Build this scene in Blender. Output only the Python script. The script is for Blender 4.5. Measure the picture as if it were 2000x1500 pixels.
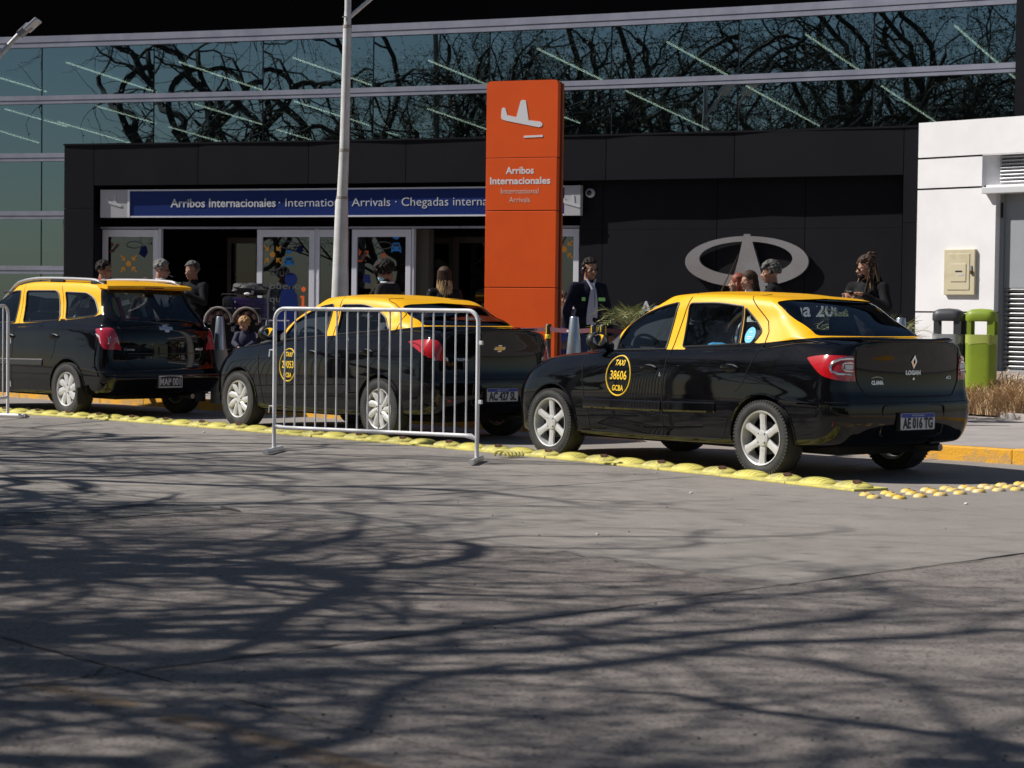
import bpy, bmesh, math, random
import numpy as np
from mathutils import Vector, Matrix, noise
from mathutils.bvhtree import BVHTree
PI = math.pi
random.seed(7)
for _o in list(bpy.data.objects): bpy.data.objects.remove(_o)
SC = bpy.context.scene
COL = SC.collection

# ------------------------------------------------------------------ camera, sky, sun, exposure
F, PITCH, ROLL, HC = 4064.0, .0332, .0124, 1.2593
cp, sp, cr_, sr_ = math.cos(PITCH), math.sin(PITCH), math.cos(ROLL), math.sin(ROLL)
FWD = Vector((0, cp, -sp)); _u = Vector((0, sp, cp)); _r = Vector((1, 0, 0))
RT = _r*cr_ + _u*sr_; UP = -_r*sr_ + _u*cr_
cam = bpy.data.cameras.new('camera'); camo = bpy.data.objects.new('camera', cam); COL.objects.link(camo)
cam.lens = F*36/2000; cam.sensor_width = 36; cam.clip_start = .1; cam.clip_end = 2000
M = Matrix((RT, UP, -FWD)).transposed().to_4x4(); M.translation = Vector((0, 0, HC)); camo.matrix_world = M
cam.dof.use_dof = True; cam.dof.focus_distance = 18.0; cam.dof.aperture_fstop = 5.6
SC.camera = camo
SC.view_settings.view_transform = 'Standard'; SC.view_settings.look = 'None'
SC.view_settings.gamma = 1; SC.view_settings.use_curve_mapping = False
SC.view_settings.exposure = 0.25
TOSUN = Vector((-1.0, .05, 1.0)).normalized()
W = bpy.data.worlds.new('World'); SC.world = W; W.use_nodes = True
nt = W.node_tree; bg = nt.nodes['Background']; sky = nt.nodes.new('ShaderNodeTexSky')
sky.sky_type = 'NISHITA'; sky.sun_disc = False
sky.sun_elevation = math.asin(TOSUN.z); sky.sun_rotation = math.atan2(TOSUN.x, TOSUN.y)
sky.air_density = 1.0; sky.dust_density = .6; sky.ozone_density = 1.2
nt.links.new(sky.outputs[0], bg.inputs[0]); bg.inputs[1].default_value = .05
sl = bpy.data.lights.new('sun', 'SUN'); sl.energy = 5.0; sl.angle = math.radians(.55); sl.color = (1, .955, .89)
so = bpy.data.objects.new('sun', sl); COL.objects.link(so); so.rotation_euler = TOSUN.to_track_quat('Z', 'Y').to_euler(); so.location = (-20, 0, 30)

# ------------------------------------------------------------------ unprojection helpers (pixels of the 2000x1500 photo)
def ray(px, py): return FWD + RT*((px-1000)/F) - UP*((py-750)/F)
def at(px, py, Y):
    d = ray(px, py); return Vector((0, 0, HC)) + d*(Y/d.y)
def ground(px, py, z=0.0):
    d = ray(px, py); t = (z-HC)/d.z; return Vector((0, 0, HC)) + d*t

# ------------------------------------------------------------------ materials
MATS = {}
def mat(name, col, rough=.6, metal=0, col2=None, nscale=8, bump=0, bscale=60, coat=0, spec=.5, emis=0, detail=5, lo=.4, hi=.62, stretch=None, trans=0, rough2=None):
    if name in MATS: return MATS[name]
    m = bpy.data.materials.new(name); m.use_nodes = True; t = m.node_tree; b = t.nodes['Principled BSDF']
    c = tuple(col)+(1,)
    b.inputs['Base Color'].default_value = c; b.inputs['Roughness'].default_value = rough
    b.inputs['Metallic'].default_value = metal; b.inputs['Specular IOR Level'].default_value = spec
    b.inputs['Coat Weight'].default_value = coat; b.inputs['Coat Roughness'].default_value = .03
    if trans: b.inputs['Transmission Weight'].default_value = trans
    if emis: b.inputs['Emission Color'].default_value = c; b.inputs['Emission Strength'].default_value = emis
    if col2 is not None or bump or rough2 is not None:
        tc = t.nodes.new('ShaderNodeTexCoord'); src = tc.outputs['Object']
        if stretch:
            mp = t.nodes.new('ShaderNodeMapping'); mp.inputs['Scale'].default_value = stretch
            t.links.new(src, mp.inputs[0]); src = mp.outputs[0]
        if col2 is not None or rough2 is not None:
            n = t.nodes.new('ShaderNodeTexNoise'); n.inputs['Scale'].default_value = nscale; n.inputs['Detail'].default_value = detail
            n.inputs['Roughness'].default_value = .6
            r = t.nodes.new('ShaderNodeMapRange'); r.inputs[1].default_value = lo; r.inputs[2].default_value = hi
            t.links.new(src, n.inputs['Vector']); t.links.new(n.outputs['Fac'], r.inputs[0])
            if col2 is not None:
                mx = t.nodes.new('ShaderNodeMix'); mx.data_type = 'RGBA'
                mx.inputs[6].default_value = c; mx.inputs[7].default_value = tuple(col2)+(1,)
                t.links.new(r.outputs[0], mx.inputs[0]); t.links.new(mx.outputs[2], b.inputs['Base Color'])
            if rough2 is not None:
                r2 = t.nodes.new('ShaderNodeMapRange'); r2.inputs[3].default_value = rough; r2.inputs[4].default_value = rough2
                t.links.new(r.outputs[0], r2.inputs[0]); t.links.new(r2.outputs[0], b.inputs['Roughness'])
        if bump:
            n2 = t.nodes.new('ShaderNodeTexNoise'); n2.inputs['Scale'].default_value = bscale; n2.inputs['Detail'].default_value = 6
            bp = t.nodes.new('ShaderNodeBump'); bp.inputs['Strength'].default_value = bump; bp.inputs['Distance'].default_value = .01
            t.links.new(src, n2.inputs['Vector']); t.links.new(n2.outputs['Fac'], bp.inputs['Height']); t.links.new(bp.outputs[0], b.inputs['Normal'])
    MATS[name] = m; return m

def glassmat(name, tint, refl, rcol=(1, 1, 1), rough=0.0, fres=True, base=.0):
    if name in MATS: return MATS[name]
    m = bpy.data.materials.new(name); m.use_nodes = True; t = m.node_tree; t.nodes.remove(t.nodes['Principled BSDF'])
    out = t.nodes['Material Output']
    tr = t.nodes.new('ShaderNodeBsdfTransparent'); tr.inputs[0].default_value = tuple(tint)+(1,)
    gl = t.nodes.new('ShaderNodeBsdfGlossy'); gl.inputs[0].default_value = tuple(rcol)+(1,); gl.inputs['Roughness'].default_value = rough
    mx = t.nodes.new('ShaderNodeMixShader')
    if fres:
        fr = t.nodes.new('ShaderNodeLayerWeight'); fr.inputs[0].default_value = refl
        r = t.nodes.new('ShaderNodeMapRange'); r.inputs[3].default_value = base; r.inputs[4].default_value = 1.0
        t.links.new(fr.outputs['Fresnel'], r.inputs[0]); t.links.new(r.outputs[0], mx.inputs[0])
    else: mx.inputs[0].default_value = refl
    t.links.new(tr.outputs[0], mx.inputs[1]); t.links.new(gl.outputs[0], mx.inputs[2]); t.links.new(mx.outputs[0], out.inputs[0])
    MATS[name] = m; return m

# ------------------------------------------------------------------ object helpers
def prop(o, label=None, cat=None, group=None, kind=None):
    if label: o['label'] = label
    if cat: o['category'] = cat
    if group: o['group'] = group
    if kind: o['kind'] = kind
    return o
def empty(name, loc=(0, 0, 0), rz=0, label=None, cat=None, group=None, kind=None, parent=None):
    o = bpy.data.objects.new(name, None); o.location = loc; o.rotation_euler = (0, 0, rz); COL.objects.link(o); o.empty_display_size = .1
    if parent: o.parent = parent
    return prop(o, label, cat, group, kind)
def link(name, me, parent=None):
    o = bpy.data.objects.new(name, me); COL.objects.link(o)
    if parent is not None: o.parent = parent
    return o
def copy_tree(o, parent=None):
    c = o.copy(); COL.objects.link(c); c.parent = parent
    for ch in o.children: copy_tree(ch, c)
    return c

class G:
    """collects geometry, then links it as ONE mesh"""
    def __init__(s): s.v = []; s.f = []
    def add(s, vs, fs):
        n = len(s.v); s.v += [tuple(v) for v in vs]; s.f += [tuple(i+n for i in f) for f in fs]; return s
    def box(s, c, d, rz=0, R=None, bev=0):
        x, y, z = d[0]/2, d[1]/2, d[2]/2
        if R is None: R = Matrix.Rotation(rz, 3, 'Z')
        c = Vector(c)
        if bev <= 0:
            vs = [c+R@Vector((sx*x, sy*y, sz*z)) for sz in (-1, 1) for sy in (-1, 1) for sx in (-1, 1)]
            return s.add(vs, [(0, 2, 3, 1), (4, 5, 7, 6), (0, 1, 5, 4), (2, 6, 7, 3), (0, 4, 6, 2), (1, 3, 7, 5)])
        b = min(bev, x*.95, y*.95, z*.95)
        bm = bmesh.new(); bmesh.ops.create_cube(bm, size=1)
        for v in bm.verts: v.co = Vector((v.co.x*2*x, v.co.y*2*y, v.co.z*2*z))
        bmesh.ops.bevel(bm, geom=list(bm.edges), offset=b, segments=2, profile=.6, affect='EDGES')
        vs = [c+R@v.co for v in bm.verts]; fs = [[v.index for v in f.verts] for f in bm.faces]
        bm.free(); return s.add(vs, fs)
    def ext(s, poly, M4, d):
        """polygon (x,y) extruded 0..d along local z, placed by matrix"""
        n = len(poly); vs = [M4@Vector((p[0], p[1], 0)) for p in poly]+[M4@Vector((p[0], p[1], d)) for p in poly]
        fs = [tuple(range(n))[::-1], tuple(range(n, 2*n))]+[(i, (i+1) % n, n+(i+1) % n, n+i) for i in range(n)]
        return s.add(vs, fs)
    def tube(s, pts, r, n=8, cap=True, closed=False):
        pts = [Vector(p) for p in pts]; m = len(pts); rs = r if hasattr(r, '__len__') else [r]*m
        ref = None; rings = []
        for i, p in enumerate(pts):
            if closed: t = pts[(i+1) % m]-pts[i-1]
            else: t = pts[min(i+1, m-1)]-pts[max(i-1, 0)]
            if t.length < 1e-9: t = Vector((0, 0, 1))
            t.normalize()
            if ref is None: ref = t.orthogonal().normalized()
            ref = ref-t*ref.dot(t)
            if ref.length < 1e-6: ref = t.orthogonal()
            ref.normalize(); b = t.cross(ref)
            rings.append([p+(ref*math.cos(2*PI*k/n)+b*math.sin(2*PI*k/n))*rs[i] for k in range(n)])
        vs = [v for R in rings for v in R]; fs = []
        for i in range(m if closed else m-1):
            a, c = i*n, ((i+1) % m)*n
            fs += [(a+k, a+(k+1) % n, c+(k+1) % n, c+k) for k in range(n)]
        if cap and not closed: fs += [tuple(range(n))[::-1], tuple(range((m-1)*n, m*n))]
        return s.add(vs, fs)
    def lathe(s, prof, n=24, M4=None, closed=False):
        """prof [(r,z)] about local z"""
        M4 = M4 or Matrix(); vs = []; m = len(prof)
        for r, z in prof:
            for k in range(n): vs.append(M4@Vector((r*math.cos(2*PI*k/n), r*math.sin(2*PI*k/n), z)))
        fs = []
        for i in range(m-1):
            a, c = i*n, (i+1)*n
            fs += [(a+k, a+(k+1) % n, c+(k+1) % n, c+k) for k in range(n)]
        if prof[0][0] > 1e-4 and not closed: fs.append(tuple(range(n))[::-1])
        if prof[-1][0] > 1e-4 and not closed: fs.append(tuple(range((m-1)*n, m*n)))
        if closed: fs += [((m-1)*n+k, (m-1)*n+(k+1) % n, (k+1) % n, k) for k in range(n)]
        return s.add(vs, fs)
    def ball(s, c, r, n=12, m=8, R=None, amp=0, fr=5, seed=0):
        r = r if hasattr(r, '__len__') else (r, r, r); c = Vector(c); vs = []; R = R or Matrix.Identity(3)
        for i in range(m+1):
            a = PI*i/m
            for k in range(n):
                b = 2*PI*k/n; d = Vector((math.sin(a)*math.cos(b), math.sin(a)*math.sin(b), math.cos(a)))
                q = 1+(amp*noise.noise(d*fr+Vector((seed, seed*2, 0))) if amp else 0)
                vs.append(c+R@Vector((d.x*r[0]*q, d.y*r[1]*q, d.z*r[2]*q)))
        fs = [(i*n+k, (i+1)*n+k, (i+1)*n+(k+1) % n, i*n+(k+1) % n) for i in range(m) for k in range(n)]
        return s.add(vs, fs)
    def mesh(s, name, mat_, smooth=False, ang=None):
        me = bpy.data.meshes.new(name); me.from_pydata(s.v, [], s.f); me.materials.append(mat_)
        bm = bmesh.new(); bm.from_mesh(me); bmesh.ops.remove_doubles(bm, verts=bm.verts, dist=1e-5)
        bmesh.ops.recalc_face_normals(bm, faces=bm.faces)
        if smooth:
            lim = math.radians(ang or 40)
            for f in bm.faces: f.smooth = True
            for e in bm.edges:
                e.smooth = not (len(e.link_faces) == 2 and e.calc_face_angle(0) > lim)
        bm.to_mesh(me); bm.free(); return me
    def build(s, name, mat_, parent=None, smooth=False, ang=None):
        return link(name, s.mesh(name, mat_, smooth, ang), parent)

def rpoly(pts, r, n=4):
    """rounded polygon"""
    out = []; m = len(pts)
    for i in range(m):
        p = Vector(pts[i][:2]); a = Vector(pts[i-1][:2]); b = Vector(pts[(i+1) % m][:2])
        rr = r[i] if hasattr(r, '__len__') else r
        da = a-p; db = b-p; k = min(rr, da.length*.45, db.length*.45)
        if k < 1e-4: out.append((p.x, p.y)); continue
        p0 = p+da.normalized()*k; p1 = p+db.normalized()*k
        for j in range(n+1):
            t = j/n; q = p0*(1-t)**2+p*2*t*(1-t)+p1*t*t; out.append((q.x, q.y))
    return out
def frame(origin, xdir, ydir):
    x = Vector(xdir).normalized(); y = Vector(ydir).normalized(); z = x.cross(y)
    M4 = Matrix((x, y, z)).transposed().to_4x4(); M4.translation = Vector(origin); return M4
def textmesh(s, size, bold=0, xs=1.0, ext=.002, align='CENTER', shear=0, sp=1.0):
    cu = bpy.data.curves.new('t', 'FONT'); cu.body = s; cu.size = size; cu.align_x = align; cu.align_y = 'CENTER'
    cu.extrude = ext; cu.offset = bold; cu.shear = shear; cu.resolution_u = 3; cu.space_character = sp
    o = bpy.data.objects.new('t', cu); COL.objects.link(o); bpy.context.view_layer.update()
    me = bpy.data.meshes.new_from_object(o.evaluated_get(bpy.context.evaluated_depsgraph_get()))
    bpy.data.objects.remove(o)
    for v in me.vertices: v.co.x *= xs
    return me
def text(s, size, m, M4, parent=None, name='lettering', **k):
    me = textmesh(s, size, **k); me.materials.clear(); me.materials.append(m)
    me.transform(M4); return link(name, me, parent)
# ------------------------------------------------------------------ materials of the place
def roadmat(name, c1, c2, peb=.5, rough=.85):
    m = bpy.data.materials.new(name); m.use_nodes = True; t = m.node_tree; b = t.nodes['Principled BSDF']; N = t.nodes.new; L = t.links.new
    tc = N('ShaderNodeTexCoord'); src = tc.outputs['Object']
    def noi(sc, det=6, ro=.6):
        n = N('ShaderNodeTexNoise'); n.inputs['Scale'].default_value = sc; n.inputs['Detail'].default_value = det; n.inputs['Roughness'].default_value = ro; L(src, n.inputs['Vector']); return n.outputs['Fac']
    def rng(s, a, b_, c=0, d=1):
        r = N('ShaderNodeMapRange'); r.inputs[1].default_value = a; r.inputs[2].default_value = b_; r.inputs[3].default_value = c; r.inputs[4].default_value = d; L(s, r.inputs[0]); return r.outputs[0]
    def mix(f, A, B):
        x = N('ShaderNodeMix'); x.data_type = 'RGBA'
        L(f, x.inputs[0])
        for i, q in ((6, A), (7, B)):
            if isinstance(q, tuple): x.inputs[i].default_value = q+(1,)
            else: L(q, x.inputs[i])
        return x.outputs[2]
    base = mix(rng(noi(.55, 5), .35, .65), c1, c2)
    base = mix(rng(noi(4.0, 8, .7), .42, .7, 0, .5), base, tuple(x*.68 for x in c1))
    # exposed aggregate: pale and dark stones
    vo = N('ShaderNodeTexVoronoi'); vo.inputs['Scale'].default_value = 75; L(src, vo.inputs['Vector'])
    hs = N('ShaderNodeSeparateColor'); L(vo.outputs['Color'], hs.inputs[0])
    dark = rng(hs.outputs[0], .80, .86, 0, peb); pale = rng(hs.outputs[1], .86, .92, 0, peb*.55)
    base = mix(dark, base, (.05, .048, .046)); base = mix(pale, base, (.34, .32, .30))
    st = rng(noi(1.7, 6, .6), .56, .72, 0, .5); base = mix(st, base, (.07, .066, .064))
    fine = rng(noi(190, 3), .3, .7, .0, .55); base = mix(fine, base, tuple(x*.62 for x in c2))
    L(base, b.inputs['Base Color']); b.inputs['Roughness'].default_value = rough
    ad = N('ShaderNodeMath'); ad.operation = 'ADD'; L(noi(110, 8, .7), ad.inputs[0]); L(rng(vo.outputs['Distance'], 0, .6, 0, peb*.8), ad.inputs[1])
    bp = N('ShaderNodeBump'); bp.inputs['Strength'].default_value = .35+.5*peb; bp.inputs['Distance'].default_value = .006
    L(ad.outputs[0], bp.inputs['Height']); L(bp.outputs[0], b.inputs['Normal'])
    return m
M_slabA = roadmat('worn_concrete', (0.228, 0.199, 0.182), (0.294, 0.253, 0.229), .7)
M_slabB = roadmat('smooth_concrete', (0.253, 0.230, 0.210), (0.301, 0.271, 0.245), .15)
M_slabC = roadmat('brown_concrete', (0.226, 0.193, 0.175), (0.284, 0.243, 0.217), .6)
M_patch = roadmat('patched_asphalt', (.10, .10, .10), (.19, .185, .175), 1.0)
M_gap = mat('joint_dirt', (.035, .032, .03), .95, col2=(.06, .055, .05), nscale=20)
M_pave = mat('pavement', (.34, .305, .29), .85, col2=(.27, .245, .235), nscale=2.2, bump=.4, bscale=90)
M_soil = mat('dry_soil', (.16, .115, .085), .95, col2=(.22, .17, .13), nscale=7, bump=1, bscale=40)
M_kerb = mat('kerb_paint', (.72, .36, .02), .7, col2=(.50, .30, .10), nscale=7, bump=.5, bscale=50, lo=.5, hi=.62, detail=9)
M_yrub = mat('yellow_rubber', (.66, .59, .14), .65, col2=(.36, .33, .17), nscale=7, bump=.3, bscale=140, lo=.47, hi=.72, detail=8)

# ------------------------------------------------------------------ ground and road slabs
g = G(); g.add([(-400, -400, -.05), (400, -400, -.05), (400, 400, -.05), (-400, 400, -.05)], [(0, 1, 2, 3)])
prop(g.build('ground', mat('far_ground', (.16, .15, .14), .95, col2=(.12, .115, .11), nscale=.2)), kind='structure')
road = empty('road', kind='structure')
g = G(); g.add([(-60, -40, -.012), (60, -40, -.012), (60, 70, -.012), (-60, 70, -.012)], [(0, 1, 2, 3)])
g.build('joint_bed', M_gap, road)
# joint families from the photograph
def G2(px, py): p = ground(px, py); return Vector((p.x, p.y))
A0, A1, A2 = G2(260, 1311), G2(1540, 1142), G2(2000, 1085)
D0, D1 = G2(445, 994), G2(1190, 942)
C0, C1, C2 = G2(0, 927), G2(445, 994), G2(1000, 1060)
C3 = G2(1540, 1142)
B0, B1 = G2(0, 1247), G2(260, 1311)
dA = (A1-A0).normalized(); dC = (C3-C1).normalized()
def isect(p, d, q, e):
    den = d.x*e.y-d.y*e.x; t = ((q.x-p.x)*e.y-(q.y-p.y)*e.x)/den; return p+d*t
# origin at joint crossing (1540,1142)
O = C3; P_left = isect(A0, dA, B0, dC)          # crossing of line A with line B
step_a = (O-P_left).length                       # slab length along A
Q = isect(D0, dA, C1, dC); step_c = (Q-O).dot(-dC)  # slab length along C (towards far left)
rnd = random.Random(3)
def jit_edge(a, b, k):
    """points of a slightly wandering joint from a to b (shared by both slabs)"""
    r = random.Random(hash((round(min(a.x, b.x), 2), round(min(a.y, b.y), 2), round(max(a.x, b.x), 2))) & 0xffff)
    n = max(2, int((b-a).length/.12)); flip = (a.x, a.y) > (b.x, b.y)
    s, e = (b, a) if flip else (a, b)
    pr = Vector((-(e-s).y, (e-s).x)).normalized(); pts = []
    for i in range(n+1):
        t = i/n; w = math.sin(PI*t)**.3
        o = (noise.noise(Vector((s.x*3+t*(e-s).length*.8, s.y*3, 0)))*.03+noise.noise(Vector((s.x+t*(e-s).length*6, s.y, 5)))*.012)*w*k
        pts.append(s+(e-s)*t+pr*o)
    return pts[::-1] if flip else pts
def slab(corners, m, gap=.008, k=1.0, z=0.0):
    pts = []
    for i in range(len(corners)):
        e = jit_edge(corners[i], corners[(i+1) % len(corners)], k); pts += e[:-1]
    c = sum(pts, Vector((0, 0)))/len(pts); bm = bmesh.new()
    inn = []
    n = len(pts)
    for i in range(n):
        t = (pts[(i+1) % n]-pts[i-1]).normalized(); nr = Vector((-t.y, t.x))
        if nr.dot(c-pts[i]) < 0: nr = -nr
        gg = gap*(1+.9*noise.noise(Vector((pts[i].x*2.2, pts[i].y*2.2, 3))))+max(0, noise.noise(Vector((pts[i].x*1.3, pts[i].y*1.3, 9)))-.25)*.035
        inn.append(pts[i]+nr*gg)
    top = [bm.verts.new((p.x, p.y, z)) for p in inn]; bot = [bm.verts.new((p.x, p.y, -.02)) for p in inn]
    bm.faces.new(top)
    for i in range(n): bm.faces.new((top[i], top[(i+1) % n], bot[(i+1) % n], bot[i]))
    bmesh.ops.recalc_face_normals(bm, faces=bm.faces)
    me = bpy.data.meshes.new('slab'); bm.to_mesh(me); bm.free(); me.materials.append(m)
    return link('slab', me, road)
def node(i, j): return O+dA*(i*step_a)-dC*(j*step_c)     # i to the right, j towards the far left
for i in range(-4, 4):
    for j in range(-4, 8):
        # the near rows are offset along A the way the photograph's joints are
        off = 0
        cs = [node(i, j), node(i+1, j), node(i+1, j+1), node(i, j+1)]
        m = M_slabB if (i >= 0 and j >= 0) or j >= 1 else (M_slabC if (i, j) == (-1, 0) else M_slabA)
        if (i, j) == (-1, 0):
            m = M_slabC
        slab(cs, m)
# cracked patch strip at the left end of slab (-1, 0)
pa = [G2(-60, 1006), G2(160, 996), G2(325, 984), G2(445, 995), G2(330, 1003), G2(150, 1020), G2(-60, 1030)]
g = G(); ring = []
for i in range(len(pa)):
    a, b = pa[i], pa[(i+1) % len(pa)]
    for t in range(8):
        p = a+(b-a)*(t/8); o = noise.noise(Vector((p.x*9, p.y*9, 0)))*.05
        ring.append((p.x+o, p.y+o*.6, .004))
g.add(ring, [tuple(range(len(ring)))]); g.build('asphalt_patch', M_patch, road)
# wandering open cracks: narrow grooves seen as dark ragged strips
def crack(pts, w, seed=0):
    P = [G2(*p) for p in pts]; L_ = []; R_ = []
    fine = []
    for a, b in zip(P[:-1], P[1:]):
        n = max(2, int((b-a).length/.05)); fine += [a+(b-a)*(k/n) for k in range(n)]
    fine.append(P[-1]); N = len(fine)
    for i, p in enumerate(fine):
        t = (fine[min(i+1, N-1)]-fine[max(i-1, 0)]).normalized(); nr = Vector((-t.y, t.x))
        o = noise.noise(Vector((p.x*5, p.y*5, seed)))*.035+noise.noise(Vector((p.x*19, p.y*19, seed)))*.014
        ww = w*max(.15, .6+1.3*noise.noise(Vector((p.x*4, p.y*4, seed+4))))*min(1, 6*i/N+.1, 6*(N-1-i)/N+.1)
        q = p+nr*o; L_.append((q.x+nr.x*ww, q.y+nr.y*ww, .0055)); R_.append((q.x-nr.x*ww, q.y-nr.y*ww, .0055))
    g = G(); g.add(L_+R_, [(i, i+1, N+i+1, N+i) for i in range(N-1)]); return g.build('crack', M_gap, road)
crack([(-40, 1006), (80, 1001), (160, 995), (240, 990), (325, 983)], .022, 1)
crack([(205, 990), (235, 994), (262, 990)], .035, 2)
crack([(160, 1325), (172, 1318), (180, 1322), (215, 1300)], .006, 3)
crack([(-20, 1364), (60, 1352), (110, 1344), (260, 1316)], .004, 4)
crack([(1700, 1165), (1850, 1186), (1965, 1206), (2050, 1215)], .003, 5)
crack([(430, 990), (452, 996), (470, 1000)], .03, 6)
crack([(262, 1311), (550, 1275), (1000, 1217)], .011, 8)
crack([(1000, 1217), (1540, 1142), (2080, 1075)], .008, 9)
crack([(-20, 924), (165, 955), (445, 994)], .007, 10)
crack([(445, 994), (785, 1034), (1120, 1082), (1540, 1142)], .005, 12)
crack([(-20, 1242), (120, 1277), (260, 1311)], .006, 13)
crack([(300, 1312), (350, 1304), (400, 1298)], .012, 7)
# faded orange guide line, lower left
M_line = bpy.data.materials.new('faded_paint'); M_line.use_nodes = True
t = M_line.node_tree; b = t.nodes['Principled BSDF']; tc = t.nodes.new('ShaderNodeTexCoord'); n = t.nodes.new('ShaderNodeTexNoise'); n.inputs['Scale'].default_value = 9; n.inputs['Detail'].default_value = 10; n.inputs['Roughness'].default_value = .75
r = t.nodes.new('ShaderNodeMapRange'); r.inputs[1].default_value = .40; r.inputs[2].default_value = .62; r.inputs[4].default_value = .6
tr = t.nodes.new('ShaderNodeBsdfTransparent'); mx = t.nodes.new('ShaderNodeMixShader')
t.links.new(tc.outputs['Object'], n.inputs['Vector']); t.links.new(n.outputs['Fac'], r.inputs[0]); t.links.new(r.outputs[0], mx.inputs[0])
t.links.new(tr.outputs[0], mx.inputs[1]); t.links.new(b.outputs[0], mx.inputs[2]); t.links.new(mx.outputs[0], t.nodes['Material Output'].inputs[0])
b.inputs['Base Color'].default_value = (.30, .185, .085, 1); b.inputs['Roughness'].default_value = .8
g = G()
ln = [(60, 1334), (150, 1357), (250, 1384), (330, 1400), (420, 1422), (540, 1456), (640, 1484), (760, 1515)]
for (a, b_) in zip(ln[:-1], ln[1:]):
    pa_, pb_ = ground(*a), ground(*b_); dd = (pb_-pa_).normalized(); nn = Vector((-dd.y, dd.x, 0))*.06
    if a[0] in (250,): continue
    g.add([pa_+nn+Vector((0, 0, .005)), pb_+nn+Vector((0, 0, .005)), pb_-nn+Vector((0, 0, .005)), pa_-nn+Vector((0, 0, .005))], [(0, 1, 2, 3)])
g.build('painted_line', M_line, road)

# ------------------------------------------------------------------ pavement, kerb, soil bed
K0 = Vector((-5.57, 28.1)); K1 = Vector((4.48, 18.2)); kd = (K1-K0).normalized(); kn = Vector((-kd.y, kd.x))*-1
if kn.y < 0: kn = -kn
ka = K0-kd*30; kb = K1+kd*30
g = G(); q = kn*.16
g.add([(ka.x+q.x, ka.y+q.y, .128), (kb.x+q.x, kb.y+q.y, .128), (kb.x+kn.x*50, kb.y+kn.y*50, .128), (ka.x+kn.x*50, ka.y+kn.y*50, .128)], [(0, 1, 2, 3)])
prop(g.build('pavement', M_pave), kind='structure')
kerb = empty('kerb', kind='structure'); me = None
L_ = (kb-ka).length; nst = int(L_/1.0); kr_ = random.Random(5)
kz = math.atan2(kd.y, kd.x)
for i in range(nst):
    c = ka+kd*(i+.5)
    if c.x < -12 or c.x > 14: continue
    if me is None:
        g = G(); g.box((0, 0, 0), (.997, .15, .30), bev=.012); me = g.mesh('kerb_stone', M_kerb)
    o = link('kerb_stone', me, kerb); o.location = (c.x+kn.x*.08, c.y+kn.y*.08, -.018+kr_.uniform(-.004, .004)); o.rotation_euler = (kr_.uniform(-.01, .01), 0, kz+kr_.uniform(-.006, .006))
# soil bed at the right with its concrete edging
s0 = ground(1860, 803, .13); s1 = ground(2050, 826, .13)
sd = (s1-s0).normalized()
ea = s0-sd*.4; eb = s1+sd*3
back = Vector((.66, .75, 0))
g = G(); nx, ny = 34, 26
for j in range(ny+1):
    for i in range(nx+1):
        p = ea.lerp(eb, i/nx)+back*(j/ny*4.2)
        h = .135+.30*min(1, j/ny*1.3)+noise.noise(Vector((p.x*3, p.y*3, 0)))*.035*min(1, j/3)
        g.v.append((p.x, p.y, h))
g.f = [(j*(nx+1)+i, j*(nx+1)+i+1, (j+1)*(nx+1)+i+1, (j+1)*(nx+1)+i) for j in range(ny) for i in range(nx)]
prop(g.build('soil', M_soil, smooth=True), kind='structure')
g = G(); mid = (ea+eb)/2; g.box((mid.x, mid.y, .15), ((eb-ea).length, .1, .09), math.atan2(sd.y, sd.x), bev=.012)
prop(g.build('bed_edging', M_pave), kind='structure')

# ------------------------------------------------------------------ yellow rubber lane divider: separate bolted modules
holes = [(-52, 796), (8, 800), (72, 804), (132, 808), (192, 812), (256, 817), (322, 822), (392, 827.5), (464, 833), (542, 840), (614, 846), (698, 853), (783, 860), (873, 868), (969, 877), (1067, 886.5), (1175, 897), (1287, 909), (1405, 921), (1532, 935), (1667, 950)]
M_bolt = mat('rusty_bolt', (.10, .03, .012), .8, col2=(.04, .02, .012), nscale=40)
def lane_module(L):
    root = empty('lane_divider', (0, 0, 0), 0, 'x', 'lane divider', 'yellow rubber lane divider blocks along the taxi lane')
    g = G(); g.box((0, 0, .009), (L-.012, .34, .018), bev=.005); g.build('base_strip', M_yrub, root)
    n, m = 18, 8
    for cx, hole in ((-L/4, False), (L/4, True)):
        g = G(); rx = L/4*.90; prof = []
        for i in range(m+1):
            a = (PI/2)*i/m
            for k in range(n):
                b = 2*PI*k/n; rr = math.sin(a)
                hgt = .045*max(0, math.cos(a))**1.1+.017
                g.v.append((cx+rx*rr*math.cos(b), .120*rr*math.sin(b), hgt))
        g.f = [(i*n+k, (i+1)*n+k, (i+1)*n+(k+1) % n, i*n+(k+1) % n) for i in range(m) for k in range(n)]
        d = g.build('dome', M_yrub, root, True, 60)
        # moulded grip ribs across the dome
        g = G()
        for s in range(-3, 4):
            x0 = cx+s*rx*.22; pts = []
            for k in range(-5, 6):
                y = .11*k/5*math.sqrt(max(0, 1-(s*.22)**2)); rr = math.hypot((x0-cx)/rx, y/.12)
                if rr < .98: pts.append((x0, y, .045*max(0, math.sqrt(1-rr*rr))**1.1+.0175))
            if len(pts) > 2: g.tube(pts, .0022, 4)
        g.build('grip_rib', M_yrub, root)
        if hole:
            g = G(); a = .60; z = .045*math.cos(a)**1.1+.017
            T = Matrix.Translation((cx+rx*.42, -.035, z-.002))@Matrix.Rotation(.28, 4, 'Y')@Matrix.Rotation(.2, 4, 'X')
            g.lathe([(.0, .004), (.034, .005), (.037, .010), (.031, .012)], 16, T, closed=True); g.build('bolt_hole', M_bolt, root, True)
    return root
mod0 = None
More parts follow.
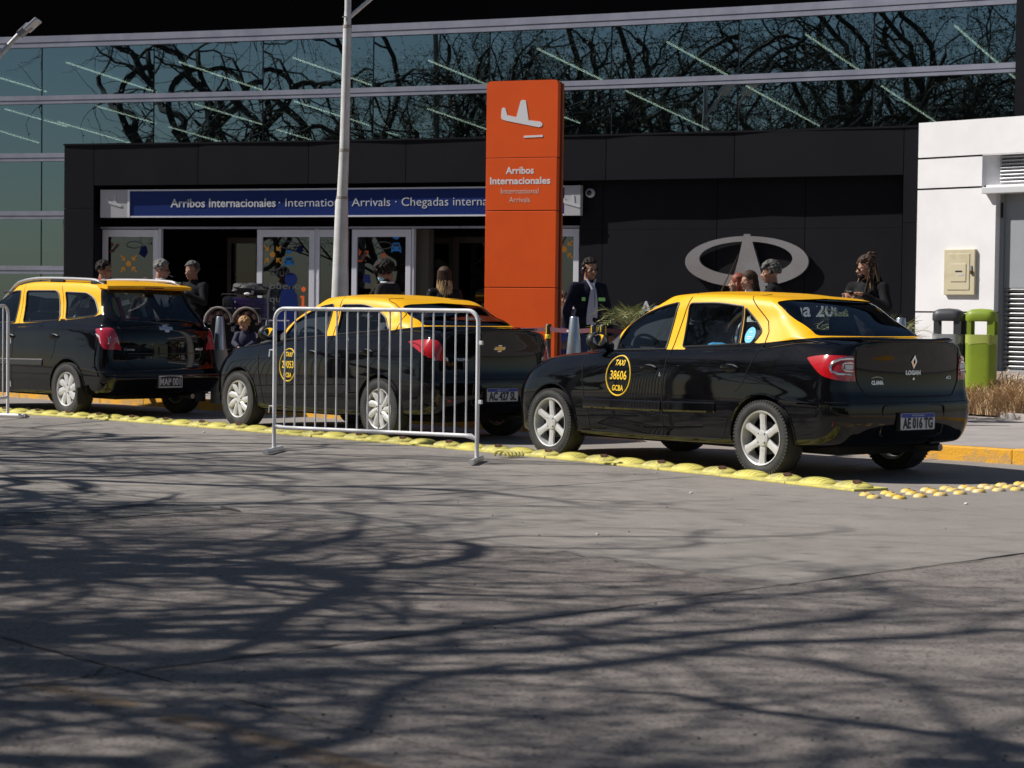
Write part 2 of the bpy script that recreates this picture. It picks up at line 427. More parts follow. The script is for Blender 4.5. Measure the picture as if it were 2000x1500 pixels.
order = ['first', 'second', 'third', 'fourth', 'fifth', 'sixth', 'seventh', 'eighth', 'ninth', 'tenth', 'eleventh', 'twelfth', 'thirteenth', 'fourteenth', 'fifteenth', 'sixteenth', 'seventeenth', 'eighteenth', 'nineteenth', 'twentieth']
hp = [ground(px, py+5) for px, py in holes]
for i in range(1, len(hp)):
    a, b = hp[i-1], hp[i]; L = (b-a).length
    m_ = mod0 and copy_tree(mod0) or lane_module(.9)
    if mod0 is None: mod0 = m_
    d = (b-a).normalized(); c = b-d*(L*.25)
    m_.location = (c.x, c.y, 0); m_.rotation_euler = (0, 0, math.atan2(d.y, d.x)); m_.scale = (L/.9, 1, 1)
    k = len(hp)-1-i
    where = 'at the end of the row beside the small studs' if k == 0 else order[k]+' block from the right end of the divider row'
    m_['label'] = 'yellow domed rubber divider block, '+where
# a lifted, torn piece by the barrier foot
g = G(); p = ground(997, 893); dd = (hp[16]-hp[15]).normalized(); rz = math.atan2(dd.y, dd.x)
for k in range(5):
    pts = []
    for j in range(9):
        a = PI*j/8; pts.append(Matrix.Rotation(rz, 3, 'Z')@Vector((.10*math.cos(a)*(1-.12*k), -.10+.05*k, .055*math.sin(a)*(1-.08*k)+.012))+Vector((p.x, p.y-.02, 0)))
    g.tube(pts, .013, 6)
prop(g.build('broken_divider', M_yrub, smooth=True), 'torn ribbed scrap of yellow rubber divider lying by the right barrier foot', 'lane divider')

# ------------------------------------------------------------------ small yellow studs
M_stud = mat('stud_paint', (.78, .50, .05), .5, col2=(.62, .52, .32), nscale=14, bump=.3, bscale=120)
def stud():
    root = empty('road_stud', (0, 0, 0), 0, 'x', 'road stud', 'small yellow road studs set in the road')
    g = G(); g.lathe([(.058, 0), (.056, .010), (.046, .022), (.028, .030), (.0, .032)], 16); g.build('stud_body', M_stud, root, True, 50)
    g = G(); g.lathe([(.011, .028), (.013, .0335), (.009, .0345), (.0, .0345)], 10, Matrix.Translation((-.012, -.012, 0))); g.build('stud_bolt', M_bolt, root, True)
    return root
st = [(1692, 968), (1707, 973), (1733, 965), (1743, 969), (1757, 974), (1772, 961.5), (1782, 966), (1797, 971), (1810, 959), (1822, 962.5), (1837, 968), (1848, 956), (1861, 959.5), (1875, 965), (1884, 954), (1898, 957.5), (1912, 961.5), (1922, 952), (1935, 955), (1951, 959), (1957, 949.5), (1970, 953), (1986, 957.5), (1992, 947), (2006, 951)]
s0_ = None
for i, p in enumerate(st):
    o = copy_tree(s0_) if s0_ else stud()
    s0_ = s0_ or o
    q = ground(*p); o.location = (q.x, q.y, 0); o.rotation_euler = (0, 0, .3*i); o.scale = (.88, .88, .85)
    col_i = (i+1)//3; row = ('far', 'middle', 'near')[(i+1) % 3]
    o['label'] = 'small yellow domed road stud, %s one in the %s group from the divider end' % (row, (['first']+order[1:])[col_i])
# litter and pebbles
M_peb = mat('pebble', (.09, .085, .08), .9); M_pap = mat('paper_scrap', (.75, .73, .70), .8)
g = G(); rr = random.Random(11)
for k in range(110):
    p = ground(rr.uniform(0, 2000), rr.uniform(860, 1500)**1.0); s = rr.uniform(.0025, .006)
    if p.y > 17.6: continue
    g.ball((p.x, p.y, s*.5), (s*rr.uniform(.8, 1.6), s, s*.6), 6, 4)
prop(g.build('pebbles', M_peb), 'loose pebbles scattered over the concrete road', kind='stuff')
for (px, py, lab, s) in ((55, 800, 'crumpled white paper scrap lying behind the lane divider at far left', .035), (1350, 964, 'small white paper scrap on the concrete before the silver wheel', .014), (1887, 985, 'tiny white scrap on the road below the small studs', .014), (1167, 1045, 'bent white cigarette end on the concrete in mid road', .012), (398, 845, 'small white scrap right in front of the lane divider at left', .015)):
    p = ground(px, py); g = G(); g.ball((0, 0, s*.4), (s, s*.7, s*.5), 8, 6, amp=.5, fr=3, seed=px); o = g.build('paper_scrap', M_pap); o.location = (p.x, p.y, 0); prop(o, lab, 'litter')
# ------------------------------------------------------------------ terminal building
M_clad = mat('dark_cladding', (.0095, .0092, .0125), .55, col2=(.0075, .0073, .0100), nscale=1.2, spec=.12)
M_clad2 = mat('joint_dark', (.01, .01, .012), .8)  # near-black of the annex joints, recess and louvre backs, hinge and marking
M_black = mat('black_soffit', (.0022, .0022, .0028), .8, spec=.0)
M_alu = mat('silver_aluminium', (.33, .335, .40), .42, .25, col2=(.27, .275, .34), nscale=3)
M_frame = mat('door_frame_white', (.66, .66, .72), .45, .1)
M_fglass = glassmat('facade_glass', (.13, .17, .19), .30, (.62, .84, .92), fres=False)
M_dglass = glassmat('door_glass', (.34, .36, .38), .12, (.8, .9, 1), fres=False)
M_mull = mat('glass_joint', (.012, .014, .016), .5)
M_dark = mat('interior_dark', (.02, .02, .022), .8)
M_lamp = mat('tube_lamp', (1, .80, .50), emis=15)
def curve_pt(tab, px):
    xs = [a for a, b in tab]; s = float(np.interp(px, xs, [b for a, b in tab])); Y = F/s
    d = ray(px, 600); X = d.x/d.y*Y; return Vector((X, Y))
def quad(tab):
    c = np.polyfit([a for a, b in tab], [b for a, b in tab], 2); return c
FC = quad([(0, 119.5), (300, 124), (660, 127.3), (950, 130), (1435, 137.6), (2000, 147.2)])
PC = quad([(124, 127.5), (949, 136.9), (1790, 150)])
def onc(c, px):
    s = float(np.polyval(c, px)); Y = F/s; d = ray(px, 600); return Vector((d.x/d.y*Y, Y))
fac = lambda px: onc(FC, px)
por = lambda px: onc(PC, px)
def pcol(P, z=1.6):
    d = Vector((P.x, P.y, z-HC)); return 1000+F*d.dot(RT)/d.dot(FWD)
def poff(px, off, c=None):
    """point on the portal line shifted out by off, whose image still falls on column px"""
    q = px
    for _ in range(3):
        P = por(q); P2 = por(q+2); d = (P2-P).normalized(); R_ = P+Vector((d.y, -d.x))*off; q += px-pcol(R_)
    return por(q)
def zat(px, py, P2):
    """height of photo pixel on the vertical line through plan point P2"""
    d = ray(px, py); return HC+d.z/d.y*P2.y
def panel(g, a, b, z0, z1, thick=.05, off=0.0, bev=0):
    """upright slab between plan points a,b; front face shifted towards the viewer by off"""
    d = (b-a); L = d.length; d.normalize(); n = Vector((d.y, -d.x))
    c = (a+b)/2+n*(off-thick/2)
    g.box((c.x, c.y, (z0+z1)/2), (L, thick, z1-z0), math.atan2(d.y, d.x), bev=bev)
glassb = empty('glass_facade', (fac(1000).x, fac(1000).y, 0), 0, 'curved teal glass upper facade of the terminal with silver bands above the dark portal', 'building')
glassb.location = (0, 0, 0)
ZB = [-.1, .96, 1.89, 2.77, 3.70, 4.62, 5.55]
mull = [-160, 80, 298, 510, 725, 951, 1188, 1435, 1698, 1975, 2280]
panes = 0
for i in range(len(mull)-1):
    a, b = fac(mull[i]), fac(mull[i+1])
    for k in range(6):
        if k < 3 and mull[i] > 200: continue
        dd = (b-a).normalized()*.012
        g = G(); panel(g, a+dd, b-dd, ZB[k]+.03, ZB[k+1]-.03, .012, 0)
        g.build('pane', M_fglass, glassb)
    g = G(); panel(g, a-(b-a).normalized()*.012, a+(b-a).normalized()*.012, ZB[0], ZB[-1], .03, -.006); g.build('glass_joint', M_mull, glassb)
xs = [-160]+[80+ (298-80)*k/2 for k in range(0, 20) if 80+109*k < 2300]
for k, z in enumerate(ZB[1:]):
    h = .065 if k < 5 else .09
    for i in range(len(mull)-1):
        if k < 2 and mull[i] > 200: continue
        a, b = fac(mull[i]), fac(mull[i+1])
        if i == 8 and k == 4: pass
        g = G(); panel(g, a, b, z-h*1.0, z+h, .09, .055)
        band = g.build('band', M_alu, glassb)
        g = G(); panel(g, a, b, z-h*.25, z-h*.12, .004, .0585); g.build('groove', M_mull, band)
# roof edge / soffit above the glass
for i in range(len(mull)-1):
    a, b = fac(mull[i]), fac(mull[i+1])
    n = Vector(((b-a).y, -(b-a).x)).normalized()
    g = G(); panel(g, a, b, 5.64, 8.4, .3, .03); g.build('fascia', M_black, glassb)
# concrete return column at the far right edge
a = fac(1978); b_ = fac(2280)
g = G(); panel(g, a, b_, 0, 8, .12, .10); g.build('side_column', M_clad, glassb)
# interior: floor slab, ceiling, back wall, side walls
g = G(); pts = [fac(x) for x in mull]
top = [(p.x-.2*0, p.y+.15) for p in pts]
far = [(28, 75), (-34, 90)]
poly = top+far
g.add([(x, y, 6.25) for x, y in poly], [tuple(range(len(poly)))])
g.build('ceiling', mat('ceiling_dark', (.10, .105, .11), .9), glassb)
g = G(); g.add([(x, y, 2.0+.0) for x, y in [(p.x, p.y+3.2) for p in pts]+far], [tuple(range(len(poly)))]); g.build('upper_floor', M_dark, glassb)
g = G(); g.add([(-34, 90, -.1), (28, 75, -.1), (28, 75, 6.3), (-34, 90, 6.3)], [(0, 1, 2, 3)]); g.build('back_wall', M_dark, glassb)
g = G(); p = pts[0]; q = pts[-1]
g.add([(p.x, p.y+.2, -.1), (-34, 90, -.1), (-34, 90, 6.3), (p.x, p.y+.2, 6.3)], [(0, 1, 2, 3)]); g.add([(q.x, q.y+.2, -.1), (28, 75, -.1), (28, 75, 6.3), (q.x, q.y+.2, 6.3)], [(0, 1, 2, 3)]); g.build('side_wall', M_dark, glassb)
lamps = [((130, 122), (305, 180)), ((350, 121), (515, 177)), ((573, 113), (725, 166)), ((837, 118), (955, 167)), ((1050, 95), (1186, 161)), ((1303, 82), (1430, 152)), ((1575, 68), (1684, 141)), ((1865, 50), (1992, 161)),
 ((0, 152), (90, 179)), ((188, 207), (305, 241)), ((380, 203), (515, 244)), ((575, 198), (722, 245)), ((835, 212), (955, 254)), ((1100, 228), (1132, 240)), ((1222, 177), (1384, 253)), ((1458, 168), (1600, 246)), ((1722, 168), (1826, 237)),
 ((330, 248), (432, 277)), ((540, 253), (608, 273)), ((10, 213), (130, 247)), ((113, 238), (256, 280)), ((0, 256), (76, 279)), ((755, 258), (776, 264))]
for a, b in lamps:
    def cl(px, py):
        d = ray(px, py); t = (6.2-HC)/d.z; return Vector((0, 0, HC))+d*t
    A_, B_ = cl(*a), cl(*b); L = (B_-A_).length; d = (B_-A_).normalized()
    if L > 14: B_ = A_+d*14
    g = G(); g.tube([A_, B_], .020, 6); g.build('ceiling_tube', M_lamp, glassb)

# ---- dark entrance portal
portal = empty('entrance_portal', (0, 0, 0), 0, 'dark grey panelled entrance portal with blue sign and glass doors', 'building')
ZT = 3.76; ZL = 3.15
def strip(name, px0, px1, z0, z1, thick, off, m, par, n=1, gap=.004, bev=0):
    out = []
    for i in range(n):
        x0 = px0+(px1-px0)*i/n; x1 = px0+(px1-px0)*(i+1)/n
        a, b = poff(x0, off), poff(x1, off); dd = (b-a).normalized()*gap
        g = G(); panel(g, a+dd, b-dd, z0, z1, thick, off, bev); out.append(g.build(name, m, par))
    return out
jx = [182, 385, 600, 790, 950, 1180, 1430, 1760]
for x0, x1 in zip(jx[:-1], jx[1:]): strip('cladding_panel', x0, x1, ZL, ZT, .9, 0, M_clad, portal, 1, .005)
for z0, z1 in ((-.1, 1.26), (1.265, 2.80), (2.805, ZT)): strip('cladding_panel', 124, 182, z0, z1, .9, 0, M_clad, portal)
for z0, z1 in ((-.1, 1.2), (1.205, 2.52), (2.525, ZT)): strip('cladding_panel', 1760, 1790, z0, z1, .9, 0, M_clad, portal)
# coping
strip('coping', 122, 1792, ZT, ZT+.025, .95, .01, M_clad, portal, 6, 0)
# recessed wall right of the doors
zj = [-.1, .62, 1.30, 2.47, ZL]
for x0, x1 in ((1131, 1175), (1175, 1398), (1398, 1570), (1570, 1760)):
    for z0, z1 in zip(zj[:-1], zj[1:]): strip('cladding_panel', x0, x1, z0+.0015, z1-.0015, .10, -.2, M_clad, portal, 1, .002)
# above door header (dark)
strip('door_header', 195, 1131, 2.52, 2.66, .25, -.26, M_black, portal, 4, 0)
strip('head_recess', 182, 1131, 2.64, ZL, .05, -.24, M_black, portal, 4, 0)
strip('door_track', 195, 1131, 2.50, 2.53, .06, -.24, M_alu, portal, 4, 0)
for z0, z1 in ((-.1, ZL),): strip('reveal_panel', 182, 196, z0, z1, .1, -.3, M_black, portal)
# ---- blue arrivals sign
M_blue = mat('sign_blue', (.009, .026, .14), .4, spec=.2); M_wht = mat('sign_white', (.50, .51, .55), .5); M_signgrey = mat('sign_grey', (.40, .40, .42), .5)
sign = empty('overhead_sign', (0, 0, 0), 0, 'long blue sign reading Arribos Internacionales above the entrance doors', 'sign')
SO = -.07
def sstrip(name, x0, x1, z0, z1, off, m, n, th=.1):
    return strip(name, x0, x1, z0, z1, th, SO+off, m, sign, n, 0)
ZS0, ZS1 = 2.665, 3.085
sstrip('sign_back', 252, 1100, ZS0+.02, ZS1-.02, 0, M_blue, 6)
sstrip('sign_frame', 252, 1100, ZS0, ZS0+.022, .012, M_frame, 6); sstrip('sign_frame', 252, 1100, ZS1-.022, ZS1, .012, M_frame, 6)
for x0, x1 in ((195, 252), (1100, 1131)):
    sstrip('end_panel', x0, x1, ZS0, ZS1, .008, M_signgrey, 1)
strip('sign_frame', 248, 252, ZS0, ZS1, .1, SO+.016, M_frame, sign, 1, 0)
def alongtext(s, px0, px1, z, hgt, m, parent, bold, off, name='lettering', ext=.003, cur=por):
    """text warped along the portal curve; its ends stand on pixel columns px0..px1"""
    me = textmesh(s, hgt/.70, bold=bold, ext=ext, align='LEFT'); x0 = min(v.co.x for v in me.vertices); x1 = max(v.co.x for v in me.vertices)
    tot = px1-px0
    for v in me.vertices:
        t = (v.co.x-x0)/(x1-x0); P = poff(px0+tot*t, off); P2 = poff(px0+tot*t+2, off); d = (P2-P).normalized(); n = Vector((d.y, -d.x))
        q = P+n*(off+v.co.z); v.co = Vector((q.x, q.y, z+v.co.y))
    me.materials.clear(); me.materials.append(m); return link(name, me, parent)
alongtext('Arribos Internacionales', 332, 537, 2.872, .125, M_wht, sign, .003, SO+.004)
alongtext('· International Arrivals · Chegadas internacionais', 543, 1016, 2.872, .125, M_wht, sign, -.001, SO+.004)
# plane pictograms on the grey end panels
PLANE = [(.0, .52), (.035, .66), (.085, .66), (.13, .52), (.42, .44), (.50, .80), (.56, .83), (.62, .80), (.66, .38), (.92, .30), (.99, .24), (.98, .16), (.90, .13), (.05, .36), (.0, .42)]
def decal(poly, px, py, size, m, parent, off, name, curve=por, aspect=1, ext=.004, rot=0):
    P = poff(px, off); P2 = poff(px+2, off); d = (P2-P).normalized(); n = Vector((d.y, -d.x)); z = zat(px, py, P+n*off)
    o = Vector((P.x+n.x*off, P.y+n.y*off, z)); R = Matrix.Rotation(rot, 3, 'Z')
    M4 = frame(o, (d.x, d.y, 0), (0, 0, 1))
    pl = [(R@Vector(((p[0]-.5)*size*aspect, (p[1]-.5)*size, 0))) for p in poly]
    g = G(); g.ext(pl, M4, ext); return g.build(name, m, parent)
for px in (222, 1115): decal(PLANE, px, 392, .26, mat('sign_pale', (.48, .48, .50), .5), sign, SO+.012, 'plane_symbol')

# ---- doors
M_oran = mat('decal_orange', (.85, .36, .03), .5); M_cyan = mat('decal_cyan', (.015, .24, .62), .5, spec=.2); M_navy = mat('decal_blue', (.006, .018, .11), .6, spec=.1); M_redd = mat('decal_red', (.75, .12, .02), .5); M_grt = mat('decal_grey', (.075, .078, .082), .6); M_dimred = mat('decal_dim_red', (.25, .03, .015), .6)
M_dimblue = mat('decal_dim_blue', (.006, .012, .07), .6, spec=.1)
DO = -.27
def door(px0, px1, label, fw=.09, group='sliding glass doors of the entrance', glass=M_dglass, z1=2.49, fr=M_frame):
    root = empty('glass_door', (0, 0, 0), 0, label, 'door', group)
    a, b = poff(px0, DO), poff(px1, DO); d = (b-a).normalized(); L = (b-a).length
    for nm, p, q, z0, zz in (('stile', a, a+d*fw, 0, z1), ('stile', b-d*fw, b, 0, z1), ('rail', a+d*fw, b-d*fw, z1-.11, z1), ('rail', a+d*fw, b-d*fw, .13, .25)):
        g = G(); panel(g, p, q, z0, zz, .05, DO, bev=.006); g.build(nm, fr, root)
    g = G(); panel(g, a+d*fw, b-d*fw, .25, z1-.11, .01, DO-.02); g.build('glass', glass, root)
    return root
d1 = door(199, 309, 'leftmost glass door with orange arrows, left of the dark open doorway')
d2 = door(501, 614, 'glass door with cyan car and Qué bueno decals, right of the dark open doorway')
d2b = door(619, 672, 'narrow fixed glass pane beside the white lamp post', .035)
d3 = door(686, 802, 'glass door with orange escalator decal behind the curly haired woman', .085)
d4 = door(1060, 1130, 'glass door partly hidden behind the orange totem sign', .085)
for x in (309, 614.5, 672, 803): strip('door_post', x, x+4.5, 0, 2.5, .08, DO-.01, M_frame, portal, 1, 0)
GO = DO-.018
def arrows(px, py, r, parent, m=M_oran, half=False):
    P = por(px); z = zat(px, py, P)
    circ = [(.5+.5*math.cos(2*PI*k/20), .5+.5*math.sin(2*PI*k/20)) for k in range(20)]
    decal(circ, px, py, .085, m, parent, GO, 'arrow_symbol')
    AR = [(.0, .08), (.08, 0), (.62, .52), (.62, .22), (.78, .22), (.78, .80), (.20, .80), (.20, .64), (.50, .64)]
    AR = [(.10, .0), (.0, .10), (.44, .54), (.18, .54), (.18, .72), (.74, .72), (.74, .16), (.56, .16), (.56, .44)]
    k = r*np.polyval(PC, px)
    for sx in (-1, 1):
        for sy in (-1, 1):
            if half and sx < 0: continue
            pl = [(p[0] if sx < 0 else 1-p[0], p[1] if sy > 0 else 1-p[1]) for p in AR]
            pl = [(p[0], 1-p[1]) for p in pl]
            decal(pl, px+sx*k, py-sy*k, .115, m, parent, GO, 'arrow_symbol')
CAR = [(.0, .05), (.12, .05), (.12, .18), (.88, .18), (.88, .05), (1, .05), (1, .55), (.93, .64), (.82, .98), (.18, .98), (.07, .64), (0, .55)]
CARW = [(.15, .62), (.85, .62), (.76, .88), (.24, .88)]
ESC = [(0, .05), (.0, .22), (.10, .28), (.30, .28), (.72, .90), (.98, .90), (.98, .72), (.86, .68), (.42, .05)]
def escal(px, py, size, m, parent):
    o = decal(ESC, px, py, size, m, parent, GO, 'escalator_symbol'); inn = [(.5+(p[0]-.5)*.74, .48+(p[1]-.48)*.74) for p in ESC]
    decal(inn, px, py, size, mat('decal_gap', (.03, .032, .035), .4), parent, GO+.0045, 'symbol_gap', ext=.001)
    decal([(.2, .5), (.27, .5), (.32, .62), (.46, .85), (.38, .9), (.27, .72), (.27, 1), (.2, 1)], px-1, py-1, size, m, parent, GO+.006, 'escalator_symbol', ext=.001)
def carsym(px, py, parent, m=M_cyan):
    decal(CAR, px, py, .155, m, parent, GO, 'car_symbol'); decal(CARW, px, py, .15, mat('decal_gap', (.03, .032, .035), .4), parent, GO+.0045, 'symbol_gap', ext=.001)
    for dx in (-6.5, 6.5): decal([(.5+.5*math.cos(2*PI*k/10), .5+.5*math.sin(2*PI*k/10)) for k in range(10)], px+dx, py+1, .03, mat('decal_gap', (.03, .032, .035), .4), parent, GO+.0045, 'symbol_gap', ext=.001)
    decal([(0, .3), (.3, .3), (.4, 0), (.55, .3), (.7, .0), (.8, .35), (1, .5), (.8, .7), (.1, .7)], px, py-20, .07, m, parent, GO, 'key_symbol', aspect=1.6)
arrows(251, 515, .075, d1); escal(223, 484, .16, M_dimred, d1); decal([(.1, .3), (.6, 0), (.85, .45), (.7, .95), (.3, .85)], 280, 491, .20, M_dimblue, d1, GO, 'arrow_symbol')
arrows(532, 497, .08, d2); carsym(564, 511, d2); decal([(.0, .3), (.6, 0), (.9, .5), (.7, .95), (.3, .8)], 585, 487, .14, M_dimblue, d2, GO, 'arrow_symbol')
escal(708, 500, .19, M_redd, d3); carsym(773, 484, d3, mat('decal_cyan2', (.02, .22, .62), .5)); decal([(.5+.5*math.cos(2*PI*k/14), .5+.5*math.sin(2*PI*k/14)) for k in range(14)], 749, 499, .07, M_redd, d3, GO, 'dot_symbol')
decal([(.1, .2), (.9, .1), (.8, .9), (.2, .95)], 716, 545, .16, M_dimblue, d3, GO, 'figure_symbol')
arrows(1101, 487, .075, d4, half=True)
circ24 = [(.5+.5*math.cos(2*PI*k/24), .5+.5*math.sin(2*PI*k/24)) for k in range(24)]
decal(circ24, 568, 546, .20, M_navy, d2, GO, 'figure_symbol')
decal([(.28, 1.0), (.72, 1.0), (.90, .85), (.98, .3), (.98, 0), (.0, 0), (.1, .4), (.2, .88)], 562, 605, .62, M_navy, d2, GO, 'figure_symbol', aspect=.62)
decal([(.0, 0), (1, 0), (1, .12), (.72, .12), (.72, .72), (.1, .72), (.1, .6), (.3, .6), (.3, .12), (.0, .12)], 592, 585, .25, M_redd, d2, GO, 'information_symbol', aspect=.42); decal(circ24, 593, 565, .075, M_redd, d2, GO, 'information_symbol')
for s, x0, x1, py, h in (('Qué', 527, 566, 532, .12), ('bueno', 527, 588, 558, .10), ('que', 527, 560, 584, .10)):
    P = por(x0); alongtext(s, x0, x1, zat(x0, py, P), h, M_grt, d2, .001, GO, ext=.001)
# faint ring mark of the operator on three doors
for px, py, dd in ((262, 477, d1), (562, 477, d2), (748, 478, d3)):
    g = G(); P = poff(px, GO); P2 = poff(px+2, GO); dr = (P2-P).normalized(); n = Vector((dr.y, -dr.x)); z = zat(px, py, P)
    g.tube([Vector((P.x+n.x*GO+dr.x*.13*math.cos(a), P.y+n.y*GO+dr.y*.13*math.cos(a), z+.05*math.sin(a))) for a in [2*PI*k/24 for k in range(24)]], .009, 4, closed=True)
    g.build('ring_symbol', M_grt, dd)
# ---- vestibule behind the doors
vest = empty('entrance_hall', (0, 0, 0), 0, 'dark vestibule with bronze framed inner doors seen through the open entrance', 'interior')
def off_pt(px, o): P = poff(px, o); P2 = poff(px+2, o); d = (P2-P).normalized(); n = Vector((d.y, -d.x)); return P+n*o
g = G(); A = [off_pt(x, -.35) for x in (150, 500, 900, 1200)]; B = [off_pt(x, -5) for x in (1300, 900, 500, 50)]
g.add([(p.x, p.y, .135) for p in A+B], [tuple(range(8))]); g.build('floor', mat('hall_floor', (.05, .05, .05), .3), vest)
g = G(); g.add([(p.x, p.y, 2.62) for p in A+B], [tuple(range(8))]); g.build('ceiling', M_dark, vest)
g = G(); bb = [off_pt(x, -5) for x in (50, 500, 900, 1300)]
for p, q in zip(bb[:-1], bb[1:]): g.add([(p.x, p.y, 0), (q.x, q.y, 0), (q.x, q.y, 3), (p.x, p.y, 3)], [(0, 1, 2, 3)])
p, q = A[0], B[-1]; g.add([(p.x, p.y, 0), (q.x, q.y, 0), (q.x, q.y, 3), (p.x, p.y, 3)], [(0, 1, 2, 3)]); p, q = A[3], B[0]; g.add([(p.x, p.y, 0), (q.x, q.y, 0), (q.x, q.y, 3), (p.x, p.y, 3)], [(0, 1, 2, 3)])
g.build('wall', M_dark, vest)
M_brz = mat('bronze_frame', (.055, .047, .042), .45, .3)
def iframe(px0, px1, o, w=.07, z1=2.42):
    a, b = off_pt(px0, o), off_pt(px1, o); d = (b-a).normalized()
    g = G(); panel(g, a, a+d*w, .1, z1, .05, 0); panel(g, b-d*w, b, .1, z1, .05, 0); panel(g, a+d*w, b-d*w, z1-.09, z1, .05, 0); g.build('inner_frame', M_brz, vest)
    g = G(); panel(g, a+d*w, b-d*w, .1, z1-.09, .01, -.02); g.build('inner_glass', glassmat('inner_glass', (.2, .2, .2), .10, (.6, .6, .6), fres=False), vest)
iframe(443, 507, -1.6); iframe(838, 884, -1.6); iframe(884, 990, -1.4, .09)
g = G(); a, b = off_pt(812, -.5), off_pt(836, -.5); panel(g, a, b, .1, 2.5, .2, 0); g.build('pillar', mat('pillar_brown', (.10, .088, .075), .6), vest)

# ---- big ring emblem on the dark wall + company lettering
M_steel = mat('brushed_steel', (.56, .54, .55), .32, .8, col2=(.36, .35, .36), nscale=1.6, rough2=.5)
emb = empty('wall_emblem', (0, 0, 0), 0, 'large brushed metal ellipse emblem with a pointed A shape on the dark wall', 'emblem')
EO = -.2+.09
def emb_pts(pts2):
    out = []
    for px, py in pts2:
        P = off_pt(px, EO); d = ray(px, py); z = HC+d.z/d.y*P.y; out.append(Vector((P.x, P.y, z)))
    return out
def solid_from(outer, inner, name, th=.05):
    o = emb_pts(outer); i = emb_pts(inner) if inner else None; N = len(o)
    P = off_pt(1450, 0); P2 = off_pt(1452, 0); d = (P2-P).normalized(); nb = Vector((-d.y, d.x, 0))*th
    g = G()
    if i:
        g.v = [*o, *i, *[p+nb for p in o], *[p+nb for p in i]]
        for k in range(N):
            l = (k+1) % N
            g.f += [(k, l, N+l, N+k), (2*N+k, 2*N+l, l, k), (N+k, N+l, 3*N+l, 3*N+k), (2*N+k, 3*N+k, 3*N+l, 2*N+l)]
    else:
        g.v = [*o, *[p+nb for p in o]]; g.f = [tuple(range(N)), tuple(range(N, 2*N))]+[(k, (k+1) % N, N+(k+1) % N, N+k) for k in range(N)]
    return g.build(name, M_steel, emb)
ex, ey, ea, eb = 1457.5, 511, 120.5, 50
ih, iw = 33.5, 91
solid_from([(ex+ea*math.cos(a), ey+eb*math.sin(a)+.0*math.cos(a)) for a in [2*PI*k/64 for k in range(64)]], [(ex-2+iw*math.cos(a), 505+ih*math.sin(a)) for a in [2*PI*k/64 for k in range(64)]], 'ellipse_ring')
solid_from([(1451, 457), (1463, 457), (1494, 560), (1512, 612), (1490, 612), (1458, 575), (1440, 600), (1424, 612), (1424, 575), (1441, 506)], None, 'pointed_mark', .07)
lt = alongtext('Aeropuertos Argentina 2000', 1250, 1664, zat(1260, 603, off_pt(1260, -.2)), .185, M_wht, emb, .004, -.195, ext=.006)

# ---- white annex at the right
M_white = mat('white_render', (.80, .79, .80), .75, col2=(.74, .73, .74), nscale=1.5, bump=.15, bscale=60)
annex = empty('white_annex', (0, 0, 0), 0, 'white rendered annex wall with grey louvred door at the right', 'building')
wa = Vector((at(1788, 600, 26.9).x, 26.9)); we = Vector((wa.x+.69*6, wa.y-.72*6)); wd = (we-wa).normalized(); wn = Vector((wd.y, -wd.x))
def wall_u(px):
    """distance along the annex wall for a pixel column"""
    d = ray(px, 600); k = d.x/d.y
    # X = k*Y ; P = wa+wd*u
    return (k*wa.y-wa.x)/(wd.x-k*wd.y)
def wz(px, py):
    u = wall_u(px); P = wa+wd*u; return zat(px, py, P)
def wbox(u0, u1, z0, z1, th, off, name, m, par=None, bev=0):
    g = G(); panel(g, wa+wd*u0, wa+wd*u1, z0, z1, th, off, bev); return g.build(name, m, par or annex)
ZA = wz(1792, 240)
uD = wall_u(1941); uV = wall_u(1913)
z1_, z2_, z3_ = wz(1790, 310), wz(1790, 370), wz(1785, 609)
UE = 6.0
wbox(0, UE, z1_+.012, ZA, .6, 0, 'wall', M_white)
wbox(0, uV, z2_+.012, z1_-.012, .6, 0, 'wall', M_white)
wbox(0, uD, z3_+.01, z2_-.012, .6, 0, 'wall', M_white); wbox(0, uD, -.1, z3_-.01, .6, 0, 'wall', M_white)
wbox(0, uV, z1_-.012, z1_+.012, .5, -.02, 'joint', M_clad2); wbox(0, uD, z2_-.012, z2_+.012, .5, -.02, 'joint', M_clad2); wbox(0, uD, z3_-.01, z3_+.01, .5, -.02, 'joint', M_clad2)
zc0, zc1 = wz(1913, 362), wz(1913, 303)
# recessed louvre above the ledge
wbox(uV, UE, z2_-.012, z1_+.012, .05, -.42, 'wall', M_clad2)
uL = wall_u(1937)
fp = wa+wd*uV; bp_ = wa+wd*(uL)-wn*.16; g = G()
g.add([(fp.x-wn.x*.003, fp.y-wn.y*.003, z2_-.012), (bp_.x, bp_.y, z2_-.012), (bp_.x, bp_.y, z1_+.012), (fp.x-wn.x*.003, fp.y-wn.y*.003, z1_+.012), (fp.x-wn.x*.4, fp.y-wn.y*.4, z2_-.012), (fp.x-wn.x*.4, fp.y-wn.y*.4, z1_+.012)], [(0, 1, 2, 3), (1, 4, 5, 2)]); g.build('splayed_reveal', M_white, annex)
wbox(uV, UE, z1_+.0, z1_+.012, .5, -.003, 'wall', M_white); wbox(uV+.06, UE, z2_-.012, z2_+.02, .5, -.003, 'wall', M_white)
g = G(); 
M_louv = mat('louvre_metal', (.42, .43, .45), .45, .2)
ang = math.atan2(wd.y, wd.x)
k = 0
lo0, hi0 = z2_+.03, z1_-.01
nl = 10
sl_me = None
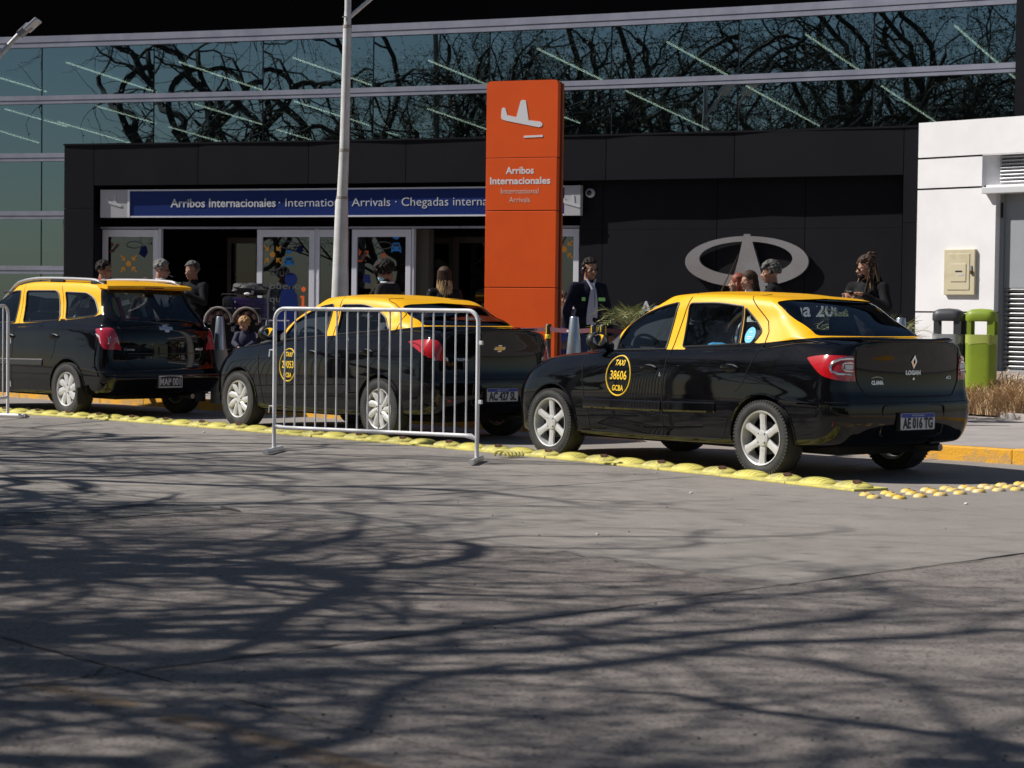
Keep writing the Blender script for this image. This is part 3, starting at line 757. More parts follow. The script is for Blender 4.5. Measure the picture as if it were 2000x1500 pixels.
def louvre_set(u0, u1, zlo, zhi, n, off, par, tilt=.7):
    me = None
    for k in range(n):
        z = zlo+(zhi-zlo)*(k+.5)/n; c = wa+wd*((u0+u1)/2)+wn*off
        if me is None:
            g = G(); h = (zhi-zlo)/n; g.box((0, 0, 0), (u1-u0, h*.95, .012), R=Matrix.Rotation(tilt, 3, 'X')); me = g.mesh('slat', M_louv)
        o = link('slat', me, par); o.location = (c.x, c.y, z); o.rotation_euler = (0, 0, ang)
vent = empty('wall_vent', (0, 0, 0), 0, 'horizontal slatted vent above the grey ledge in the white wall', 'vent')
louvre_set(uL+.01, UE, lo0, hi0, 8, -.13, vent, -.55)
wbox(uV+.06, UE, z2_-.095, z2_-.013, .45, .10, 'ledge', mat('ledge_grey', (.55, .56, .58), .5), annex, .01)
# louvred steel door
dr = empty('service_door', (0, 0, 0), 0, 'grey steel service door with a large louvred panel in the white wall', 'door')
M_dgrey = mat('door_grey', (.30, .32, .345), .5, col2=(.27, .29, .31), nscale=2)
zb = wz(1945, 725); zt_ = z2_-.097; zl1 = wz(1950, 562); zl0 = wz(1950, 722)
wbox(uD, UE, -.1, zb, .6, .01, 'plinth', M_pave, annex)
wbox(uD, uD+.05, zb, zt_, .1, -.10, 'door_frame', M_dgrey, dr)
wbox(uD+.055, UE, zl1, zt_, .05, -.13, 'door_leaf', M_dgrey, dr)
wbox(uD+.055, wall_u(1949), zl0, zl1, .05, -.13, 'door_leaf', M_dgrey, dr)
wbox(uD+.055, UE, zb, zl0, .05, -.13, 'door_leaf', M_dgrey, dr)
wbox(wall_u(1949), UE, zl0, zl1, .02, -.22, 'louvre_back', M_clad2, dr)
louvre_set(wall_u(1950), UE, zl0, zl1, 17, -.16, dr, -.62)
wbox(uD+.02, uD+.045, wz(1945, 395), wz(1945, 425), .03, -.085, 'hinge', M_clad2, dr)
# meter cabinet
mb = empty('meter_cabinet', (0, 0, 0), 0, 'cream metal meter cabinet on the white wall above the bins', 'cabinet')
M_cream = mat('cream_metal', (.56, .50, .34), .55, col2=(.46, .40, .27), nscale=5, lo=.5, hi=.75)
u0, u1 = wall_u(1846), wall_u(1906); mz0, mz1 = wz(1876, 576), wz(1876, 487)
wbox(u0, u1, mz0, mz1, .12, .045, 'cabinet_box', M_cream, mb, .008)
uu = u1-u0; hh = mz1-mz0
wbox(u0+uu*.12, u0+uu*.84, mz0+hh*.11, mz0+hh*.90, .02, .053, 'cabinet_door', M_cream, mb, .004)
wbox(u0+uu*.24, u0+uu*.74, mz0+hh*.29, mz0+hh*.68, .02, .061, 'hatch', M_cream, mb, .004)
wbox(u0+uu*.50, u0+uu*.66, mz0+hh*.42, mz0+hh*.46, .01, .064, 'marking', M_wht, mb); wbox(u0+uu*.40, u0+uu*.62, mz0+hh*.50, mz0+hh*.53, .01, .064, 'marking', M_clad2, mb)
wbox(u0+uu*.86, u0+uu*.92, mz0+hh*.50, mz0+hh*.64, .02, .060, 'hasp', M_alu, mb); wbox(u0+uu*.87, u0+uu*.95, mz0+hh*.46, mz0+hh*.54, .03, .070, 'padlock', mat('brass_dark', (.12, .08, .04), .4, .6), mb, .006)
# ---- camera dome on the dark wall
g = G(); P = off_pt(1151, -.2); z = zat(1151, 377, P); d = (off_pt(1153, -.2)-P).normalized(); nn = Vector((d.y, -d.x, 0))
cctv = empty('security_camera', (P.x, P.y, z), 0, 'small white round security camera on the dark wall right of the blue sign', 'camera')
q = nn.to_track_quat('Z', 'Y').to_matrix().to_4x4()
g = G(); g.lathe([(.066, 0), (.066, .03), (.055, .05), (.04, .055)], 20, q); g.build('housing', M_wht, cctv, True)
g = G(); g.lathe([(.04, .05), (.034, .07), (.02, .082), (0, .086)], 16, q); g.build('lens_dome', mat('black_glass', (.01, .01, .012), .08), cctv, True)
# ------------------------------------------------------------------ street trees left of and behind the camera (they cast the shadows and show in the glass)
M_bark = mat('bark', (.055, .045, .038), .9, col2=(.035, .03, .026), nscale=6, bump=.8, bscale=14, stretch=(1, 1, .3))
M_leaf = mat('leaf', (.075, .095, .03), .6, col2=(.12, .11, .04), nscale=1.5)
def make_tree(seed, H=9.5, lean=.0, twigs=1.0, leaves=1.0, R0=.30):
    r = random.Random(seed); gt = G(); gl = G(); gw = G(); stat = [0]
    def rv(s=1): return Vector((r.gauss(0, 1), r.gauss(0, 1), r.gauss(0, 1)))*s
    def branch(p, d, L, rad, lev):
        if lev >= 2 and (p+d*L*.8).z < 2.6: return
        n = max(3, int(L/(.28 if lev < 2 else .22))); pts = [p]; rs = [rad]; dirs = [d.copy()]
        for i in range(n):
            d = (d+rv([.10, .26, .28, .28, .32, .3][lev])+Vector((0, 0, [.02, .02, .0, -.02, -.05, -.1][lev]))).normalized()
            p = p+d*(L/n); pts.append(p); rs.append(rad*(1-(.38 if lev < 3 else .55)*(i+1)/n)); dirs.append(d.copy())
        (gt if lev < 3 else gw).tube(pts, rs, [9, 7, 6, 4, 3, 3][lev], cap=False)
        stat[0] += 1
        if lev >= 5 or (lev == 4 and twigs < .5): kids = 0
        else: kids = [r.randint(4, 5), r.randint(4, 6) if twigs > .5 else 3, r.randint(5, 7) if twigs > .5 else 4, r.randint(6, 8) if twigs > .5 else r.randint(4, 6), int(4*twigs), 0][lev]
        if lev >= 4:
            for k in range(int(2*leaves)):
                q = pts[r.randint(1, len(pts)-1)]+rv(.03); s = r.uniform(.02, .045); a = rv().normalized(); b = a.orthogonal().normalized()
                gl.add([q-a*s, q+b*s*.45, q+a*s, q-b*s*.45], [(0, 1, 2, 3)])
        for k in range(kids):
            t = r.uniform(.35, 1) if lev else r.uniform(.75, 1); i = min(n, max(1, int(t*n)))
            if k == 0: i = n
            ax = rv().normalized(); dd = dirs[i]
            sp = [.75, .8, .85, .9, 1.0][min(lev, 4)]*r.uniform(.5, 1.25)
            side = (ax-dd*ax.dot(dd)).normalized(); nd = (dd*math.cos(sp)+side*math.sin(sp)).normalized()
            if lev < 2: nd = (nd+Vector((0, 0, .25))).normalized()
            branch(pts[i], nd, L*[1.35, .80, .66, .62, .6][lev]*r.uniform(.75, 1.15), rs[i]*[.78, .66, .52, .42, .6][lev], lev+1)
    branch(Vector((0, 0, -.1)), Vector((lean, 0, 1)).normalized(), H*.25, R0, 0)
    return (gt.mesh('trunk', M_bark, True), gw.mesh('twigs', M_bark), gl.mesh('crown', M_leaf), stat[0])
TM = [make_tree(5, 11.5), make_tree(12, 12), make_tree(31, 11, .1), make_tree(44, 13, .05, .4, 2.2, .50), make_tree(52, 13, -.1, .4, 2.2, .46)]
def plant_tree(k, x, y, rz, s, label, grp='street trees along the pavement across from the taxis'):
    root = empty('street_tree', (x, y, 0), rz, label, 'tree', grp)
    root.scale = (s, s, s)
    link('trunk', TM[k][0], root); o = link('twigs', TM[k][1], root); o['kind'] = 'stuff'; o = link('crown', TM[k][2], root); o['kind'] = 'stuff'
    return root
spots = [(0, -7.6, 7.4, .0, 1.12), (1, -8.2, 12.6, 1.57, 1.05), (2, -11.0, 18.6, 2.7, 1.05), (2, -6.4, 3.0, 3.4, 1.12), (1, -11.2, 5.2, 1.2, 1.25), (0, -12.4, 10.2, .6, 1.25), (1, -9.6, 9.6, 4.2, 1.15), (2, -9.2, 1.0, 2.2, 1.2), (1, -5.6, 5.6, 2.6, 1.35), (2, -9.9, 15.4, 1.3, 1.1), (1, -6.6, 6.9, 1.57, 1.15),
         (3, -27, 26.5, .8, 1.15), (4, -23.5, 16.6, 3.3, 1.1), (3, -17.2, 14.2, 4.4, .95), (1, -16, -4, .4, 1.3)]
nm = ['nearest the camera side', 'beside the foreground road', 'next towards the taxis', 'just left of the camera', 'behind the first row', 'in the second row', 'between the two front trees', 'front row behind the camera', 'tallest, beside the near road edge', 'between the second and third trees', 'leaning over the road edge', 'far left beyond the road', 'far back on the left side', 'behind the row next to the taxis', 'behind and left of the camera']
for (k, x, y, rz, s), n_ in zip(spots, nm): plant_tree(k, x, y, rz, s, 'bare spring street tree, twisting dark limbs, '+n_)
# low buildings and hedge across the road behind the camera (seen only as reflections in paint and glass)
bk = empty('far_building', (10, -48, 0), .15, 'long low pale building across the road behind the camera', 'building')
g = G(); g.box((0, 0, 2.4), (70, 9, 4.8)); g.build('wall', mat('far_wall', (.24, .22, .20), .8), bk)
for i in range(16):
    g = G(); g.box((-31+i*4.1, 4.52, 2.3), (2.1, .1, 1.7)); g.build('window', mat('far_window', (.03, .035, .04), .2), bk)
g = G(); g.box((0, 0, 4.95), (71, 10, .3)); g.build('roof', mat('far_roof', (.3, .28, .26), .8), bk)
g = G(); rr = random.Random(2)
for i in range(900):
    q = Vector((rr.uniform(6, 60), rr.uniform(-34, -28), rr.uniform(.2, 2.6))); s = rr.uniform(.25, .6)
    g.ball(q, s, 5, 3)
prop(g.build('hedge', mat('hedge_green', (.04, .06, .02), .8, col2=(.08, .10, .03), nscale=3)), 'long rough green hedge behind the camera across the road', 'hedge', kind='stuff')
# curved street lamp across the road, mirrored in the glass
lp = empty('street_lamp', (-13.2, 19.5, 0), .9, 'tall grey street lamp with a curved neck standing across the road', 'street lamp')
g = G(); g.tube([(0, 0, 0), (0, 0, 5.5), (.05, 0, 6.6), (.25, 0, 7.5), (.7, 0, 8.2), (1.4, 0, 8.5)], [.09, .08, .07, .06, .05, .045], 10); g.build('pole', mat('lamp_grey', (.25, .26, .28), .5, .3), lp, True)
g = G(); g.box((1.7, 0, 8.5), (.7, .28, .1), bev=.03); g.build('lamp_head', mat('lamp_grey', (.25, .26, .28)), lp)
# white pole between the taxis
M_pole = mat('pole_white', (.62, .62, .62), .5, col2=(.50, .50, .49), nscale=4)
M_pole2 = mat('lamp_head_white', (.70, .71, .75), .4)
YP = 24.9
def pp(px, py, Y=YP): return at(px, py, Y)
pole = empty('lamp_post', (pp(660, 600).x, YP, .12), 0, 'tall white stepped lamp post standing behind the middle taxi', 'lamp post')
off = Vector(pole.location)
def rel(px, py, Y=YP): return pp(px, py, Y)-off
g = G(); g.tube([rel(657.5, 800)*1.0, rel(662.5, 582), rel(665.5, 480), rel(667.5, 394), rel(668.3, 386)], [.098, .094, .086, .076, .066], 20); g.build('lower_tube', M_pole, pole, True)
g = G(); g.tube([rel(668.3, 386), rel(672.5, 294), rel(678.5, 56), rel(678.7, 50)], [.064, .058, .051, .047], 18); g.build('middle_tube', M_pole, pole, True)
g = G(); g.tube([rel(668.2, 389), rel(668.4, 384)], [.073, .07], 18); g.tube([rel(672.4, 297), rel(672.6, 291)], [.061, .060], 18); g.tube([rel(678.5, 55), rel(678.6, 49)], [.054, .053], 18); g.build('collar', mat('collar_rust', (.30, .27, .24), .7), pole, True)
g = G(); g.tube([rel(678.7, 50), rel(679.6, 16), rel(680.5, -60)], [.043, .040, .036], 16); g.build('upper_tube', M_pole, pole, True)
g = G(); g.tube([rel(680, 36), rel(722, 0), rel(760, -34)], [.026, .025, .025], 10); g.build('arm', M_pole, pole, True)
g = G(); c = rel(775, -48); g.box(c, (.5, .2, .06), R=Matrix.Rotation(-.7, 3, 'Y')); g.build('lamp_head', M_pole2, pole)
g = G(); g.box(rel(673, 34)+Vector((0, -.05, 0)), (.05, .03, .012)); g.build('bracket', M_pole, pole)
Y2 = 20.0
po = at(-60, 150, Y2); pole2 = empty('lamp_post', (po.x, Y2, 0), 0, 'lamp post at the left edge whose silver luminaire and arm reach into the picture', 'lamp post'); off = Vector(pole2.location)
g = G(); g.tube([Vector((0, 0, 0)), at(-60, 150, Y2)-off, at(-60, 20, Y2)-off], [.09, .06, .05], 14); g.build('pole', M_pole, pole2, True)
g = G(); g.tube([at(-60, 172, Y2)-off, at(0, 107, Y2)-off, at(40, 64, Y2)-off], [.026, .026, .024], 10); g.build('arm', M_pole, pole2, True)
a, b = at(38, 68, Y2)-off, at(58, 50, Y2)-off; d = (b-a).normalized(); q = d.to_track_quat('X', 'Z').to_matrix()
g = G(); g.box((a+b)/2, ((b-a).length*1.1, .10, .065), R=q, bev=.01); g.build('lamp_driver', mat('driver_grey', (.33, .33, .36), .5), pole2)
a, b = at(50, 60, Y2)-off, at(77, 42, Y2)-off; g = G(); g.box((a+b)/2+Vector((.0, 0, .01)), ((b-a).length, .22, .03), R=q, bev=.008); g.build('lamp_head', M_pole2, pole2)

# ------------------------------------------------------------------ orange totem sign
M_or = mat('totem_orange', (.80, .098, .007), .42, col2=(.76, .090, .007), nscale=2); M_ordk = mat('totem_side', (.05, .012, .006), .5); M_sym = mat('totem_white', (.74, .74, .76), .45); M_soft = mat('totem_soft_text', (.72, .52, .44), .5)
YT = 26.0
tl = at(951, 400, YT); tx = Vector((math.cos(-.36), math.sin(-.36), 0))
# solve width so the right edge lands on pixel column 1090
k = (lambda d: d.x/d.y)(ray(1089.5, 400)); u = (k*tl.y-tl.x)/(tx.x-k*tx.y); TW = u
totem = empty('totem_sign', (tl.x+tx.x*TW/2, tl.y+tx.y*TW/2, .13), -.36, 'tall orange totem sign with white landing plane and Arribos Internacionales lettering', 'sign')
def tz(py, px=1020): d = ray(px, py); return HC+d.z/d.y*(YT-.16)-.13
zt = tz(158)
segs = [(0, tz(562)-.004), (tz(562)+.004, tz(412)-.004), (tz(412)+.004, tz(308.5)-.004)]
for z0, z1 in segs:
    g = G(); g.box((0, -.0, (z0+z1)/2), (TW, .10, z1-z0), bev=.006); g.build('sign_panel', M_or, totem)
z0 = tz(308.5)+.004
T = frame((0, .05, z0), (1, 0, 0), (0, 0, 1))
g = G(); g.ext(rpoly([(-TW/2, 0), (TW/2, 0), (TW/2, zt-z0), (-TW/2, zt-z0)], [0, 0, .06, .06]), T, .10); g.build('sign_panel', M_or, totem)
g = G(); g.box((.015, .075, (zt-.02)/2), (TW-.03, .05, zt-.02)); g.build('core', M_ordk, totem)
g = G(); g.box((.01, .125, (zt-.04)/2), (TW+.015, .045, zt-.02), bev=.01); g.build('back_panel', mat('totem_back', (.40, .07, .01), .5), totem)
Tf = frame((0, -.0505, 0), (1, 0, 0), (0, 0, 1))
def tpt(px, py): return ((px-1020.5)/139*TW, tz(py))
PL = [(981, 213), (983, 210), (988, 211), (992, 225), (1004, 228), (1010, 229), (1018, 198), (1021, 196), (1028, 197), (1034, 236), (1056, 239), (1061, 243), (1060, 248), (1054, 250), (990, 236), (982, 233), (980, 229)]
g = G(); g.ext([tpt(*p) for p in PL], Tf, .004); g.build('plane_symbol', M_sym, totem)
g = G(); g.ext([tpt(1025, 266), tpt(1062, 265), tpt(1062, 269), tpt(1025, 270)], Tf, .004); g.build('runway_symbol', M_sym, totem)
def ttext(s, py, wpx, m, bold, hgt):
    me = textmesh(s, hgt/.7, bold=bold, ext=.002); w = max(v.co.x for v in me.vertices)-min(v.co.x for v in me.vertices); k = wpx/139*TW/w
    me.transform(Matrix.Diagonal((k, 1, 1, 1))); me.materials.clear(); me.materials.append(m); me.transform(Tf@Matrix.Translation((-.015, tz(py), 0))); link('lettering', me, totem)
ttext('Arribos', 334, 55, M_sym, .0028, .085); ttext('Internacionales', 354, 118, M_sym, .0028, .085); ttext('International', 374, 74, M_soft, 0, .068); ttext('Arrivals', 391, 41, M_soft, 0, .068)
# ------------------------------------------------------------------ cars
M_paintK = mat('black_car_paint', (.0022, .0022, .0032), .55, col2=(.0045, .0045, .005), nscale=2.5, coat=.85, spec=.0)
M_paintY = mat('taxi_yellow', (.92, .47, .002), .42, coat=.35, spec=.25, col2=(.88, .44, .002), nscale=3)
M_plast = mat('black_plastic', (.012, .012, .013), .55)
M_trim = mat('window_rubber', (.008, .008, .009), .5)
M_seam = mat('panel_gap', (.004, .004, .004), .9)
M_seamY = mat('panel_gap_yellow', (.08, .04, .0), .9)
M_tyre = mat('tyre_rubber', (.022, .022, .023), .75, col2=(.035, .034, .033), nscale=12, bump=.2, bscale=80)
M_rim = mat('silver_rim', (.68, .68, .69), .33, .35, col2=(.56, .555, .54), nscale=12)
M_rimd = mat('rim_shadow', (.05, .05, .052), .6)
M_under = mat('underbody', (.006, .006, .006), .9)
M_in = mat('cabin_dark', (.04, .04, .043), .7); M_seat = mat('seat_fabric', (.075, .075, .082), .9, col2=(.11, .11, .12), nscale=20)
M_cglass = glassmat('car_glass', (.78, .84, .84), .14, (.85, .93, 1), base=.03)
M_cglassd = glassmat('car_glass_dark', (.60, .64, .67), .19, (.8, .9, 1), base=.05)
M_chrome = mat('chrome', (.75, .75, .77), .12, 1)
M_red = mat('lamp_red', (.42, .008, .012), .12, coat=1); M_redk = mat('lamp_dark_red', (.16, .004, .008), .15, coat=1); M_clear = mat('lamp_clear', (.62, .64, .68), .18, coat=1); M_ref = mat('reflector_red', (.30, .006, .01), .3)
M_hl = mat('headlamp', (.30, .32, .35), .1, .2, coat=1)
M_plate = mat('plate_white', (.55, .57, .62), .5); M_plateb = mat('plate_blue', (.02, .05, .32), .5); M_platek = mat('plate_ink', (.015, .015, .02), .5)
M_ydec = mat('decal_yellow', (.85, .55, .03), .5); M_gold = mat('gold_badge', (.62, .42, .12), .25, .7); M_sil = mat('silver_letters', (.62, .64, .68), .25, .6)

def pchip(xs, ys, q):
    xs = np.asarray(xs, float); ys = np.asarray(ys, float); h = np.diff(xs); d = np.diff(ys, axis=0)/(h[:, None] if ys.ndim > 1 else h)
    m = np.zeros_like(ys)
    for i in range(1, len(xs)-1):
        a, b = d[i-1], d[i]; w1 = 2*h[i]+h[i-1]; w2 = h[i]+2*h[i-1]
        with np.errstate(divide='ignore', invalid='ignore'): v = (w1+w2)/(w1/a+w2/b)
        m[i] = np.where(a*b > 0, v, 0)
    m[0] = d[0]; m[-1] = d[-1]
    i = np.clip(np.searchsorted(xs, q)-1, 0, len(xs)-2); t = (q-xs[i])/h[i]
    if ys.ndim > 1: t = t[:, None]; hh = h[i][:, None]
    else: hh = h[i]
    return (2*t**3-3*t**2+1)*ys[i]+(t**3-2*t**2+t)*hh*m[i]+(-2*t**3+3*t**2)*ys[i+1]+(t**3-t**2)*hh*m[i+1]

def loop_pts(L):
    """half plan loop, rear centre -> front centre"""
    xr, xf, w = L['xr'], L['xf'], L['w']; zr = L['z']; kr, kf = L.get('kr', .05), L.get('kf', .07)
    br, cr, cy = L.get('br', .08), L.get('cr', .16), L.get('cy', .14); bf, cf, cfy = L.get('bf', .12), L.get('cf', .25), L.get('cfy', .2)
    xm = L.get('xm', -.1); out = []
    wr = w*(1-kr); wf = w*(1-kf)
    cy = min(cy, wr*.9); cfy = min(cfy, wf*.9)
    n1, n2, n3 = 12, 10, 84
    x0 = xr+br*((wr-cy)/wr)**2
    for i in range(n1): y = (wr-cy)*i/n1; out.append((xr+br*(y/wr)**2, y))
    for i in range(n2): a = PI/2*i/n2; out.append((x0+cr*(1-math.cos(a)), wr-cy+cy*math.sin(a)))
    xs = x0+cr; x1 = xf-bf*((wf-cfy)/wf)**2; xe = x1-cf
    for i in range(n3):
        x = xs+(xe-xs)*i/n3
        k = kr*((xm-x)/(xm-xs))**2 if x < xm else kf*((x-xm)/(xe-xm))**2
        out.append((x, w*(1-k)))
    for i in range(n2): a = PI/2*(1-i/n2); out.append((x1-cf*(1-math.cos(a)), wf-cfy+cfy*math.sin(a)))
    for i in range(n1+1): y = (wf-cfy)*(1-i/n1); out.append((xf-bf*(y/wf)**2, y))
    zz = pchip([p[0] for p in zr], [p[1] for p in zr], np.clip([p[0] for p in out], zr[0][0], zr[-1][0])) if len(zr) > 2 else np.interp([p[0] for p in out], [p[0] for p in zr], [p[1] for p in zr])
    zc = L.get('zc', 0)
    if zc: zz = zz-np.array([zc*min(1, max(0, (-1.6-p[0])/.4))*min(1.1, p[1]/wr)**3 for p in out])
    return np.array([(p[0], p[1], z) for p, z in zip(out, zz)])

def body_grid(loops, sub=5):
    P = np.array([loop_pts(L) for L in loops]); nL, nU, _ = P.shape
    rows = []
    # common chord parameter keeps rows coherent
    d = np.linalg.norm(np.diff(P, axis=0), axis=2).mean(axis=1); s = np.concatenate([[0], np.cumsum(np.maximum(d, 1e-3))])
    q = np.concatenate([np.linspace(s[i], s[i+1], (sub if d[i] > .05 else 2), endpoint=False) for i in range(nL-1)]+[[s[-1]]])
    Q = pchip(s, P.reshape(nL, -1), q).reshape(len(q), nU, 3)
    return Q

def seg_hit(p, q, x0, y0, x1, y1):
    dx, dy = q[0]-p[0], q[1]-p[1]; t0, t1 = 0.0, 1.0
    for a, b in ((-dx, p[0]-x0), (dx, x1-p[0]), (-dy, p[1]-y0), (dy, y1-p[1])):
        if abs(a) < 1e-12:
            if b < 0: return False
        else:
            r = b/a
            if a < 0: t0 = max(t0, r)
            else: t1 = min(t1, r)
            if t0 > t1: return False
    return True
def cut(bm, poly, ax, cond):
    """insert the polygon's outline (seen along the third axis) as edges of the surface"""
    i, j = ax; xs = [p[0] for p in poly]; ys = [p[1] for p in poly]; bx = (min(xs)-.01, min(ys)-.01, max(xs)+.01, max(ys)+.01)
    def bb(f):
        a = [v.co[i] for v in f.verts]; b = [v.co[j] for v in f.verts]; return min(a), min(b), max(a), max(b)
    cand = {}
    for f in bm.faces:
        if not cond(f.calc_center_median()): continue
        b = bb(f)
        if b[0] > bx[2] or b[2] < bx[0] or b[1] > bx[3] or b[3] < bx[1]: continue
        cand[f] = b
    n = len(poly)
    for k in range(n):
        p, q = poly[k], poly[(k+1) % n]; d = (q[0]-p[0], q[1]-p[1])
        if abs(d[0])+abs(d[1]) < 1e-6: continue
        e = 1e-4; sel = [f for f, b in cand.items() if seg_hit(p, q, b[0]-e, b[1]-e, b[2]+e, b[3]+e)]
        if not sel: continue
        no = Vector((0, 0, 0)); no[i] = -d[1]; no[j] = d[0]; co = Vector((0, 0, 0)); co[i] = p[0]; co[j] = p[1]
        for f in sel: del cand[f]
        geom = set(sel)
        for f in sel: geom.update(f.edges); geom.update(f.verts)
        r = bmesh.ops.bisect_plane(bm, geom=list(geom), plane_co=co, plane_no=no.normalized(), dist=2e-5)
        for f in set([g for g in r['geom'] if isinstance(g, bmesh.types.BMFace)]+[f for f in sel if f.is_valid]):
            if f.is_valid: cand[f] = bb(f)
def inpoly(x, y, poly):
    c = False; j = len(poly)-1
    for i in range(len(poly)):
        xi, yi = poly[i]; xj, yj = poly[j]
        if (yi > y) != (yj > y) and x < (xj-xi)*(y-yi)/(yj-yi)+xi: c = not c
        j = i
    return c
def circ(cx, cz, r, n=40): return [(cx+r*math.cos(2*PI*k/n), cz+r*math.sin(2*PI*k/n)) for k in range(n)]

def wheel(kind, R, rr, wid, steer=0):
    """wheel facing +y (outer side), children tyre, rim"""
    T = Matrix.Rotation(-PI/2, 4, 'X')   # local z -> +y
    root = None; h = wid/2
    g = G(); prof = [(rr*.985, -h*.8), (rr+.01, -h*.96), (R*.86, -h), (R*.955, -h*.93), (R*.992, -h*.78), (R, -h*.5), (R, h*.5), (R*.992, h*.78), (R*.955, h*.93), (R*.86, h*1.0), (rr+.012, h*.97), (rr*.985, h*.84)]
    g.lathe(prof, 56, T, closed=True); ty = g.mesh('tyre', M_tyre, True, 50)
    g = G()
    for k in range(64):   # shoulder tread blocks and grooves
        a = 2*PI*k/64
        for s in (-1, 1):
            c = T@Vector((R*.957*math.cos(a), R*.957*math.sin(a), s*h*.80)); Rm = T.to_3x3()@Matrix.Rotation(a, 3, 'Z')
            g.box(c, (.022, R*2*PI/64*.62, h*.34), R=Rm)
    tr = g.mesh('tread', M_tyre)
    g = G(); g.lathe([(rr*.99, h*.86), (rr*.975, h*.95), (rr*.93, h*.90), (rr*.90, h*.55), (rr*.88, -h*.7), (rr*.99, -h*.8)], 48, T, closed=True); barrel = g.mesh('rim', M_rim, True, 40)
    g = G(); g.lathe([(rr*.86, -h*.1), (.0, -h*.1)], 32, T); g.lathe([(rr*.60, h*.2), (rr*.60, h*.0), (0.0, h*.0)], 28, T); back = g.mesh('brake_disc', M_rimd, True)
    g = G(); zf = h*.72
    def spoke(a, prof, zc, ze, ridge, tw=0):
        # prof [(r, halfwidth)], plate with a raised spine
        vs = []; fs = []; n = len(prof)
        for (r, w) in prof:
            t = (r-prof[0][0])/(prof[-1][0]-prof[0][0]); z = zc+(ze-zc)*t; aa = a+tw*t
            c, s_ = math.cos(aa), math.sin(aa)
            for off, zz in ((-w, z-.018), (-w, z), (-w*.25, z+ridge), (w*.25, z+ridge), (w, z), (w, z-.018)):
                vs.append(T@Vector((r*c-off*s_, r*s_+off*c, zz)))
        for i in range(n-1):
            for k in range(5): fs.append((i*6+k, (i+1)*6+k, (i+1)*6+k+1, i*6+k+1))
        g.add(vs, fs)
    if kind == 'L':
        for k in range(6): spoke(PI/2+k*PI/3, [(.03, .034), (rr*.35, .030), (rr*.6, .027), (rr*.85, .033), (rr*.93, .045), (rr*.96, .052)], zf-.012, zf+.004, .007)
        hub = .062
    elif kind == 'P':
        for k in range(9): spoke(.2+k*2*PI/9, [(.04, .020), (rr*.38, .030), (rr*.62, .033), (rr*.84, .033), (rr*.96, .020)], zf-.006, zf+.004, .012, .25)
        hub = .052
    else:
        for k in range(8): spoke(.1+k*PI/4, [(.04, .024), (rr*.36, .034), (rr*.62, .042), (rr*.85, .042), (rr*.96, .03)], zf-.004, zf+.002, .010, .18)
        hub = .055
    g.lathe([(rr*.90, zf-.02), (rr*.93, zf+.006), (rr*.97, zf+.010), (rr*.99, zf)], 48, T, closed=True)
    sp_ = g.mesh('spokes', M_rim, True, 30)
    g = G(); g.lathe([(hub, zf-.02), (hub, zf+.004), (hub*.6, zf+.012), (hub*.45, zf+.012), (0, zf+.012)], 24, T); hb = g.mesh('hub_cap', M_rim, True, 40)
    g = G()
    for k in range(4 if kind == 'L' else 5):
        a = PI/4+2*PI*k/(4 if kind == 'L' else 5); q = T@Vector((.047*math.cos(a), .047*math.sin(a), zf+.002)); g.ball(q, .011, 8, 6)
    bolts = g.mesh('wheel_bolts', M_rimd, True)
    return [('tyre', ty), ('tread', tr), ('rim', barrel), ('brake_disc', back), ('spokes', sp_), ('hub_cap', hb), ('wheel_bolts', bolts)]

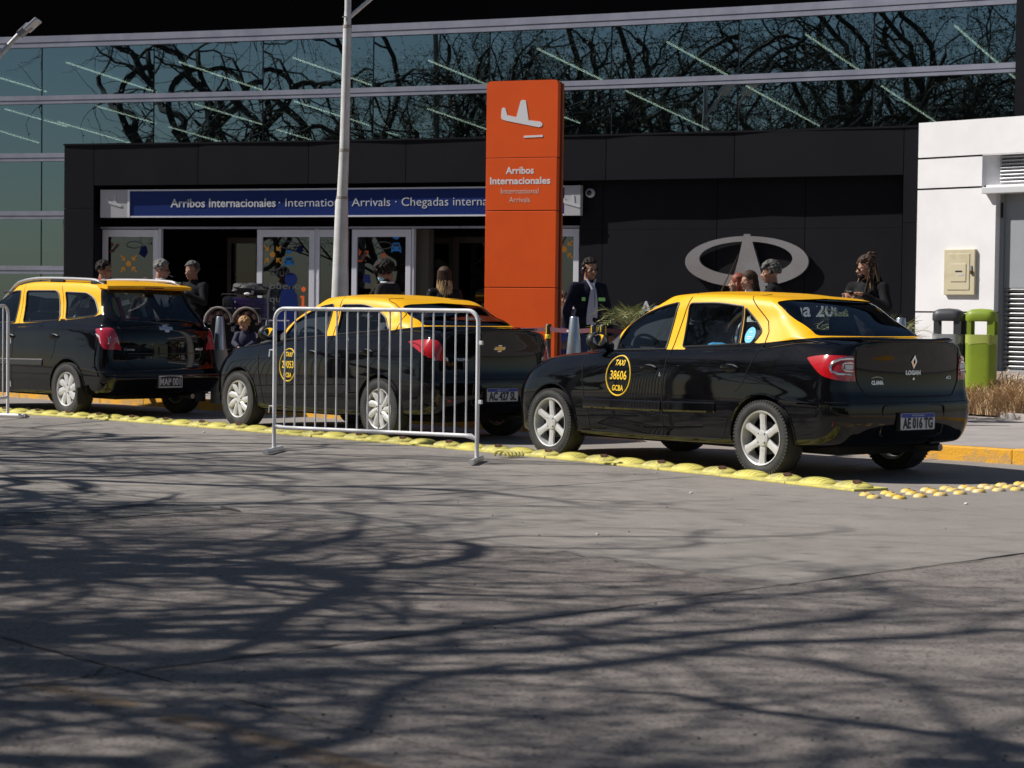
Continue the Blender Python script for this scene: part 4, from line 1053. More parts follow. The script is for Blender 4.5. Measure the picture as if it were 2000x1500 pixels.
def build_car(S):
    X, Y, th = S['pose']; root = empty(S['name'], (X, Y, 0), th, S['label'], 'taxi', 'black and yellow taxis queued at the kerb')
    Q = body_grid(S['loops']); nV, nU, _ = Q.shape
    bm = bmesh.new(); V = [[bm.verts.new(Q[i, j]) for j in range(nU)] for i in range(nV)]
    for i in range(nV-1):
        for j in range(nU-1):
            try: bm.faces.new((V[i][j], V[i+1][j], V[i+1][j+1], V[i][j+1]))
            except ValueError: pass
    bmesh.ops.remove_doubles(bm, verts=bm.verts, dist=1e-4)
    bmesh.ops.dissolve_degenerate(bm, dist=1e-5, edges=bm.edges)
    bmesh.ops.recalc_face_normals(bm, faces=bm.faces)
    c0 = max(bm.faces, key=lambda f: f.calc_center_median().z)
    if c0.normal.z < 0: bmesh.ops.reverse_faces(bm, faces=bm.faces)
    # whole shell for projecting trims
    bt = BVHTree.FromBMesh(bm)
    def P_side(x, z, s=1, off=0):
        h = bt.ray_cast(Vector((x, 2, z)), Vector((0, -1, 0)))
        if h[0] is None: return None
        p = h[0]+h[1]*off; n = h[1].copy()
        if s < 0: p.y = -p.y; n.y = -n.y
        return p, n
    def P_rear(y, z, off=0):
        h = bt.ray_cast(Vector((-4, abs(y), z)), Vector((1, 0, 0)))
        if h[0] is None: return None
        p = h[0]+h[1]*off; n = h[1].copy()
        if y < 0: p.y = -p.y; n.y = -n.y
        return p, n
    def P_top(x, y, off=0):
        h = bt.ray_cast(Vector((x, abs(y), 3)), Vector((0, 0, -1)))
        p = h[0]+h[1]*off
        if y < 0: p.y = -p.y
        return p, h[1]
    # vertex normals by position (before cutting)
    bm.normal_update()
    side = lambda c: c.y > .3; rear = lambda c: c.x < -.85; front = lambda c: c.x > .1
    wb = S['wb']/2; ra = S['arch']
    for poly, ax, cond in S['cuts']: cut(bm, poly, ax, cond)
    bm.normal_update()
    normals = {}
    parts = {}
    for f in bm.faces:
        c = f.calc_center_median(); k = S['classify'](c, f.normal)
        parts.setdefault(k, []).append(f)
    for v in bm.verts: normals[v] = v.normal.copy()
    glassy = {'window', 'quarter_window', 'windshield', 'rear_window'}
    def mk(name, faces, m, parent, s=0, inset=0.0):
        """s=0: both halves as one mesh; s=1/-1 one side only"""
        vs = {}; co = []; no = []; fs = []
        for sg in ((1, -1) if s == 0 else (s,)):
            loc = {}
            for f in faces:
                idx = []
                for v in f.verts:
                    key = v if (sg == 1 or abs(v.co.y) > 1e-4) else None
                    if sg == -1 and abs(v.co.y) <= 1e-4 and s == 0: key = ('m', v)
                    if sg == -1 and s == 0 and abs(v.co.y) <= 1e-4 and v in vs: idx.append(vs[v]); continue
                    if v not in loc:
                        n = normals[v]; p = v.co-n*inset
                        if abs(v.co.y) <= 1e-4: n = Vector((n.x, 0, n.z)).normalized() if Vector((n.x, 0, n.z)).length > 0 else n
                        loc[v] = len(co); co.append((p.x, p.y*sg, p.z)); no.append((n.x, n.y*sg, n.z))
                        if sg == 1: vs[v] = loc[v]
                    idx.append(loc[v])
                fs.append(tuple(idx) if sg == 1 else tuple(reversed(idx)))
        me = bpy.data.meshes.new(name); me.from_pydata(co, [], fs); me.materials.append(m)
        me.polygons.foreach_set('use_smooth', [True]*len(me.polygons)); me.update()
        me.normals_split_custom_set_from_vertices(no)
        return link(name, me, parent)
    made = {}
    for k, faces in parts.items():
        if k is None: continue
        name, m, sided, inset = S['partdef'][k]
        par = root
        if sided:
            for s in (1, -1):
                pr = root
                if isinstance(sided, str): pr = made[(sided, s)]
                made[(k, s)] = mk(name, faces, m, pr, s, inset)
        else: made[(k, 0)] = mk(name, faces, m, par, 0, inset)
    for k in list(made):
        if isinstance(S['partdef'][k[0]][2], str): pass
    # inner lining
    lin = [f for f in bm.faces if S['classify'](f.calc_center_median(), f.normal) in S['lined']]
    mk('inner_lining', lin, M_in, root, 0, .022)
    # trims and gaps as thin lines lying on the shell
    def line_side(pts, r, m, name, par, closed=True, step=.03, off=.0, proj=P_side, both=True):
        P = list(pts)
        if closed: P.append(P[0])
        fine = []
        for a, b in zip(P[:-1], P[1:]):
            n = max(1, int(math.hypot(b[0]-a[0], b[1]-a[1])/step)); fine += [(a[0]+(b[0]-a[0])*k/n, a[1]+(b[1]-a[1])*k/n) for k in range(n)]
        if not closed: fine.append(P[-1])
        for s in ((1, -1) if both else (1,)):
            g = G(); q = []
            for a, b in fine:
                h = P_side(a, b, s, off) if proj is P_side else proj(a, b, off)
                if h: q.append(h[0])
            if len(q) > 2:
                g.tube(q, r, 6, closed=closed); g.build(name, m, par(s) if callable(par) else par, True)
    for pts, r, m, name, closed in S['side_lines']: line_side(pts, r, m, name, root, closed)
    for pts, r, m, name, closed in S['rear_lines']: line_side(pts, r, m, name, root, closed, proj=P_rear, both=False)
    # wheel arches: rolled lip + dark well
    for cx in (wb, -wb):
        for s in (1, -1):
            g = G(); q = []; z0 = S['hem']
            for k in range(49):
                a = -.9+ (PI+1.8)*k/48; x, z = cx+(ra)*math.cos(a), S['R']+ra*math.sin(a)
                h = P_side(x, z, s, .0)
                if h and z > z0-.02: q.append(h[0])
            g.tube(q, .009, 6); g.build('arch_lip', M_paintK, root, True)
            g = G(); y0 = .50; q1 = [p for p in q]; q2 = [Vector((p.x, s*y0, p.z)) for p in q]; N = len(q)
            g.add(q1+q2, [(i, i+1, N+i+1, N+i) for i in range(N-1)]); g.add(q2, [tuple(range(N))]); g.build('wheel_well', M_under, root)
    # wheels
    ws = wheel(S['kind'], S['R'], S['rr'], S['tw'])
    for cx, st_ in ((wb, S.get('steer', 0)), (-wb, 0)):
        for s in (1, -1):
            wr = empty('wheel', (cx, s*(S['track']/2), S['R']), (0 if s > 0 else PI)+st_, parent=root); wr.rotation_euler = (0, 0, (0 if s > 0 else PI)+st_)
            for n_, me in ws:
                o_ = link(n_, me, wr)
                if n_ in ('tread', 'wheel_bolts'): o_['kind'] = 'stuff'
    # underbody
    g = G(); g.box((0, 0, S['hem']+.06), (S['len']*.86, 1.1, .14)); g.box((0, 0, S['hem']+.10), (S['wb']-.9, 1.50, .12)); g.box((-S['len']*.41, 0, S['hem']+.10), (.28, 1.2, .1)); g.build('underbody', M_under, root)
    g = G(); g.tube([(-wb-.1, -.35, .22), (-S['len']/2+.06, -.38, .24)], .03, 10); g.build('exhaust_pipe', mat('exhaust_steel', (.2, .19, .18), .4, .8), root, True)
    g = G(); g.box((0, 0, .55), (S['len']*.62, 1.36, .05)); g.build('cabin_floor', M_in, root)
    # door handles, mirrors, mouldings
    for hx, hz in S['handles']:
        for s in (1, -1):
            h = P_side(hx, hz, s)
            g = G(); n = h[1]; g.ball(h[0]-n*.012, (.105, .03, .038), 18, 10, R=Matrix.Rotation(0, 3, 'X')); c = g.build('handle_recess', M_plast, root, True)
            g = G(); pts = [h[0]+Vector((dx, 0, dz))+n*o for dx, dz, o in ((-.095, -.005, .005), (-.06, .004, .030), (0, .007, .034), (.06, .005, .030), (.088, -.003, .005))]
            g.tube(pts, [.010, .016, .017, .016, .010], 8); g.build('handle', M_paintK, root, True)
    mx, mz = S['mirror']
    for s in (1, -1):
        h = P_side(mx, mz, s); p = h[0]; R = Matrix.Rotation(-s*.12, 3, 'Z')
        c = p+Vector((.02, s*.115, .045))
        mr = empty('side_mirror', tuple(c), 0, parent=root)
        g = G(); g.ball((0, 0, 0), (.075, .105, .078), 20, 14, R=R); 
        g.v = [(max(v[0], -.036), v[1], v[2]) for v in g.v]; g.build('mirror_housing', M_plast, mr, True, 50)
        g = G(); g.ball((-.036, 0, 0), (.006, .085, .060), 18, 12); g.build('mirror_glass', mat('mirror_glass', (.75, .8, .85), .02, 1), mr, True)
        g = G(); g.tube([(-.01, -s*.125, -.055), (0, -s*.06, -.04), (0, 0, -.02)], [.03, .025, .02], 8); g.build('mirror_foot', M_plast, mr, True)
    for pts in S['mould']:
        for s in (1, -1):
            up = []; 
            g = G(); N = 14
            for k in range(N+1):
                x = pts[0][0]+(pts[1][0]-pts[0][0])*k/N; z = pts[0][1]+(pts[1][1]-pts[0][1])*k/N
                for dz, o in ((.042, .001), (.030, .008), (-.030, .011), (-.045, .001)):
                    h = P_side(x, z+dz, s, o); g.v.append(tuple(h[0]))
            for k in range(N):
                for j in range(3): g.f.append((k*4+j, (k+1)*4+j, (k+1)*4+j+1, k*4+j+1))
            g.f += [(0, 1, 2, 3), tuple(N*4+j for j in (3, 2, 1, 0))]
            g.build('side_moulding', M_paintK if S['kind'] == 'L' else M_plast, root, True, 25)
    # interior
    for sx, sy in ((.22, .36), (.22, -.36)):
        st = empty('seat', (sx, sy, .55), 0, parent=root)
        g = G(); g.box((0, 0, .08), (.5, .5, .14), bev=.05); g.build('seat_cushion', M_seat, st, True)
        g = G(); g.box((-.27, 0, .38), (.13, .48, .60), R=Matrix.Rotation(-.22, 3, 'Y'), bev=.06); g.build('backrest', M_seat, st, True)
        g = G(); g.box((-.36, 0, .76), (.09, .27, .17), R=Matrix.Rotation(-.2, 3, 'Y'), bev=.04); g.build('headrest', M_seat, st, True)
    rb = empty('rear_bench', (-.62, 0, .55), 0, parent=root); 
    g = G(); g.box((0, 0, .08), (.48, 1.25, .15), bev=.05); g.box((-.30, 0, .36), (.13, 1.25, .52), R=Matrix.Rotation(-.3, 3, 'Y'), bev=.05); g.build('seat_cushion', M_seat, rb, True)
    for sy in (-.38, .38):
        g = G(); g.box((-.40, sy, .66), (.08, .25, .14), bev=.035); g.build('headrest', M_seat, rb, True)
    g = G(); g.box((.92, 0, .86), (.42, 1.38, .18), bev=.07); g.box((.95, 0, .70), (.34, 1.3, .3), bev=.05); g.box((.72, .36, .95), (.2, .36, .08), bev=.03); g.build('dashboard', M_in, root, True)
    g = G(); cwh = Vector((.56, .36, .93)); Rm = Matrix.Rotation(-1.15, 3, 'Y')
    g.tube([cwh+Rm@Vector((.185*math.cos(a), .185*math.sin(a), 0)) for a in [2*PI*k/28 for k in range(28)]], .014, 8, closed=True)
    for a in (0, 2.1, 4.2): g.tube([cwh, cwh+Rm@Vector((.18*math.cos(a+PI), .18*math.sin(a+PI), 0))], .014, 6)
    g.ball(cwh, (.05, .06, .05), 12, 8); g.build('steering_wheel', M_plast, root, True)
    shz, shx = S['shelf']
    g = G(); g.box((shx, 0, shz), (.5, 1.15, .03)); g.build('parcel_shelf', M_in, root)
    S['extra'](root, P_side, P_rear, P_top, made, mk, parts, line_side)
    bm.free(); return root

def flat_on(me, h, xdir, zup=Vector((0, 0, 1))):
    n = h[1].normalized(); x = Vector(xdir); x = (x-n*x.dot(n)).normalized(); y = n.cross(x)
    M4 = Matrix((x, y, n)).transposed().to_4x4(); M4.translation = h[0]; me.transform(M4); return me
def wrap_side(g_or_me, cx, cz, P_side, s, off, mirror=False):
    """lay a flat (x,z) mesh onto the car side; local x runs towards the rear on the left side"""
    for v in g_or_me.vertices:
        x = cx-(v.co.x if s > 0 else -v.co.x); h = P_side(x, cz+v.co.y, s, off+v.co.z); v.co = h[0]
    return g_or_me
def roundel(root, P_side, cx, cz, num, rx=.152, rz=.185):
    for s in (1, -1):
        g = G(); g.tube([P_side(cx+rx*math.cos(a), cz+rz*math.sin(a), s, .001)[0] for a in [2*PI*k/48 for k in range(48)]], .0065, 6, closed=True)
        e = g.build('taxi_roundel', M_ydec, root, True)
        for t_, dz, hh, sh, w in (('TAXI', .108, .047, .25, .13), (num, .0, .074, 0, .215), ('GCBA', -.108, .047, 0, .145)):
            me = textmesh(t_, hh/.7, bold=.0012, ext=.0005, shear=sh); ww = max(v.co.x for v in me.vertices)-min(v.co.x for v in me.vertices)
            for v in me.vertices: v.co.x *= w/ww
            wrap_side(me, cx, cz+dz, P_side, s, .0025); me.materials.clear(); me.materials.append(M_ydec); link('lettering', me, e)
def rear_plate(root, z, x, txt, old=False, tilt=0.0, w=.40, h=.13):
    e = empty('licence_plate', (x, 0, z), 0, parent=root)
    T = frame((0, 0, 0), (0, -1, 0), (0, 0, 1))
    if old:
        w, h = .34, .145
        g = G(); g.ext(rpoly([(-w/2, -h/2), (w/2, -h/2), (w/2, h/2), (-w/2, h/2)], .015), T, .006); g.build('plate', M_platek, e)
        T2 = T@Matrix.Translation((0, 0, .0065)); g = G()
        for a, b, c_, d_ in ((0, h/2-.013, w-.01, .02), (0, -h/2+.008, w-.01, .012), (-w/2+.006, 0, .008, h-.01), (w/2-.006, 0, .008, h-.01)): g.ext([(a-c_/2, b-d_/2), (a+c_/2, b-d_/2), (a+c_/2, b+d_/2), (a-c_/2, b+d_/2)], T2, .002)
        g.build('plate_frame', M_plate, e)
        me = textmesh(txt, .085/.7, ext=.001, bold=.002); ww = max(v.co.x for v in me.vertices)-min(v.co.x for v in me.vertices)
        me.transform(T2@Matrix.Translation((0, -.006, .001))@Matrix.Diagonal((.29/ww, 1, 1, 1))); me.materials.clear(); me.materials.append(M_plate); link('lettering', me, e)
    else:
        g = G(); g.ext(rpoly([(-w/2, -h/2), (w/2, -h/2), (w/2, h/2), (-w/2, h/2)], .012), T, .006); g.build('plate', M_plate, e)
        T2 = T@Matrix.Translation((0, 0, .0065)); g = G(); g.ext([(-w/2+.004, h/2-.034), (w/2-.004, h/2-.034), (w/2-.004, h/2-.003), (-w/2+.004, h/2-.003)], T2, .001); g.build('plate_band', M_plateb, e)
        for t_, hh, ww_, dz, m in ((txt, .078, .355, -.018, M_platek), ('REPÚBLICA ARGENTINA', .012, .15, h/2-.018, M_plate)):
            me = textmesh(t_, hh/.7, ext=.0008, bold=.0045 if hh > .03 else 0); ww = max(v.co.x for v in me.vertices)-min(v.co.x for v in me.vertices)
            me.transform(T2@Matrix.Translation((0, dz, .0015))@Matrix.Diagonal((ww_/ww, 1, 1, 1))); me.materials.clear(); me.materials.append(m); link('lettering', me, e)
    g = G(); g.box((.02, 0, 0), (.03, w*1.05, h*1.1)); g.build('plate_holder', M_plast, e)
    e.rotation_euler = (0, tilt, 0)
    return e
def rear_text(root, txt, y, z, hgt, w, P_rear, m=M_sil, bold=.002):
    h = P_rear(y, z, .003); me = textmesh(txt, hgt/.7, ext=.002, bold=bold); ww = max(v.co.x for v in me.vertices)-min(v.co.x for v in me.vertices)
    me.transform(Matrix.Diagonal((w/ww, 1, 1, 1)))
    for v in me.vertices:
        q = P_rear(y-v.co.x, z+v.co.y, .001+v.co.z+.002); v.co = q[0]
    me.materials.clear(); me.materials.append(m); return link('lettering', me, root)
def rear_poly(root, pts, y, z, P_rear, m, name, th=.008, n=1):
    """flat-ish badge following the rear face; pts (horizontal to the viewer's right, up)"""
    fr = [P_rear(y-a, z+b, th)[0] for a, b in pts]; bk_ = [P_rear(y-a, z+b, -.002)[0] for a, b in pts]; N = len(pts)
    g = G(); g.add(fr+bk_, [tuple(range(N)), tuple(range(2*N-1, N-1, -1))]+[(i, (i+1) % N, N+(i+1) % N, N+i) for i in range(N)]); return g.build(name, m, root)
def sedan_loops(k):
    """k: dict of the numbers that differ between the two saloons"""
    r, f = k['xr'], k['xf']; sh = k['shoulder']; base = k['base']
    def z(*p): return list(p)
    return [
     dict(xr=r+.20, xf=f-.14, w=.74, z=[(r, .27), (-1, .215), (1, .20), (f, .20)], cr=.2, cy=.2, bf=.22, cf=.3, cfy=.3),
     dict(xr=r+.09, xf=f-.06, w=.825, z=[(r, .295), (-1.2, .24), (1.2, .225), (f, .225)], cr=.2, cy=.2, bf=.25, cf=.35, cfy=.32, kr=.04, kf=.05),
     dict(xr=r+.035, xf=f-.02, w=.855, z=[(r, .37), (-1.2, .33), (1.2, .32), (f, .32)], br=.09, cr=.2, cy=.2, bf=.28, cf=.36, cfy=.34, kr=.03, kf=.05),
     dict(xr=r, xf=f, w=.866, z=[(r, .50), (-1.2, .50), (1.2, .48), (f, .47)], br=.10, cr=.2, cy=.2, bf=.30, cf=.38, cfy=.34, kr=.025, kf=.05),
     dict(xr=r+.004, xf=f-.01, w=.868, z=[(r, .585), (-1.2, .60), (1.2, .58), (f, .56)], br=.10, cr=.2, cy=.2, bf=.30, cf=.38, cfy=.34, kr=.025, kf=.05),
     dict(xr=r+.012, xf=f-.035, w=.866, z=[(r, .625), (-1.2, .66), (1.2, .64), (f, .63)], br=.10, cr=.2, cy=.2, bf=.30, cf=.38, cfy=.34, kr=.03, kf=.055),
     dict(xr=r+.03, xf=f-.07, w=.862, z=[(r, .70), (-1.2, .75), (1.2, .72), (f, .70)], br=.10, cr=.19, cy=.18, bf=.32, cf=.40, cfy=.34, kr=.035, kf=.06),
     dict(xr=r+.037, xf=f-.13, w=.848, z=[(r, .86), (-1.2, .87), (1.2, .81), (f, .76)], br=.10, cr=.18, cy=.17, bf=.34, cf=.42, cfy=.34, kr=.045, kf=.07),
     dict(xr=r+.022, xf=f-.24, w=.826, z=[(r, 1.01), (-1.6, .985), (-1.1, .955), (-.3, .925), (.7, .90), (1.3, .87), (f, .815)], br=.11, cr=.20, cy=.18, bf=.34, cf=.45, cfy=.34, kr=.085, kf=.09, zc=.012),
     dict(xr=r+.012, xf=f-.36, w=.806, z=sh, br=.12, cr=.22, cy=.20, bf=.34, cf=.45, cfy=.34, kr=.135, kf=.10, zc=.04),
     dict(xr=r+.045, xf=f-.46, w=.792, z=[(a, b+.012) for a, b in sh], br=.13, cr=.24, cy=.22, bf=.30, cf=.45, cfy=.34, kr=.17, kf=.11, zc=.045),
     dict(xr=k['rgx']-.02, xf=1.12, w=.778, z=base, br=.07, cr=.30, cy=.22, bf=.34, cf=.16, cfy=.10, kr=.10, kf=.08, xm=-.1),
     dict(xr=k['rgx']+.02, xf=1.06, w=.764, z=[(a, b+.03) for a, b in base], br=.07, cr=.28, cy=.20, bf=.34, cf=.14, cfy=.10, kr=.10, kf=.08, xm=-.1),
     dict(xr=k['rgx']*.55+k['rtx']*.45, xf=.74, w=.695, z=k['mid'], br=.07, cr=.24, cy=.19, bf=.30, cf=.16, cfy=.10, kr=.10, kf=.08, xm=-.1),
     dict(xr=k['rtx']-.02, xf=.36, w=.620, z=k['rail'], br=.07, cr=.18, cy=.16, bf=.26, cf=.20, cfy=.12, kr=.08, kf=.08, xm=-.3),
     dict(xr=k['rtx']+.06, xf=.29, w=.575, z=k['rail2'], br=.07, cr=.17, cy=.15, bf=.24, cf=.20, cfy=.12, kr=.08, kf=.08, xm=-.3),
     dict(xr=k['rtx']+.20, xf=.14, w=.42, z=k['roof'], br=.05, cr=.15, cy=.12, bf=.14, cf=.15, cfy=.12, kr=.06, kf=.06, xm=-.3),
     dict(xr=k['rtx']+.34, xf=.02, w=.20, z=[(a, b+.014) for a, b in k['roof']], br=.02, cr=.1, cy=.08, bf=.05, cf=.1, cfy=.08, kr=.0, kf=.0, xm=-.3),
     dict(xr=k['rtx']+.42, xf=-.05, w=.0005, z=[(a, b+.018) for a, b in k['roof']], br=0, cr=.02, cy=.0001, bf=0, cf=.02, cfy=.0001, kr=0, kf=0, xm=-.3)]

def saloon_spec(S, k):
    FWp, RWp, QWp, YEL, MT, RG, TLs, TLr, DS = k['fw'], k['rw'], k['qw'], k['yel'], k['mirror_tri'], k['rg'], k['tls'], k['tlr'], k['door_seams']
    wb = S['wb']/2; ra = S['arch']; A1, A2 = circ(wb, S['R'], ra, 44), circ(-wb, S['R'], ra, 44)
    WS = [(-.0, 0)]
    wsx = k['ws']   # side view outline ahead of which the upper shell is windshield
    TR = k['trunk']  # rear view trunk outline (y,z)
    HD = k['hood']   # plan view (x,y)
    BT = k['belt_top']
    side = lambda c: c.y > .35 and c.x < 1.35
    up = lambda c: c.z > .8 and c.y > .25
    cuts = [(FWp, (0, 2), up), (RWp, (0, 2), up), (YEL, (0, 2), lambda c: c.z > .85), (MT, (0, 2), up)]
    if QWp: cuts.append((QWp, (0, 2), up))
    cuts += [(A1, (0, 2), lambda c: c.y > .4 and c.z < .8), (A2, (0, 2), lambda c: c.y > .4 and c.z < .8),
             (RG, (1, 2), lambda c: c.x < -.85 and c.z > 1.0), (TLs, (0, 2), lambda c: c.x < -1.5), (TLr, (1, 2), lambda c: c.x < -1.5 and c.z > .6 and c.z < 1.2),
             (wsx, (1, 2), lambda c: c.x > .1 and c.z > .95)]
    def classify(c, n):
        x, y, z = c
        if y > .40 and z < .80 and (math.hypot(x-wb, z-S['R']) < ra or math.hypot(x+wb, z-S['R']) < ra): return None
        if z > .85 and y > .3:
            if inpoly(x, z, FWp) or inpoly(x, z, RWp): return 'window'
            if QWp and inpoly(x, z, QWp): return 'quarter'
            if inpoly(x, z, MT): return 'mirror_base'
        if x < -.85 and z > 1.0 and inpoly(y, z, RG) and n.x < -.05: return 'rear_window'
        if x < -1.5 and inpoly(x, z, TLs) and inpoly(y, z, TLr): return 'taillight'
        if x > .1 and z > .97 and inpoly(y, z, wsx) and n.x > .12 and x < 1.2: return 'windshield'
        if inpoly(x, z, YEL): return 'roof'
        return 'body'
    S['cuts'] = cuts; S['classify'] = classify
    S['partdef'] = {'window': ('window', M_cglass, True, .007), 'quarter': ('quarter_window', M_cglass, True, .007), 'mirror_base': ('mirror_base', M_plast, True, .002),
      'rear_window': ('rear_window', M_cglassd, False, .006), 'windshield': ('windshield', M_cglass, False, .005), 'taillight': ('taillight', M_red, True, -.004), 'roof': ('roof', M_paintY, False, 0), 'body': ('body', M_paintK, False, 0)}
    S['lined'] = ('roof', 'body')
    S['side_lines'] = [(FWp, .009, M_trim, 'window_seal', True), (RWp, .009, M_trim, 'window_seal', True)]+([(QWp, .008, M_trim, 'window_seal', True)] if QWp else [])+[(p, .0048, M_seam, 'door_gap', False) for p in DS]
    S['rear_lines'] = k['rear_lines']
    return S

# ======================= nearest taxi (saloon, six spoke wheels)
kL = dict(xr=-2.172, xf=2.12,
 shoulder=[(-2.2, 1.095), (-1.95, 1.085), (-1.6, 1.065), (-1.1, 1.0), (-.3, .955), (.7, .93), (1.3, .90), (2.1, .84)],
 base=[(-1.75, 1.120), (-1.62, 1.122), (-1.3, 1.065), (-.9, 1.025), (-.3, .985), (.5, .96), (.85, .975), (1.15, .995)],
 rgx=-1.735, rtx=-1.28, mid=[(-1.5, 1.27), (-1, 1.235), (.3, 1.215), (.75, 1.22)],
 rail=[(-1.3, 1.398), (-.9, 1.420), (-.3, 1.424), (.1, 1.405), (.4, 1.368)], rail2=[(-1.3, 1.415), (-.8, 1.444), (-.3, 1.452), (.1, 1.436), (.35, 1.395)], roof=[(-1.2, 1.425), (-.7, 1.458), (-.3, 1.467), (0, 1.459), (.3, 1.42)],
 fw=rpoly([(.56, .968), (.575, 1.055), (.505, 1.175), (.34, 1.275), (.12, 1.345), (-.10, 1.379), (-.125, 1.372), (-.105, .990)], [.02, .03, .08, .08, .08, .01, .015, .01]),
 rw=rpoly([(-.305, 1.010), (-.265, 1.375), (-.60, 1.380), (-.875, 1.352), (-.935, 1.042)], [.02, .04, .1, .012, .01]),
 qw=rpoly([(-.962, 1.046), (-.902, 1.343), (-1.075, 1.215), (-1.145, 1.150), (-1.095, 1.056)], [.015, .02, .08, .03, .04]),
 yel=[(.90, .985), (.62, .978), (.30, .99), (-.085, 1.0), (-.09, .985), (-.335, .99), (-.34, 1.02), (-.93, 1.052), (-.97, 1.055), (-1.08, 1.064), (-1.13, 1.056), (-1.215, 1.062), (-1.5, 1.092), (-1.84, 1.124), (-2.4, 1.60), (-.5, 1.7), (1.0, 1.7), (1.25, 1.02)],
 mirror_tri=[(.80, .982), (.90, .99), (.60, 1.13), (.585, 1.06), (.572, .968)],
 rg=rpoly([(-.01, 1.122), (.605, 1.126), (.575, 1.392), (.48, 1.408), (-.01, 1.425)], [.0, .03, .03, .05, 0]),
 ws=[(-.01, 1.012), (.62, 1.0), (.70, .99), (.60, 1.18), (.545, 1.36), (.40, 1.395), (-.01, 1.415)],
 tls=rpoly([(-1.735, .955), (-1.85, .975), (-2.05, .985), (-2.6, .985), (-2.6, .775), (-2.08, .775), (-1.93, .815), (-1.84, .875)], [.02, .08, .05, 0, 0, .06, .08, .05]),
 tlr=rpoly([(.628, .975), (1.2, .985), (1.2, .765), (.605, .765)], [.02, 0, 0, .02]),
 door_seams=[[(-.262, 1.455), (-.232, 1.30), (-.185, .985), (-.170, .60), (-.172, .275)], [(-.90, 1.452), (-1.02, 1.35), (-1.17, 1.235), (-1.215, 1.15), (-1.215, 1.05), (-1.16, .88), (-1.10, .74), (-1.02, .66)], [(.92, .93), (.905, .80), (.87, .60), (.80, .40), (.775, .275)], [(.775, .272), (.3, .262), (-.172, .262), (-.85, .272)], [(-.93, .44), (-.90, .33), (-.85, .275)], [(.92, .93), (1.0, .915), (1.3, .893), (1.7, .85)]],
 trunk=None, hood=None, belt_top=None,
 rear_lines=[(rpoly([(-.605, 1.04), (-.60, .77), (-.50, .655), (.50, .655), (.60, .77), (.605, 1.04)], [.02, .05, .05, .05, .05, .02]), .005, M_seam, 'trunk_gap', False),
   ([(-.83, .615), (-.5, .607), (.5, .607), (.83, .615)], .003, M_seam, 'bumper_gap', False)])
SL = dict(name='saloon_taxi', pose=(1.8307, 18.0723, 2.2426), label='nearest black and yellow saloon taxi with roundel 38606 and plate AE 016 TG', loops=sedan_loops(kL),
  wb=2.634, arch=.352, R=.305, rr=.222, tw=.195, track=1.54, kind='L', hem=.20, len=4.34,
  handles=[(.02, .825), (-.937, .852)], mirror=(.72, 1.0), mould=[((.86, .500), (-.155, .512)), ((-.185, .514), (-.80, .528))], shelf=(1.08, -1.35))
saloon_spec(SL, kL)
def plate_recess(root, P_rear, z, w, h, x_in=.03, m=M_plast):
    T = P_rear(0, z, 0)[0]
    g = G(); fr = []
    for a, b in rpoly([(-w/2, -h/2), (w/2, -h/2), (w/2, h/2), (-w/2, h/2)], .04):
        fr.append(P_rear(a, z+b, .004)[0])
    g.tube(fr, .008, 6, closed=True); g.build('recess_edge', M_paintK, root, True)
    g = G(); g.add([P_rear(a, z+b, .003)[0] for a, b in rpoly([(-w/2, -h/2), (w/2, -h/2), (w/2, h/2), (-w/2, h/2)], .04)], [tuple(range(20))]); g.build('plate_recess', m, root)
    return T.x
